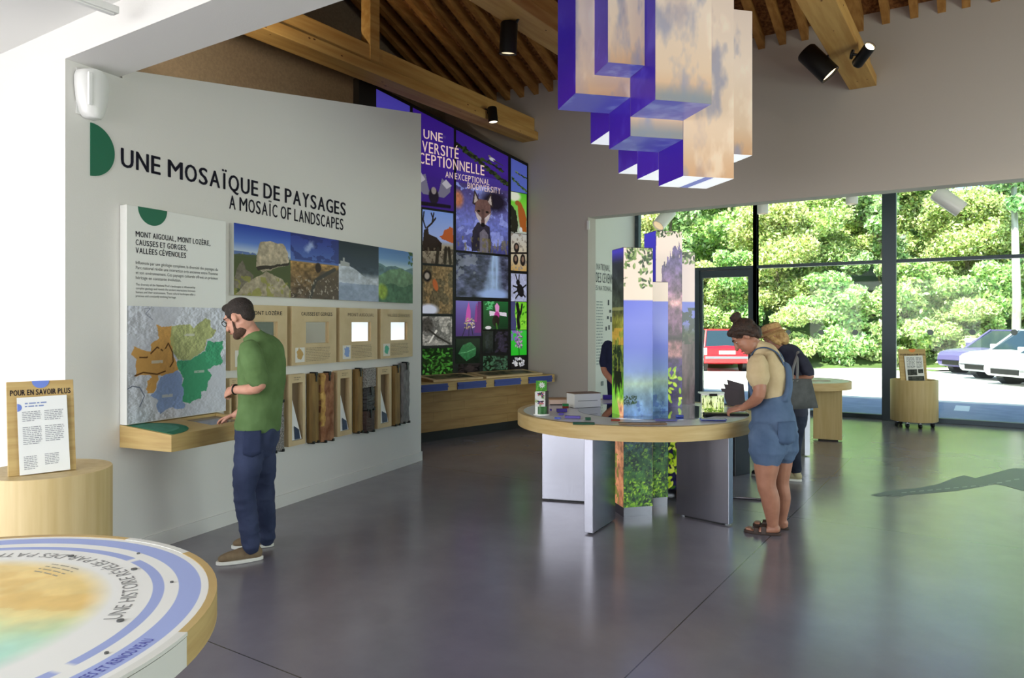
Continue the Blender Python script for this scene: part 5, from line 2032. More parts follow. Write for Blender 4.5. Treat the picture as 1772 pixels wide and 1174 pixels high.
# printed disc
rings = sorted(set([0.002] + [i * .006 for i in range(1, 90)] + [.54, .56, .58, .6, .629, .631, .659, .661, .68, .697, .699, .756, .758, .777]))
na = 300
A_ = np.linspace(0, 2 * PI, na)
R_ = np.array(rings)
AA, RR = np.meshgrid(A_, R_)
p = Pic(na, len(rings), (240, 238, 232), False)
gx, gy = RR * np.cos(AA), RR * np.sin(AA)


def vn(x, y, f, seed):
    rg = np.random.RandomState(seed)
    g_ = rg.rand(90, 90)
    out = np.zeros_like(x)
    tot = 0
    for o in range(4):
        a, b = x * f + 40, y * f + 40
        i, j = np.floor(a).astype(int) % 88, np.floor(b).astype(int) % 88
        u, v = a - np.floor(a), b - np.floor(b)
        u, v = u * u * (3 - 2 * u), v * v * (3 - 2 * v)
        out += ((g_[j, i] * (1 - u) + g_[j, i + 1] * u) * (1 - v) + (g_[j + 1, i] * (1 - u) + g_[j + 1, i + 1] * u) * v) * .5 ** o
        tot += .5 ** o
        f *= 2
    return out / tot


nn = vn(gx, gy, 6, 3)
nm = vn(gx, gy, 16, 5)
mapc = np.zeros((len(rings), na, 3))
tt = gy - .2 + (nn - .5) * .22 + gx * .12
for k in range(3):
    mapc[..., k] = np.interp(tt, [-.45, -.28, -.16, -.06, .05, .5], [(170, 226, 210)[k], (186, 226, 204)[k], (206, 226, 180)[k], (240, 226, 160)[k], (246, 214, 140)[k], (248, 222, 160)[k]])
mapc = mapc * (1 + (nm - .5)[..., None] * .16)
mk_ = np.clip((nn - .56) * 12, 0, 1) * (tt > 0)
mapc = mapc * (1 - .3 * mk_[..., None]) + np.array([228, 178, 96]) * .3 * mk_[..., None]
edge = np.clip((.53 - RR) / .07, 0, 1)[..., None]
p.c = p.c * (1 - edge) + mapc * edge
deg = np.degrees(AA)
BL = np.array([166, 178, 226.])
ringmask = (RR >= .698) & (RR <= .757)
p.c[ringmask] = BL
thin = (RR >= .63) & (RR <= .66) & ~((deg > 52) & (deg < 55)) & ~((deg > 339) & (deg < 342.5)) & (deg < 352 + 9)
p.c[thin] = BL * .98
P3 = np.array(c3)[None, None] + gx[..., None] * np.array(RV) + gy[..., None] * np.array(FV)
P3[..., 2] = z3 - .0015
grid_mesh(P3, p.colors(), M_PRINT, t, 'printed_rings')


def circ_text(body, r, a0, a1, h, m, name, fat=.01):
    mb = MB()
    n_ = len(body)
    adv = []
    for ch in body:
        if ch == ' ':
            adv.append(.3)
        else:
            vs, fs = glyphs(ch, fat)
            adv.append(max(v[0] for v in vs) - min(v[0] for v in vs) + .12)
    tot = sum(adv)
    pos = 0
    for ch, w_ in zip(body, adv):
        a = a0 + (a1 - a0) * (pos + w_ / 2) / tot
        pos += w_
        if ch == ' ':
            continue
        vs, fs = glyphs(ch, fat)
        xm = .5 * (max(v[0] for v in vs) + min(v[0] for v in vs))
        rd = RV * math.cos(a) + FV * math.sin(a)
        td = RV * -math.sin(a) + FV * math.cos(a)
        s_ = h / .682
        sx = (a1 - a0) * r / tot
        mb.add([c3 + rd * (r - y * s_) + td * ((x - xm) * sx) + UP * (z3 - .0008) for x, y in vs], fs)
    return mb.build(name, m, t)


circ_text('UNE HISTOIRE RÉVÉLÉE PAR DES PATRIMOINES', .592, d2(5), d2(120), .04, mat('grey_table_lettering', (138, 136, 134), .6), 'ring_lettering', .0)
circ_text('CRISES ET RENOUVEAU', .742, d2(-24), d2(-5), .026, mat('violet_table_lettering', (84, 88, 176), .6), 'ring_lettering', .01)
dm = mat('map_pin_grey', (84, 84, 84), .5)
for r_, a_ in ((.6, 4), (.61, 45), (.58, 74), (.68, -12), (.68, 28), (.69, 58)):
    a = d2(a_)
    q = c3 + RV * (r_ * math.cos(a)) + FV * (r_ * math.sin(a))
    MB().cyl(q + UP * (z3 - .0015), q + UP * (z3 + .002), .009 if r_ < .65 else .005, seg=16).build('pin_hole', dm, t)
mb = MB()
for k in range(4):
    for j in range(14):
        a = d2(64 - k * .0 + j * 1.1 - 6)
        r_ = .5 - k * .022
        q = c3 + RV * (r_ * math.cos(a)) + FV * (r_ * math.sin(a)) + UP * (z3 - .0008)
        rd = RV * math.cos(a) + FV * math.sin(a)
        td = RV * -math.sin(a) + FV * math.cos(a)
        if (j * 7 + k * 3) % 5:
            mb.add([q, q + td * .008, q + td * .008 + rd * .006, q + rd * .006], [(0, 1, 2, 3)])
mb.build('small_print', mat('faint_table_print', (170, 160, 140), .6), t)
for ang in (-12, 100, 190, 280):
    a = d2(ang)
    q = c3 + RV * (.62 * math.cos(a)) + FV * (.62 * math.sin(a))
    MB().cyl(q, q + UP * (z3 - .06), .035, seg=24).build('leg', M_WOOD, t, auto=40)


# ================================================================== SPOTLIGHTS
def spot(lab, p, aim, length, r, m, glow, mount, energy=0, group='black spotlights on the beams', color=(1, .85, .62), cone=70):
    p, aim = Vector(p), Vector(aim).normalized()
    t = thing('spotlight', lab, 'spotlight', p, group)
    a, b = p - aim * (length * .5), p + aim * (length * .5)
    h = MB().lathe(a, aim, [(0, 0), (r * .85, 0), (r, length * .06), (r, length), (r * .9, length), (r * .86, length * .93), (0, length * .93)], 32).build('housing', m, t, auto=40)
    MB().lathe(b - aim * (length * .068), aim, [(0, 0), (r * .84, 0), (r * .84, .004), (0, .004)], 28).build('lens', mat('lamp_lens_%d' % int(glow * 10), (255, 226, 180), .3, emit=glow), t)
    mb = MB()
    mount = Vector(mount)
    mb.tube([p + (mount - p) * .0, p + (mount - p) * .5, mount], [.012, .012, .016], 10)
    mb.cyl(mount, mount + UP * .0 + (mount - p).normalized() * .02, .05, seg=16)
    mb.build('bracket', m, t)
    if energy:
        q = b + aim * .02
        light('spotlight_beam', 'SPOT', q, q + aim, energy, color, spot_size=math.radians(cone), spot_blend=.7, shadow_soft_size=r * .6).parent = t
        o = COL.objects['spotlight_beam'] if 'spotlight_beam' in COL.objects else None
        l = [x for x in bpy.data.objects if x.type == 'LIGHT' and x.parent is t][0]
        l.matrix_parent_inverse = Matrix.Translation(t['_w']).inverted()
    return t


q = J(880, 66, 7.1)
spot('black cylinder spotlight hanging from the middle beam, left of the sky boxes', q, (-.12, .1, -1), .3, .085, M_BLACK, 1.5, q + Vector((.14, 0, .2)), 25)
q = J(852.5, 199, 10.45)
spot('small black spotlight on the double beam near the purple wall', q, (.12, .0, -1), .22, .07, M_BLACK, 5, q + Vector((-.12, 0, .06)), 20)
q = J(1415, 109, 8.15)
spot('big black spotlight with a warm glow, left of the right beam', q, RV * .62 + FV * -.25 - UP * .78, .4, .115, M_BLACK, 3, q + Vector((.18, .0, .1)), 60)
q = J(1494, 96, 7.7)
spot('lit black spotlight half hidden behind the right beam', q, RV * .1 + FV * -.75 + UP * .35, .26, .06, M_BLACK, 7, q + Vector((-.1, 0, .03)), 30, cone=90)
for lab, p_, tg in (('added out-of-view spotlight on the inner lintel face, warms the double beam and gable wall', (-5.5, 2.95, 4.2), (-7.7, 6.0, 5.2)), ('added out-of-view spotlight on the inner lintel face, warms the right beam', (1.2, 2.95, 4.7), (-1.4, 9.0, 5.3))):  # pair of unseen lamps added to warm the beams and gable wall
    p_, tg = Vector(p_), Vector(tg)
    spot(lab, p_, tg - p_, .3, .085, M_BLACK, 3, (p_.x, 2.66, p_.z), 300 if p_.x < -4 else 50, cone=62 if p_.x < -4 else 100)
GW = 'white spotlights under the bay ceiling'
for lab, px, py, aim, ln, r_ in (('white spotlight above the columns, tilted to the left', 1150, 378, RV * -.55 + FV * -.3 - UP * .62, .36, .1),
                                 ('white spotlight above the door, only its rim below the header', 1320, 352, -UP, .3, .075),
                                 ('white spotlight left of the wide mullion, only its rim below the header', 1474, 334, -UP, .3, .075),
                                 ('white spotlight tilted to the right above the right glazed bay', 1641, 348, RV * .62 + FV * -.3 - UP * .6, .38, .1)):
    r = ray(px, py)
    q = EYE + r * (10.62 / r.y)
    spot(lab, q, aim, ln, r_, M_WHITEP, .6, (q.x, q.y, 4.28), 0, GW)
t = thing('ceiling_tube_lamp', 'slim white tube lamp under the entrance ceiling, top left', 'lamp', (-4.02, 1.6, 3.3))
MB().box(WORLD, -4.05, -3.99, 1.0, 2.16, 3.3, 3.34).build('lamp_body', M_WHITE, t, bevel=.004)
MB().box(WORLD, -4.035, -4.005, 1.02, 2.14, 3.292, 3.3).build('diffuser', mat('tube_diffuser', (240, 240, 236), .4), t)
MB().cyl((-4.02, 1.2, 3.34), (-4.02, 1.2, 3.47), .01).cyl((-4.02, 2.0, 3.34), (-4.02, 2.0, 3.47), .01).build('hanger_rod', M_WHITE, t)

# ================================================================== SIDE WALL WRITING
SIDE = Frame((XS + .001, 0, 0), (0, 1, 0), UP, (1, 0, 0))
S = lambda x, y: SIDE.hit(x, y, .002)
t = thing('side_wall_text', 'dark writing and print on the white display wall behind the man in navy', 'lettering', (XS, 12.4, 1.6))
for body, xa, xb, y1, y0 in (('PARC NATIONAL', 1018, 1055.5, 470, 459.5), ('DES CÉVENNES', 1031.5, 1066, 492, 476), ('CÉVENNES NATIONAL', 1010, 1058.5, 504.5, 496.5)):
    a, b = S(xa, y1), S(xb, y1)
    v1 = S(xb, y0)[1]
    words(SIDE, body, a[0], b[0], b[1], v1, .003, M_INK if y1 < 500 else M_INKG, t, 'wall_lettering_word', .0)
a, b = S(1032, 520), S(1044, 520)
greek(SIDE, a[0], b[0], S(1040, 632)[1], S(1040, 520)[1], 22, .003, mat('pale_grey_print', (160, 164, 166), .7), t, 'small_print', 5)
for x, y, w_, h_ in ((1053, 524, 2, 9), (1056, 539, 3, 5), (1052, 550, 3, 5), (1057.5, 553, 2, 9), (1054, 567, 2, 8), (1049, 569, 2, 7)):
    a, b = S(x - w_ / 2, y + h_ / 2), S(x + w_ / 2, y - h_ / 2)
    MB().box(SIDE, a[0], b[0], a[1], b[1], .001, .004).build('small_pictogram', M_INK, t)
a, b = S(1040, 668), S(1043.5, 660)
o = MB().box(SIDE, a[0], b[0], a[1], b[1], .0005, .012).build('wall_socket', mat('grey_socket', (110, 116, 118), .5))
tag(o, 'grey wall socket on the white display wall', 'socket')

a = GREY.hit(1018.5, 390, .0)
o = MB().box(GREY, a[0] - .018, a[0] + .022, a[1] - .07, a[1] + .07, .0005, .03).build('door_sensor', M_WHITEP, bevel=.006)
tag(o, 'small white sensor box at the top left corner of the wide opening', 'sensor')

# ================================================================== FLOOR MARKING
t = MB()
def FP(px, py):
    r = ray(px, py)
    q = EYE + r * (-CAMZ / r.z)
    return Vector((q.x, q.y, .0012))


outline = [(1507, 857), (1545, 849), (1590, 845), (1625, 838), (1650, 828), (1668, 823), (1688, 828), (1725, 818), (1752, 811), (1790, 812), (1830, 800), (1900, 812), (1840, 826), (1880, 834), (1800, 836), (1770, 850), (1742, 842), (1722, 838), (1690, 844), (1655, 850), (1610, 854), (1570, 857), (1552, 862), (1560, 858), (1535, 861), (1545, 857), (1520, 860)]
mb = MB()
mb.prism([FP(*q) for q in outline], (0, 0, .0006))
o = mb.build('floor_marking', mat('floor_bird_print', (88, 94, 92), .45))
tag(o, 'dark printed bird of prey on the concrete floor, right', 'floor print', kind='thing')
mb = MB()
for k in range(14):
    x = 1560 + k * 15
    y = 853 - k * 1.4 if k < 9 else 842 - (k - 9) * 3
    mb.prism([FP(x, y), FP(x + 9, y - .9), FP(x + 9, y + .5), FP(x, y + 1.2)], (0, 0, .0009))
mb.build('pale_dashes', mat('pale_floor_print', (150, 158, 150), .5), o)
# ================================================================== OUTSIDE
M_PAVE = mat('sunlit_paving', (226, 222, 214), .9, rgb2=(214, 210, 204), scale=(.6, .6, .6), bump=.05)
M_SHADE_ASPH = mat('shade_toned_asphalt', (150, 156, 176), .9, rgb2=(136, 142, 162), scale=(3, 3, 3))  # building's cast shadow put into the strip's blue grey tone
o = MB().box(WORLD, -40, 45, 13.75, 70, -.3, -.03).build('ground_outside', M_PAVE)
struct(o, 'pale sunlit car park paving outside the glazing', 'ground')
o = MB().box(WORLD, -12, 14, 14.5, 17.4, -.03, -.022).build('shade_toned_strip_outside', M_SHADE_ASPH)
struct(o, 'asphalt strip along the glazing, building shade put into its blue grey colour', 'ground')
o = MB().box(WORLD, -12, 14, 13.76, 14.5, -.03, -.02).build('apron_outside', mat('concrete_apron', (196, 200, 198), .9))
struct(o, 'light concrete apron at the foot of the glazing', 'ground')
q = FP(1665, 705)
o = MB().box(Frame((q.x, q.y, 0), (1, 0, 0), (0, 1, 0), UP), -.12, .12, -.5, .5, -.022, -.02).build('road_paint_outside', mat('white_road_paint', (232, 232, 228), .8))
struct(o, 'white paint mark on the asphalt strip', 'road marking')
# bay roof edge that shades the strip
o = MB().box(WORLD, -8.4, 5.9, 10.3, 14.1, 4.5, 4.7).build('roof_bay', M_WHITE)
struct(o, 'flat roof edge of the glazed bay', 'roof')

# wooded bank
CAMF = Frame((0, 0, 0), RV, FV, UP)
gx_, gy_ = np.meshgrid(np.linspace(-14, 44, 60), np.linspace(24.6, 50, 30))
rs = np.random.RandomState(3)
gz = np.clip((gy_ - 26.5) * .42, 0, 12) + rs.rand(*gx_.shape) * .35 - .3
P3 = gx_[..., None] * np.array(RV) + gy_[..., None] * np.array(FV) + gz[..., None] * np.array(UP)
C3 = srgb(np.array([86, 104, 56])) * (0.6 + rs.rand(*gx_.shape, 1) * .8)
o = grid_mesh(P3, C3, picture_mat('bank_soil', 0, .95), None, 'hillside', True)
tag(o, 'steep wooded bank behind the car park', 'bank', kind='structure')


def leaf_material():
    m = bpy.data.materials.new('leaves')
    m.use_nodes = True
    nt = m.node_tree
    b = nt.nodes['Principled BSDF']
    a = nt.nodes.new('ShaderNodeAttribute')
    a.attribute_name = 'print'
    oi = nt.nodes.new('ShaderNodeObjectInfo')
    hs = nt.nodes.new('ShaderNodeHueSaturation')
    mr = nt.nodes.new('ShaderNodeMapRange')
    mr.inputs['To Min'].default_value = .47
    mr.inputs['To Max'].default_value = .54
    nt.links.new(oi.outputs['Random'], mr.inputs[0])
    nt.links.new(mr.outputs[0], hs.inputs['Hue'])
    nt.links.new(a.outputs['Color'], hs.inputs['Color'])
    nt.links.new(hs.outputs[0], b.inputs['Base Color'])
    b.inputs['Roughness'].default_value = .5
    tl = nt.nodes.new('ShaderNodeBsdfTranslucent')
    nt.links.new(hs.outputs[0], tl.inputs[0])
    mx = nt.nodes.new('ShaderNodeMixShader')
    mx.inputs[0].default_value = .35
    nt.links.new(b.outputs[0], mx.inputs[1])
    nt.links.new(tl.outputs[0], mx.inputs[2])
    nt.links.new(mx.outputs[0], nt.nodes['Material Output'].inputs[0])
    return m


M_LEAF = leaf_material()
M_BARK = mat('pale_bark', (150, 136, 112), .9, rgb2=(104, 92, 74), scale=(8, 8, 3), bump=.5)


def leaf_mesh(name, blobs, count, size, seed, base=(150, 176, 84), var=.24):
    """rhombic leaves through ellipsoid blobs [(cx,cy,cz,rx,ry,rz)]"""
    rg = np.random.RandomState(seed)
    wts = np.array([b[3] * b[4] * b[5] for b in blobs]) ** .67
    pick = rg.choice(len(blobs), count, p=wts / wts.sum())
    bl = np.array(blobs)[pick]
    d = rg.normal(size=(count, 3))
    d /= np.linalg.norm(d, axis=1)[:, None]
    r = rg.rand(count) ** .33 * (.75 + .25 * rg.rand(count))
    c = bl[:, :3] + d * bl[:, 3:] * r[:, None]
    a = rg.normal(size=(count, 3))
    a /= np.linalg.norm(a, axis=1)[:, None]
    b = np.cross(a, rg.normal(size=(count, 3)))
    b /= np.linalg.norm(b, axis=1)[:, None]
    s = size * (.6 + .8 * rg.rand(count))[:, None]
    V = np.stack([c - a * s, c + b * s * .5, c + a * s, c - b * s * .5], 1).reshape(-1, 3)
    me = bpy.data.meshes.new(name)
    me.vertices.add(count * 4)
    me.vertices.foreach_set('co', V.astype(np.float32).reshape(-1))
    me.loops.add(count * 4)
    me.loops.foreach_set('vertex_index', np.arange(count * 4, dtype=np.int32))
    me.polygons.add(count)
    me.polygons.foreach_set('loop_start', np.arange(0, count * 4, 4, dtype=np.int32))
    me.polygons.foreach_set('loop_total', np.full(count, 4, np.int32))
    me.update(calc_edges=True)
    at = me.color_attributes.new('print', 'FLOAT_COLOR', 'POINT')
    k = np.clip(1 + rg.normal(size=(count, 1)) * var, .35, 1.7)
    col = srgb(np.clip(np.array(base)[None] * k + rg.normal(size=(count, 3)) * 8, 0, 255))
    rgba = np.ones((count, 4, 4), np.float32)
    rgba[..., :3] = col[:, None, :]
    at.data.foreach_set('color', rgba.reshape(-1))
    me.materials.append(M_LEAF)
    return me


def tree_blobs(h, w, n, seed, low=.25):
    r = random.Random(seed)
    out = []
    for _ in range(n):
        z = r.uniform(low, 1) * h
        k = (1 - abs(z / h - .55) * 1.1)
        a = r.uniform(0, 2 * PI)
        q = r.uniform(0, .75) * w * k
        s = r.uniform(.3, .5) * w * .8
        out.append((q * math.cos(a), q * math.sin(a), min(z, h - s * .6), s, s, s * .7))
    return out


TREE = {
    'tall': (leaf_mesh('foliage', tree_blobs(8.5, 2.8, 30, 1), 26000, .1, 1, (188, 216, 138)), 6.5),
    'broad': (leaf_mesh('foliage', tree_blobs(6.5, 3.0, 28, 2), 26000, .09, 2, (200, 218, 144)), 4.5),
    'slim': (leaf_mesh('foliage', tree_blobs(7.5, 1.9, 22, 3, .15), 18000, .1, 3, (172, 208, 146)), 5.5),
    'bush': (leaf_mesh('foliage', tree_blobs(2.6, 1.9, 18, 4, .0), 15000, .075, 4, (204, 220, 148)), 1.2),
    'bush2': (leaf_mesh('foliage', tree_blobs(3.4, 1.8, 20, 5, .0), 15000, .08, 5, (192, 216, 140)), 1.6),
}


def tree(kind, lat, d, rot, sc, lab, cat, group):
    p = W(lat, d, max(0, (d - 26.5) * .42) - .25)
    t = thing({'bush': 'bush', 'bush2': 'bush'}.get(kind, 'tree'), lab, cat, p, group)
    me, th = TREE[kind]
    o = bpy.data.objects.new('foliage', me)
    COL.objects.link(o)
    o.location = (0, 0, 0)
    o.rotation_euler = (0, 0, rot)
    o.scale = (sc, sc, sc)
    o.parent = t
    r = random.Random(int(lat * 31 + d * 7))
    pts = [p + UP * -.3, p + UP * th * sc * .45 + RV * r.uniform(-.3, .3), p + UP * th * sc + RV * r.uniform(-.5, .5)]
    rr = .05 if kind.startswith('bush') else .14
    mb = MB().tube(pts, [rr, rr * .75, rr * .3], 8)
    for k in range(4):
        q = p + UP * th * sc * r.uniform(.35, .8)
        mb.tube([q, q + RV * r.uniform(-1.2, 1.2) * sc * .8 + FV * r.uniform(-.8, .8) + UP * r.uniform(.4, 1.2) * sc], [rr * .45, rr * .12], 6)
    mb.build('trunk', M_BARK, t, smooth=True)
    return t


rt = random.Random(11)
GB, GM, GK = 'bushes along the foot of the bank', 'trees on the bank', 'trees behind on the bank'
lat = 1.5
i = 0
while lat < 24:
    dd = 27.3 if abs(lat - 8.0) > 2.0 else 30.0
    tree(('bush', 'bush2')[i % 2], lat, dd + rt.uniform(-.3, .6), rt.uniform(0, 6), rt.uniform(.85, 1.15), 'sunlit green bush along the foot of the bank', 'bush', GB)
    lat += rt.uniform(1.3, 1.9)
    i += 1
lat = 2.5
while lat < 27:
    tree(('broad', 'slim', 'bush2', 'broad')[i % 4], lat, 30.3 + rt.uniform(-.7, .9), rt.uniform(0, 6), rt.uniform(.8, 1.05), 'leafy tree standing on the bank behind the bushes', 'tree', GM)
    lat += rt.uniform(1.7, 2.5)
    i += 1
lat = 2
while lat < 31:
    tree(('tall', 'broad', 'tall', 'slim')[i % 4], lat, 34.5 + rt.uniform(-1, 1.4), rt.uniform(0, 6), rt.uniform(.95, 1.25), 'tall tree high on the bank, behind the others', 'tree', GK)
    lat += rt.uniform(2.3, 3.2)
    i += 1
# pale trunk at the right
p = W(.691 * 26.2, 26.2)
t = thing('tree', 'slim pale trunked tree at the right edge, behind the parked cars', 'tree', p)
MB().tube([p + UP * -.2, p + UP * 2.5 + RV * .06, p + UP * 6.5 - RV * .05], [.16, .14, .09], 12).build('trunk', mat('pale_smooth_bark', (206, 204, 190), .8, rgb2=(150, 150, 132), scale=(6, 6, 2)), t, smooth=True)
o = bpy.data.objects.new('foliage', TREE['slim'][0])
COL.objects.link(o)
o.parent = t
o.location = (0, 0, 4.2)


# ------------------------------------------------------------------ cars
M_TYRE = mat('tyre', (28, 28, 30), .8)
M_CGLASS = mat('car_glass', (40, 56, 66), .08, spec=.8)
M_CHROME = mat('hub_silver', (190, 192, 196), .3, metal=.8)


def car(lab, nose, fwd, L, wd, hgt, rgb, rear=False):
    fwd = Vector(fwd).normalized()
    left = Vector((-fwd.y, fwd.x, 0))
    fr = Frame(Vector(nose) - fwd * L, fwd, left, UP)   # origin at rear bumper
    m = mat('car_paint_%d_%d_%d' % rgb, rgb, .25, spec=.7)
    t = thing('car', lab, 'car', fr.p(L / 2, 0, 0))
    hw = wd / 2
    belt = .6 * hgt
    st = [(0, .84, .42, belt - .08), (.03, .93, .3, belt), (.12, 1, .24, belt + .02), (.3, 1, .22, belt + .01), (.62, 1, .22, belt), (.74, .99, .22, belt - .02), (.9, .97, .22, belt - .08), (.97, .92, .24, belt - .15), (1, .84, .3, belt - .26)]
    P, F = [], []
    for s_, w_, zb, zt2 in st:
        for y, z in ((-w_ * .9, zb), (-w_, zb + .16), (-w_, zt2 - .2), (-w_ * .93, zt2), (0, zt2 + .025), (w_ * .93, zt2), (w_, zt2 - .2), (w_, zb + .16), (w_ * .9, zb)):
            P.append(fr.p(s_ * L, y * hw, z))
    n = 9
    for i in range(len(st) - 1):
        for k in range(n):
            F.append((i * n + k, i * n + (k + 1) % n, (i + 1) * n + (k + 1) % n, (i + 1) * n + k))
    F += [tuple(range(n - 1, -1, -1)), tuple(range((len(st) - 1) * n, len(st) * n))]
    MB().add(P, F).build('body', m, t, auto=35)
    base = [(.03, .88), (.28, .9), (.55, .9), (.75, .84)]
    roof = [(.13 if rear else .2, .72), (.3, .76), (.48, .76), (.55, .7)]
    P = [fr.p(s_ * L, y * w_ * hw, belt - .02) for s_, w_ in base for y in (-1, 1)] + [fr.p(s_ * L, y * w_ * hw, hgt - (.03 if i in (0, 3) else 0)) for i, (s_, w_) in enumerate(roof) for y in (-1, 1)]
    F = [(0, 1, 9, 8), (6, 14, 15, 7), (8, 9, 11, 10), (10, 11, 13, 12), (12, 13, 15, 14)]
    for i in range(3):
        F += [(i * 2, 8 + i * 2, 10 + i * 2, 2 + i * 2), (i * 2 + 1, i * 2 + 3, 11 + i * 2, 9 + i * 2)]
    MB().add(P, F).build('cabin_glass', M_CGLASS, t)
    pb = MB()
    for i in range(4):
        for y in (-1, 1):
            pb.tube([fr.p(base[i][0] * L, y * base[i][1] * hw, belt - .03), fr.p(roof[i][0] * L, y * roof[i][1] * hw, hgt)], [.035, .03], 6)
    pb.add([fr.p(s_ * L, y * w_ * hw, hgt + .01) for s_, w_ in roof for y in (-1, 1)] + [fr.p(s_ * L, y * w_ * hw, hgt - .05) for s_, w_ in roof for y in (-1, 1)], [(0, 1, 3, 2), (2, 3, 5, 4), (4, 5, 7, 6), (0, 2, 10, 8), (2, 4, 12, 10), (4, 6, 14, 12), (1, 9, 11, 3), (3, 11, 13, 5), (5, 13, 15, 7), (0, 8, 9, 1), (6, 7, 15, 14)])
    pb.build('roof_and_pillars', m, t)
    for s_ in (.17, .8):
        for y in (-1, 1):
            a = fr.p(s_ * L, y * (hw - .2), .31)
            b = fr.p(s_ * L, y * (hw + .005), .31)
            w_ = MB().cyl(a, b, .31, seg=28).build('wheel', M_TYRE, t)
            MB().cyl(b, fr.p(s_ * L, y * (hw + .015), .31), .2, seg=20).build('hub_cap', M_CHROME, w_)
            MB().cyl(fr.p(s_ * L, y * (hw - .25), .32), fr.p(s_ * L, y * (hw + .002), .32), .36, seg=28).build('wheel_arch', M_BLACK, t)
    for y in (-1, 1):
        MB().box(fr, L * .985, L * .94, min(y * hw * .5, y * hw * .9), max(y * hw * .5, y * hw * .9), belt - .34, belt - .2).build('headlight', mat('headlight', (210, 220, 226), .1), t, bevel=.02)
        MB().box(fr, -.012, .1, min(y * hw * .8, y * hw * .93), max(y * hw * .8, y * hw * .93), belt - .28, belt - .04).build('tail_light', mat('tail_light', (236, 196, 190), .2), t, bevel=.01)
        MB().box(fr, L * .66, L * .69, min(y * hw, y * (hw + .17)), max(y * hw, y * (hw + .17)), belt + .02, belt + .14).build('wing_mirror', m, t, bevel=.02)
    MB().box(fr, L * .97, L + .012, -hw * .55, hw * .55, .3, .44).build('front_grille', M_BLACK, t, bevel=.01)
    MB().box(fr, -.015, .02, -.27, .27, belt - .26, belt - .14).build('number_plate', M_PAPER, t)
    MB().box(fr, -.03, .06, -hw * .86, hw * .86, .44, .52).build('bumper_strip', mat('bumper_grey', (120, 120, 128), .5), t, bevel=.01)
    return t


lt = (1270 - 886) / 1260
car('red hatchback seen from behind through the door, parked at the bank', W(lt * 24.4, 24.4, -.03) + FV * 3.7, FV * 1 + RV * .06, 3.7, 1.66, 1.42, (206, 30, 44), True)
car('dark violet car, leftmost and rearmost of the parked cars at the right', W((1648 - 886) / 1260 * 23.3, 23.3, -.03), RV * -1 - FV * .12, 4.1, 1.7, 1.42, (92, 84, 130))
car('silver car between the violet and the white one', W((1690 - 886) / 1260 * 20.9, 20.9, -.03), RV * -1 - FV * .12, 4.1, 1.7, 1.45, (196, 200, 208))
car('white car nearest the glazing, cut by the right picture edge', W((1738 - 886) / 1260 * 18.9, 18.9, -.03), RV * -1 - FV * .12, 4.1, 1.7, 1.4, (232, 232, 234))
q = W((1706 - 886) / 1260 * 26, 26, -.03)
o = MB().box(Frame(q, RV, FV, UP), -.55, .6, -.2, .2, 0, 1.05).box(Frame(q, RV, FV, UP), -.6, .65, -.25, .25, 1.05, 1.1).build('utility_cabinet', M_WHITE)
tag(o, 'white utility cabinet behind the parked cars', 'cabinet')
# ================================================================== PEOPLE
def hand(mb, w, d, n, thumb, curl=.35, s=1.0):
    """w wrist, d finger direction, n palm side, thumb = side of the thumb"""
    d, n = Vector(d).normalized(), Vector(n)
    n = (n - d * n.dot(d)).normalized()
    t = Vector(thumb)
    t = (t - d * t.dot(d) - n * t.dot(n)).normalized()
    mb.limb([w - d * .015, w + d * .03 * s, w + d * .085 * s], [(.023 * s, .018 * s), (.033 * s, .017 * s), (.04 * s, .014 * s)], 14, side=t, sub=3)
    for off, ln, k in ((.03, .072, .9), (.0105, .08, 1.0), (-.0095, .075, 1.1), (-.028, .058, 1.25)):
        p = w + d * (.08 * s) + t * off * s
        dirv = d + t * off * 1.2
        dirv.normalize()
        pts = [p]
        ang = curl * .5 * k
        for seg in (.45, .31, .24):
            q = dirv * math.cos(ang) + n * math.sin(ang)
            pts.append(pts[-1] + q * ln * seg * s)
            ang += curl * k
        mb.limb(pts, [.0096 * s, .009 * s, .0083 * s, .0072 * s], 10, sub=3)
    p = w + d * .025 * s + t * .026 * s
    q1 = (d * .62 + t * .62 + n * .35).normalized()
    q2 = (d * .85 + t * .2 + n * .45).normalized()
    mb.limb([p - q1 * .01, p + q1 * .04 * s, p + q1 * .04 * s + q2 * .032 * s], [.0135 * s, .011 * s, .0085 * s], 10, sub=3)


def head(mb, c, f, u):
    f = Vector(f).normalized()
    u = (Vector(u) - f * Vector(u).dot(f)).normalized()
    r = f.cross(u)
    fr = Frame(c, r, f, u)
    mb.ball(fr.p(0, -.012, .03), (.076, .098, .09), fr)
    mb.ball(fr.p(0, .03, -.045), (.06, .062, .085), fr)
    mb.ball(fr.p(0, .066, -.104), (.027, .024, .02), fr)
    mb.ball(fr.p(0, .025, -.085), (.05, .055, .04), fr)
    mb.limb([fr.p(0, .088, .012), fr.p(0, .102, -.015), fr.p(0, .112, -.036)], [.01, .0125, .016], 10, sub=3)
    mb.ball(fr.p(0, .086, -.073), (.024, .013, .008), fr)
    mb.limb([fr.p(-.045, .074, .026), fr.p(0, .086, .03), fr.p(.045, .074, .026)], [.01, .011, .01], 8, sub=3)
    for s in (-1, 1):
        mb.ball(fr.p(s * .076, -.012, -.012), (.011, .021, .033), fr)
        mb.ball(fr.p(s * .038, .06, -.032), (.022, .02, .018), fr)
        mb.ball(fr.p(s * .031, .0715, .012), (.0155, .0125, .008), fr)
        mb.ball(fr.p(s * .031, .071, -.008), (.014, .01, .005), fr)
    return fr


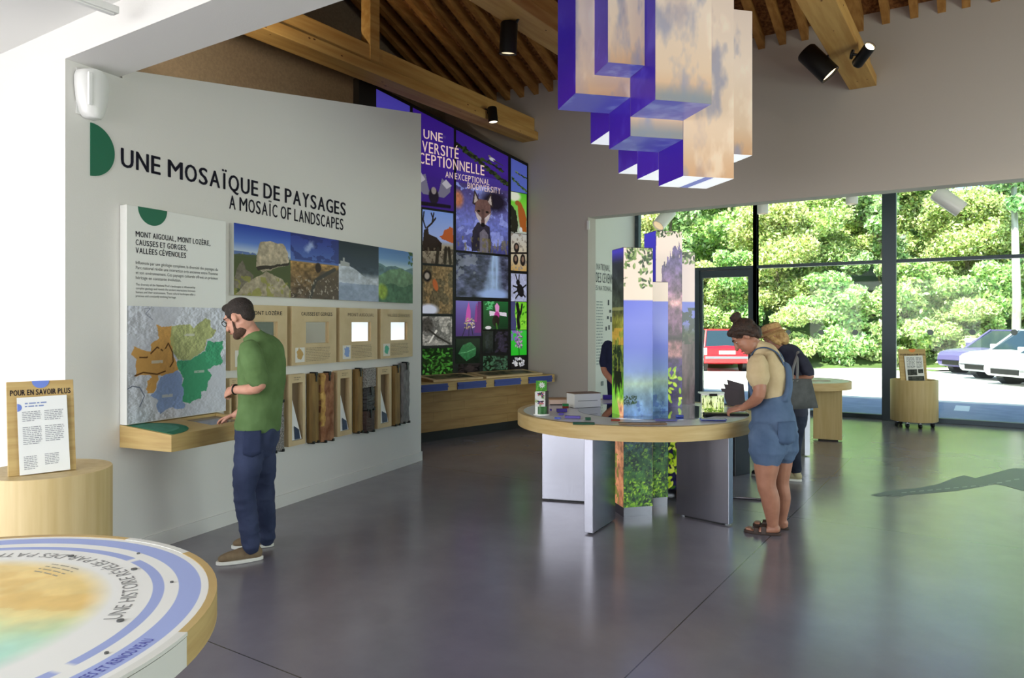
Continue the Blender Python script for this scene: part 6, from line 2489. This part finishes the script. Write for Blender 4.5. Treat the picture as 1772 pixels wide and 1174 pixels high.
def face_parts(fr, t, brow=(52, 36, 26), lips=(176, 96, 88)):
    for s in (-1, 1):
        e = MB().ball(fr.p(s * .031, .0725, .0025), (.0095, .0095, .006), fr, 14, 10).build('eye', mat('eye_white', (196, 186, 178), .3), t, smooth=True)
        MB().ball(fr.p(s * .031, .0805, .001), (.0055, .003, .005), fr, 10, 8).build('iris', mat('dark_iris', (40, 28, 22), .2), e, smooth=True)
        MB().limb([fr.p(s * .014, .094, .024), fr.p(s * .034, .09, .03), fr.p(s * .052, .077, .024)], [.004, .005, .003], 8, sub=3).build('eyebrow', mat('brow_%d' % brow[0], brow, .8), t, smooth=True)
    MB().ball(fr.p(0, .094, -.073), (.022, .008, .0065), fr, 14, 8).build('lips', mat('lips_%d' % lips[0], lips, .5), t, smooth=True)


def torso(mb, pts, l, rads, seg=22):
    mb.limb(pts, rads, seg, side=l, sub=4)


def shoe(t, heel, toe, m, sole_m, h=.085, name='shoe'):
    heel, toe = Vector(heel), Vector(toe)
    d = (toe - heel).normalized()
    s = Vector((-d.y, d.x, 0))
    L = (toe - heel).length
    P = lambda a, z: heel + d * (L * a) + UP * z
    up = MB().limb([P(.14, .052), P(.42, .055), P(.7, .046), P(.88, .038)], [(.037, .045), (.041, .044), (.047, .034), (.04, .024)], 16, side=s, sub=4)
    up.limb([P(.2, .06), P(.22, .1)], [(.04, .045), (.043, .046)], 16, side=d, sub=3)
    o = up.build(name, m, t, smooth=True, remesh=.007, fair=3)
    pts = []
    for k in range(24):
        a = 2 * PI * k / 24
        w = .046 + .009 * math.cos(a)
        pts.append(P(.5 + .5 * math.cos(a), .0) + s * (w * math.sin(a)))
    MB().prism([p + UP * .001 for p in pts], UP * .024).build('sole', sole_m, o, bevel=.004)
    lc = MB()
    for k in range(4):
        q = .42 + .08 * k
        z = .099 - .012 * k
        lc.tube([P(q, z - .004) - s * .022, P(q, z + .004), P(q, z - .004) + s * .022], [.0035] * 3, 6)
    lc.build('laces', mat('laces_grey', (170, 160, 140), .8), o)
    return o


def cloth(name, mb, m, t, vox=.009, fair=5):
    return mb.build(name, m, t, smooth=True, remesh=vox, fair=fair)


def fabric(name, rgb, rgb2, scale=9):
    return mat(name, rgb, .85, rgb2=rgb2, scale=(scale,) * 3, bump=.35, bscale=26, spec=.2)


def hip_pocket(t, pel, f, l, m, rad, arc, dz, h=.15):
    """stitched patch lying on the seat of the trousers"""
    P_, F_ = [], []
    for j in range(9):
        for i in range(9):
            a = arc + (i / 8 - .5) * .75
            v = (j / 8 - .6) * h + dz
            k = 1.0 + .02 * math.cos(PI * (j / 8 - .5)) - (.02 if j == 0 and i in (0, 8) else 0)
            P_.append(pel + l * (rad[0] * k * math.cos(a)) + f * (rad[1] * k * math.sin(a)) + UP * (v - (.02 * (1 - abs(i / 4 - 1)) if j == 0 else 0)))
    F_ = [(j * 9 + i, j * 9 + i + 1, (j + 1) * 9 + i + 1, (j + 1) * 9 + i) for j in range(8) for i in range(8)]
    k_ = MB().add(P_, F_).build('back_pocket', m, t, smooth=True)
    so = k_.modifiers.new('thick', 'SOLIDIFY')
    so.thickness = .012
    return k_


# ------------------------------------------------------------------ man in green
def man_green():
    f = RV * -.93 + FV * .37
    l = RV * -.37 + FV * -.93
    t = thing('person', 'man in a green t-shirt, jeans and glasses leaning over the map console', 'person', W(-1.74, 4.95))
    pel, wai, che, shc, nek = J(446, 748, 4.9), J(451, 702, 4.9), J(454, 645, 4.9), J(451, 606, 4.9), J(442, 583, 4.89)
    hc = J(414, 550, 4.86)
    hf = (f * .86 - UP * .42 + l * .1).normalized()
    hu = (UP * .9 + f * .4)
    shL, elL, wrL = J(433, 610, 4.71), J(449, 667, 4.66), J(404, 675, 4.79)
    shR, elR, wrR = J(466, 610, 5.07), J(468, 672, 5.12), J(408, 718, 5.06)
    hpL, knL, anL = J(434, 765, 4.84), J(423, 850, 4.8), J(435, 946, 4.87)
    hpR, knR, anR = J(451, 762, 5.0), J(457, 846, 5.05), J(462, 932, 5.12)
    b = MB()
    torso(b, [pel, wai, che, shc, nek + UP * .0], l, [(.145, .1), (.135, .09), (.16, .1), (.155, .085), (.062, .06)])
    b.limb([nek - UP * .03, nek + (hc - nek) * .5, hc - hu * .05 - hf * .02], [(.062, .062), (.055, .056), (.055, .058)], 16)
    hfr = head(b, hc, hf, hu)
    b.limb([shL, elL, wrL], [.052, .041, .027], 14)
    b.limb([shR, elR, wrR], [.052, .041, .027], 14)
    hand(b, wrL, (f * .95 - UP * .25 + l * -.3), -UP * .5 - l * .8, UP + f * .3, .75)
    hand(b, wrR, (f * .9 - UP * .28), -UP * .9 + f * -.1, l, .3)
    for hp, kn, an in ((hpL, knL, anL), (hpR, knR, anR)):
        b.limb([hp, kn, an], [.07, .05, .036], 14)
    b.build('body', M_SKIN, t, smooth=True, remesh=.006, fair=3)
    face_parts(hfr, t)
    P = hfr.p
    hm = mat('dark_brown_hair', (44, 32, 26), .7, rgb2=(30, 22, 18), scale=(50, 50, 50), bump=.8, bscale=120)
    h = MB()
    h.ball(P(0, -.02, .045), (.082, .101, .086), hfr)
    h.ball(P(0, .045, .096), (.055, .045, .026), hfr)
    h.ball(P(0, -.066, .0), (.06, .046, .06), hfr)
    for s in (-1, 1):
        h.limb([P(s * .074, .014, .02), P(s * .074, .016, -.02)], [.008, .005], 8, sub=2)
        h.ball(P(s * .068, .012, .03), (.014, .03, .04), hfr)
    o = cloth('hair', h, hm, t, .007, 2)
    bd = MB()
    bd.ball(P(0, .0235, -.088), (.0535, .0585, .0415), hfr)
    bd.ball(P(0, .064, -.106), (.03, .028, .025), hfr)
    for s in (-1, 1):
        bd.limb([P(s * .07, .012, -.025), P(s * .0615, .018, -.055), P(s * .05, .03, -.085)], [.006, .009, .012], 10, sub=3)
    bd.limb([P(-.026, .098, -.062), P(0, .104, -.057), P(.026, .098, -.062)], [.005, .006, .005], 8, sub=3)
    cloth('beard', bd, mat('brown_beard', (86, 62, 48), .9, rgb2=(62, 42, 32), scale=(120, 120, 120)), t, .006, 2)
    g = MB()
    for s in (-1, 1):
        ring = [P(s * .033 + .024 * math.cos(a), .103 - .1 * abs(s * .033 + .024 * math.cos(a)) ** 1.3, .0 + .018 * math.sin(a)) for a in [2 * PI * k / 16 for k in range(17)]]
        g.tube(ring, [.0025] * 17, 6)
        g.tube([P(s * .057, .097, .006), P(s * .078, .05, .01), P(s * .082, -.02, .006)], [.0025] * 3, 6)
    g.tube([P(-.01, .104, .004), P(.01, .104, .004)], [.0025] * 2, 6)
    g.build('glasses', M_BLACK, t)
    gm = fabric('green_cotton', (96, 123, 77), (84, 109, 65))
    s = MB()
    torso(s, [pel + UP * .035, wai, che, shc - UP * .005, nek - UP * .025], l, [(.172, .128), (.162, .118), (.184, .128), (.184, .118), (.086, .08)])
    for sh, el in ((shL, elL), (shR, elR)):
        s.limb([sh + UP * .008, sh + (el - sh) * .5, sh + (el - sh) * .78], [(.074, .074), (.07, .07), (.07, .07)], 14, sub=3)
    wrinkle(cloth('tshirt', s, gm, t), .005, (8, 8, 6))
    jm = fabric('indigo_denim', (62, 70, 98), (46, 54, 80), 5)
    j = MB()
    torso(j, [wai - UP * .06, pel, pel - UP * .07], l, [(.155, .112), (.165, .125), (.15, .12)])
    for hp, kn, an, q in ((hpL, knL, anL, 1), (hpR, knR, anR, 0)):
        j.limb([hp - UP * .0, hp + (kn - hp) * .5, kn, kn + (an - kn) * .5, an + UP * .005], [(.095, .098), (.088, .09), (.068, .07), (.062, .064), (.055, .056)], 16, sub=4)
    jo = wrinkle(cloth('jeans', j, jm, t, .009, 4), .0065, (7, 7, 11))
    hip_pocket(t, pel - UP * .03, f, l, fabric('pocket_indigo', (52, 60, 88), (40, 48, 74), 8), (.168, .128), -.6, 0)
    MB().box(Frame(wai + f * .16 - UP * .105, f, l, UP), -.006, .0, -.02, .02, -.012, .012).build('belt_tab', mat('brown_tab', (72, 48, 36), .7), t)
    km = fabric('taupe_suede', (134, 116, 92), (120, 102, 80), 20)
    sm = mat('white_sole', (226, 224, 216), .6)
    hL, tL = FP(456, 968), FP(373, 979)
    shoe(t, (hL.x, hL.y, 0), (tL.x, tL.y, 0), km, sm)
    hR, tR = FP(474, 946), FP(400, 950)
    shoe(t, (hR.x, hR.y, 0), (tR.x, tR.y, 0), km, sm)
    wt = MB().tube([wrL - (wrL - elL).normalized() * .02 + (Vector((0, 0, 1)) * math.sin(a) + l * math.cos(a)) * .03 for a in [2 * PI * k / 16 for k in range(17)]], [.006] * 17, 6)
    wt.build('wristband', M_BLACK, t)
    return t


man_green()


# ------------------------------------------------------------------ woman with a bun
def woman_denim():
    f = RV * -.9 + FV * .43
    l = RV * -.43 + FV * -.9
    t = thing('person', 'woman with a hair bun in denim short overalls and cream t-shirt at the round table', 'person', W(1.95, 5.55))
    D = 5.55
    pel, wai, che, shc, nek = J(1338, 738, D), J(1332, 690, D), J(1329, 648, D), J(1324, 618, D), J(1313, 600, D)
    hc = J(1289, 582, D - .02)
    hf = (f * .72 - UP * .66 + l * .08).normalized()
    hu = UP * .72 + f * .66
    shL, elL, wrL = J(1311, 630, 5.37), J(1313, 684, 5.34), J(1284, 707, 5.5)
    shR, elR, wrR = J(1333, 624, 5.7), J(1330, 682, 5.76), J(1291, 703, 5.72)
    hpL, knL, anL = J(1327, 762, 5.46), J(1326, 838, 5.46), J(1337, 908, 5.5)
    hpR, knR, anR = J(1350, 758, 5.62), J(1349, 836, 5.64), J(1351, 902, 5.66)
    b = MB()
    torso(b, [pel, wai, che, shc, nek], l, [(.17, .14), (.14, .11), (.15, .115), (.145, .085), (.055, .055)])
    b.limb([nek - UP * .03, nek + (hc - nek) * .5, hc - hu * .05 - hf * .02], [(.055, .055), (.05, .052), (.05, .054)], 16)
    hfr = head(b, hc, hf, hu)
    b.limb([shL, elL, wrL], [.056, .046, .026], 14)
    b.limb([shR, elR, wrR], [.056, .046, .026], 14)
    hand(b, wrL, (f * .95 - UP * .2 - l * .1), -UP * .8 - l * .4, UP * .3 + l * -.9, .55, .92)
    hand(b, wrR, (f * .9 - UP * .1 + l * .3), -UP * .8 + l * .3, l * .9 + UP * .2, .55, .92)
    fl = {}
    for s, (hp, kn, an) in enumerate(((hpL, knL, anL), (hpR, knR, anR))):
        b.limb([hp, hp + (kn - hp) * .5, kn, kn + (an - kn) * .38 - f * .012, an], [(.1, .105), (.092, .094), (.068, .07), (.064, .068), (.038, .042)], 18, sub=5)
        b.limb([an - f * .02 - UP * .03, an + f * .06 - UP * .05, an + f * .15 - UP * .072], [(.034, .034), (.038, .028), (.04, .016)], 14, side=l, sub=3)
        b.ball(Vector((an.x, an.y, 0)) - f * .026 + UP * .05, (.031, .031, .03))
        for k in range(5):
            q = Vector((an.x, an.y, .032)) + f * .155 + l * (-.03 + .015 * k)
            b.limb([q, q + f * (.04 - .004 * abs(k - 2))], [.0095, .008], 8, sub=2)
    b.build('body', M_SKIN2, t, smooth=True, remesh=.0065, fair=3)
    face_parts(hfr, t, (58, 40, 30))
    P = hfr.p
    hm = mat('brown_hair', (66, 44, 32), .65, rgb2=(38, 26, 20), scale=(40, 40, 40), bump=.8, bscale=90)
    h = MB()
    h.ball(P(0, -.022, .042), (.088, .104, .088), hfr)
    h.ball(P(0, .05, .085), (.06, .045, .03), hfr)
    h.ball(P(0, -.075, -.015), (.07, .05, .07), hfr)
    for s in (-1, 1):
        h.limb([P(s * .074, .03, .05), P(s * .08, -.01, .02), P(s * .07, -.05, -.04)], [.018, .02, .016], 10, sub=3)
    h.limb([P(0, -.03, .11), P(-.002, -.045, .135)], [.03, .034], 12, sub=2)
    h.ball(P(0, -.045, .15), (.05, .045, .036), hfr)
    for k in range(7):
        a = k * .9
        h.ball(P(.034 * math.cos(a), -.045 + .03 * math.sin(a), .158 + .012 * math.sin(2 * a)), (.019, .019, .017), hfr, 10, 8)
    cloth('hair', h, hm, t, .007, 1)
    cm = fabric('cream_cotton', (208, 186, 148), (194, 172, 134))
    s = MB()
    torso(s, [wai - UP * .03, che, shc - UP * .004, nek - UP * .02], l, [(.15, .125), (.172, .142), (.168, .108), (.085, .075)])
    for sh, el in ((shL, elL), (shR, elR)):
        s.limb([sh + UP * .004, sh + (el - sh) * .3, sh + (el - sh) * .42], [(.072, .072), (.08, .08), (.084, .084)], 14, sub=3)
    wrinkle(cloth('tshirt', s, cm, t), .005, (9, 9, 9))
    dm = fabric('washed_denim', (92, 111, 140), (76, 95, 124), 6)
    o = MB()
    torso(o, [wai + UP * .02, pel + UP * .06, pel - UP * .01, pel - UP * .09], l, [(.158, .134), (.18, .158), (.2, .176), (.17, .15)])
    for hp, kn in ((hpL, knL), (hpR, knR)):
        o.limb([hp + UP * .03, hp - UP * .04, hp - UP * .085], [(.13, .135), (.126, .132), (.13, .136)], 18, sub=4)
    # back panel and straps
    bk = lambda k, w, up_: wai - f * (.118 + k) + l * w + UP * up_
    o.limb([wai - f * .114, wai - f * .136 + UP * .09, che - f * .142 + UP * .05, shc - f * .122 - UP * .05], [(.13, .03), (.108, .024), (.078, .02), (.045, .016)], 16, side=l, sub=4)
    o.limb([wai + f * .1, wai + f * .128 + UP * .1, che + f * .13 + UP * .04], [(.13, .03), (.11, .026), (.09, .018)], 16, side=l, sub=4)
    wrinkle(cloth('overalls', o, dm, t, .008, 3), .004, (9, 9, 9))
    for s_ in (-1, 1):
        MB().limb([shc - f * .142 + l * s_ * .03 - UP * .075, shc - f * .122 + l * s_ * .06 - UP * .01, shc - f * .082 + l * s_ * .085 + UP * .045, shc + l * s_ * .092 + UP * .074 - f * .005, shc + l * s_ * .09 + UP * .045 + f * .07, che + f * .14 + l * s_ * .075 + UP * .06], [(.021, .0055)] * 6, 10, side=l, sub=5).build('shoulder_strap', dm, t, smooth=True)
    pm = fabric('pocket_denim', (82, 101, 130), (68, 86, 114), 8)
    hip_pocket(t, pel, f, l, pm, (.206, .182), -.66, .0)
    sm = mat('brown_leather', (58, 40, 32), .6)
    for an in (anL, anR):
        base = Vector((an.x, an.y, 0))
        pts = [base + f * (.075 + .135 * math.cos(a)) + l * ((.043 + .008 * math.cos(a)) * math.sin(a)) + UP * .001 for a in [2 * PI * k / 26 for k in range(26)]]
        sn = MB().prism(pts, UP * .022).build('sandal', sm, t, bevel=.004)
        for q in (.06, .115):
            MB().tube([base + f * q - l * .05 + UP * .015, base + f * q - l * .035 + UP * (.075 - q * .25), base + f * q + UP * (.092 - q * .3), base + f * q + l * .035 + UP * (.075 - q * .25), base + f * q + l * .05 + UP * .015], [(.018, .004)] * 5, 8, side=f).build('sandal_strap', sm, sn)
    return t


woman_denim()


# ------------------------------------------------------------------ woman with a straw hat
def woman_hat():
    f = RV * -.86 + FV * .5
    l = RV * -.5 + FV * -.86
    D = 7.42
    t = thing('person', 'woman with a straw hat, dark t-shirt and dark trousers behind the woman with a bun', 'person', W(2.83, 7.45))
    pel, wai, che, shc, nek = J(1374, 722, D), J(1375, 690, D), J(1377, 645, D), J(1372, 616, D), J(1356, 600, D)
    hc = J(1338, 583, D)
    hf = (f * .8 - UP * .55).normalized()
    hu = UP * .8 + f * .55
    shL, elL, wrL = J(1386, 622, 7.22), J(1402, 651, 7.14), J(1378, 655, 7.16)
    shR, elR, wrR = J(1352, 618, 7.62), J(1345, 655, 7.66), J(1320, 670, 7.6)
    hpL, knL, anL = J(1377, 732, 7.36), J(1373, 782, 7.34), J(1377, 822, 7.38)
    hpR, knR, anR = J(1366, 730, 7.52), J(1347, 780, 7.54), J(1332, 818, 7.56)
    b = MB()
    torso(b, [pel, wai, che, shc, nek], l, [(.15, .115), (.13, .1), (.14, .11), (.14, .08), (.052, .052)])
    b.limb([nek - UP * .03, nek + (hc - nek) * .5, hc - hu * .05 - hf * .02], [.054, .05, .05], 14)
    hfr = head(b, hc, hf, hu)
    b.limb([shL, elL, wrL], [.046, .038, .025], 14)
    b.limb([shR, elR, wrR], [.046, .038, .025], 14)
    hand(b, wrL, (f * .95 - UP * .05), -l * .9 - UP * .3, UP, .6, .9)
    hand(b, wrR, (f * .95 - UP * .2), -UP * .9, l, .4, .9)
    for hp, kn, an in ((hpL, knL, anL), (hpR, knR, anR)):
        b.limb([hp, kn, an], [.075, .05, .036], 14)
    b.build('body', M_SKIN2, t, smooth=True, remesh=.007, fair=3)
    face_parts(hfr, t, (150, 116, 76))
    P = hfr.p
    h = MB()
    h.ball(P(0, -.022, .03), (.088, .104, .086), hfr)
    h.ball(P(0, -.07, -.05), (.085, .06, .09), hfr)
    for s in (-1, 1):
        h.limb([P(s * .078, .02, .03), P(s * .085, .0, -.04), P(s * .07, -.02, -.1)], [.024, .028, .02], 10, sub=3)
    cloth('hair', h, mat('blond_hair', (206, 170, 112), .65, rgb2=(166, 126, 72), scale=(36, 36, 36), bump=.8, bscale=80), t, .008, 1)
    hatm = mat('straw', (206, 168, 112), .8, rgb2=(180, 140, 86), scale=(60, 60, 60), bump=.5, bscale=120)
    ht = MB()
    ax = (hu * .95 - hf * .25).normalized()
    ht.lathe(P(0, -.02, .045), ax, [(.135, -.028), (.14, -.024), (.1, .0), (.098, .04), (.09, .075), (.06, .088), (0, .09)], 32)
    o = ht.build('straw_hat', hatm, t, auto=50)
    MB().lathe(P(0, -.02, .045), ax, [(.1005, .002), (.1005, .024), (.0985, .026), (.0985, .0)], 32).build('hat_band', mat('tan_band', (150, 106, 64), .7), o)
    tm = fabric('charcoal_cotton', (56, 58, 72), (46, 48, 60))
    s = MB()
    torso(s, [pel + UP * .03, wai, che, shc, nek - UP * .02], l, [(.168, .135), (.152, .122), (.163, .132), (.162, .1), (.075, .068)])
    for sh, el in ((shL, elL), (shR, elR)):
        s.limb([sh, sh + (el - sh) * .5, sh + (el - sh) * .8], [(.064, .064), (.064, .064), (.062, .062)], 14, sub=3)
    cloth('tshirt', s, tm, t)
    j = MB()
    torso(j, [wai - UP * .06, pel, pel - UP * .08], l, [(.155, .12), (.165, .13), (.145, .12)])
    for hp, kn, an in ((hpL, knL, anL), (hpR, knR, anR)):
        j.limb([hp, kn, an + UP * .05], [(.092, .095), (.07, .072), (.058, .06)], 16, sub=5)
    cloth('trousers', j, fabric('dark_denim', (44, 50, 66), (34, 38, 52)), t)
    km = mat('khaki_trainers', (170, 160, 124), .7)
    for an in (anL, anR):
        base = Vector((an.x, an.y, 0))
        shoe(t, base - f * .06, base + f * .19, km if an is anL else mat('dark_trainer', (44, 42, 44), .7), mat('white_sole', (226, 224, 216), .6))
    MB().tube([wrL - f * -.0 + (UP * math.sin(a) + l * math.cos(a)) * .029 - (wrL - elL).normalized() * .02 for a in [2 * PI * k / 16 for k in range(17)]], [.007] * 17, 6).build('wristwatch', M_BLACK, t)
    # tote bag on the near side
    bm_ = fabric('grey_canvas', (92, 94, 94), (80, 82, 82), 14)
    bc = [J(1368, 656, 7.0), J(1404, 656, 7.02), J(1416, 706, 7.05), J(1366, 709, 7.02)]
    e = thing('tote_bag', 'grey canvas tote bag hanging from the shoulder of the woman with the straw hat', 'bag', (bc[2] + bc[3]) / 2)
    mid = (bc[0] + bc[2]) / 2
    P_, F_ = [], []
    nrm = -l
    for side in (0, 1):
        for jj in range(7):
            for ii in range(9):
                a, c = ii / 8, jj / 6
                q = bc[3].lerp(bc[2], a).lerp(bc[0].lerp(bc[1], a), c)
                bul = .035 * (math.sin(PI * a) * .8 + .2) * (1 - c * .75)
                P_.append(q + l * (bul if side == 0 else -bul * .5))
    n_ = 63
    for side in (0, 1):
        F_ += [(side * n_ + jj * 9 + ii, side * n_ + jj * 9 + ii + 1, side * n_ + (jj + 1) * 9 + ii + 1, side * n_ + (jj + 1) * 9 + ii) for jj in range(6) for ii in range(8)]
    rim = [ii for ii in range(9)] + [jj * 9 + 8 for jj in range(1, 7)] + [54 + ii for ii in range(7, -1, -1)] + [jj * 9 for jj in range(5, 0, -1)]
    F_ += [(rim[k], rim[(k + 1) % len(rim)], rim[(k + 1) % len(rim)] + n_, rim[k] + n_) for k in range(len(rim))]
    MB().add(P_, F_).build('bag_body', bm_, e, smooth=True)
    for x0 in (1371, 1379):
        q0 = J(x0, 660, 7.0)
        tp = shL + UP * .075 - l * .03 + f * .03
        MB().limb([q0, J(x0 + 1, 640, 7.08), tp + l * .05 - UP * .03, tp], [(.013, .004)] * 4, 8, side=f, sub=4).build('strap', mat('strap_grey', (124, 126, 124), .8), e, smooth=True)
    return t


woman_hat()


# ------------------------------------------------------------------ man in navy behind the columns
def man_navy():
    f = RV * .35 - FV * .94
    l = RV * .94 + FV * .35
    D = 7.95
    t = thing('person', 'man in a navy t-shirt mostly hidden behind the landscape columns', 'person', W(1.2, 8.0))
    pel, wai, che, shc, nek = J(1077, 722, D), J(1077, 690, D), J(1077, 640, D), J(1077, 604, D), J(1077, 586, D - .02)
    hc = J(1079, 560, D - .08)
    hf = (f * .85 - UP * .5).normalized()
    hu = UP * .85 + f * .5
    shR, elR, wrR = J(1052, 600, D + .06), J(1046, 638, D), J(1063, 664, D - .2)
    shL, elL, wrL = J(1105, 602, D - .06), J(1110, 642, D - .1), J(1100, 668, D - .3)
    b = MB()
    torso(b, [pel, wai, che, shc, nek], l, [(.145, .1), (.14, .095), (.165, .105), (.165, .085), (.06, .06)])
    b.limb([nek - UP * .03, nek + (hc - nek) * .5, hc - hu * .05 - hf * .02], [.06, .055, .055], 14)
    hfr = head(b, hc, hf, hu)
    b.limb([shL, elL, wrL], [.052, .042, .027], 14)
    b.limb([shR, elR, wrR], [.052, .042, .027], 14)
    hand(b, wrR, f * .8 + l * .3 - UP * .3, -UP, l, .5)
    hand(b, wrL, f * .8 - l * .3 - UP * .3, -UP, -l, .5)
    for s_ in (-1, 1):
        hp = pel + l * .09 * s_ - UP * .08
        an = Vector((pel.x, pel.y, .09)) + l * .12 * s_
        kn = (hp + an) / 2 + f * .03
        b.limb([hp, kn, an], [.075, .052, .036], 14)
    b.build('body', M_SKIN2, t, smooth=True, remesh=.007, fair=3)
    face_parts(hfr, t)
    h = MB()
    h.ball(hfr.p(0, -.02, .045), (.082, .101, .086), hfr)
    h.ball(hfr.p(0, .045, .096), (.055, .045, .026), hfr)
    h.ball(hfr.p(0, -.07, -.01), (.066, .05, .07), hfr)
    cloth('hair', h, mat('dark_brown_hair', (44, 32, 26), .7), t, .008, 2)
    s = MB()
    torso(s, [pel + UP * .02, wai, che, shc, nek - UP * .02], l, [(.172, .13), (.168, .122), (.188, .128), (.185, .104), (.078, .072)])
    for sh, el in ((shL, elL), (shR, elR)):
        s.limb([sh, sh + (el - sh) * .5, sh + (el - sh) * .75], [(.07, .07), (.07, .07), (.072, .072)], 14, sub=3)
    cloth('tshirt', s, fabric('navy_cotton', (34, 38, 66), (26, 30, 54)), t)
    j = MB()
    torso(j, [wai - UP * .05, pel, pel - UP * .08], l, [(.158, .115), (.168, .125), (.15, .12)])
    for s_ in (-1, 1):
        hp = pel + l * .09 * s_ - UP * .06
        an = Vector((pel.x, pel.y, .12)) + l * .12 * s_
        j.limb([hp, (hp + an) / 2 + f * .03, an], [.095, .072, .06], 16, sub=5)
        base = Vector((pel.x, pel.y, 0)) + l * .12 * s_
        shoe(t, base - f * .07, base + f * .2, mat('dark_trainer', (44, 42, 44), .7), mat('white_sole', (226, 224, 216), .6))
    cloth('trousers', j, fabric('dark_denim', (44, 50, 66), (34, 38, 52)), t)
    return t


man_navy()
cleanup()
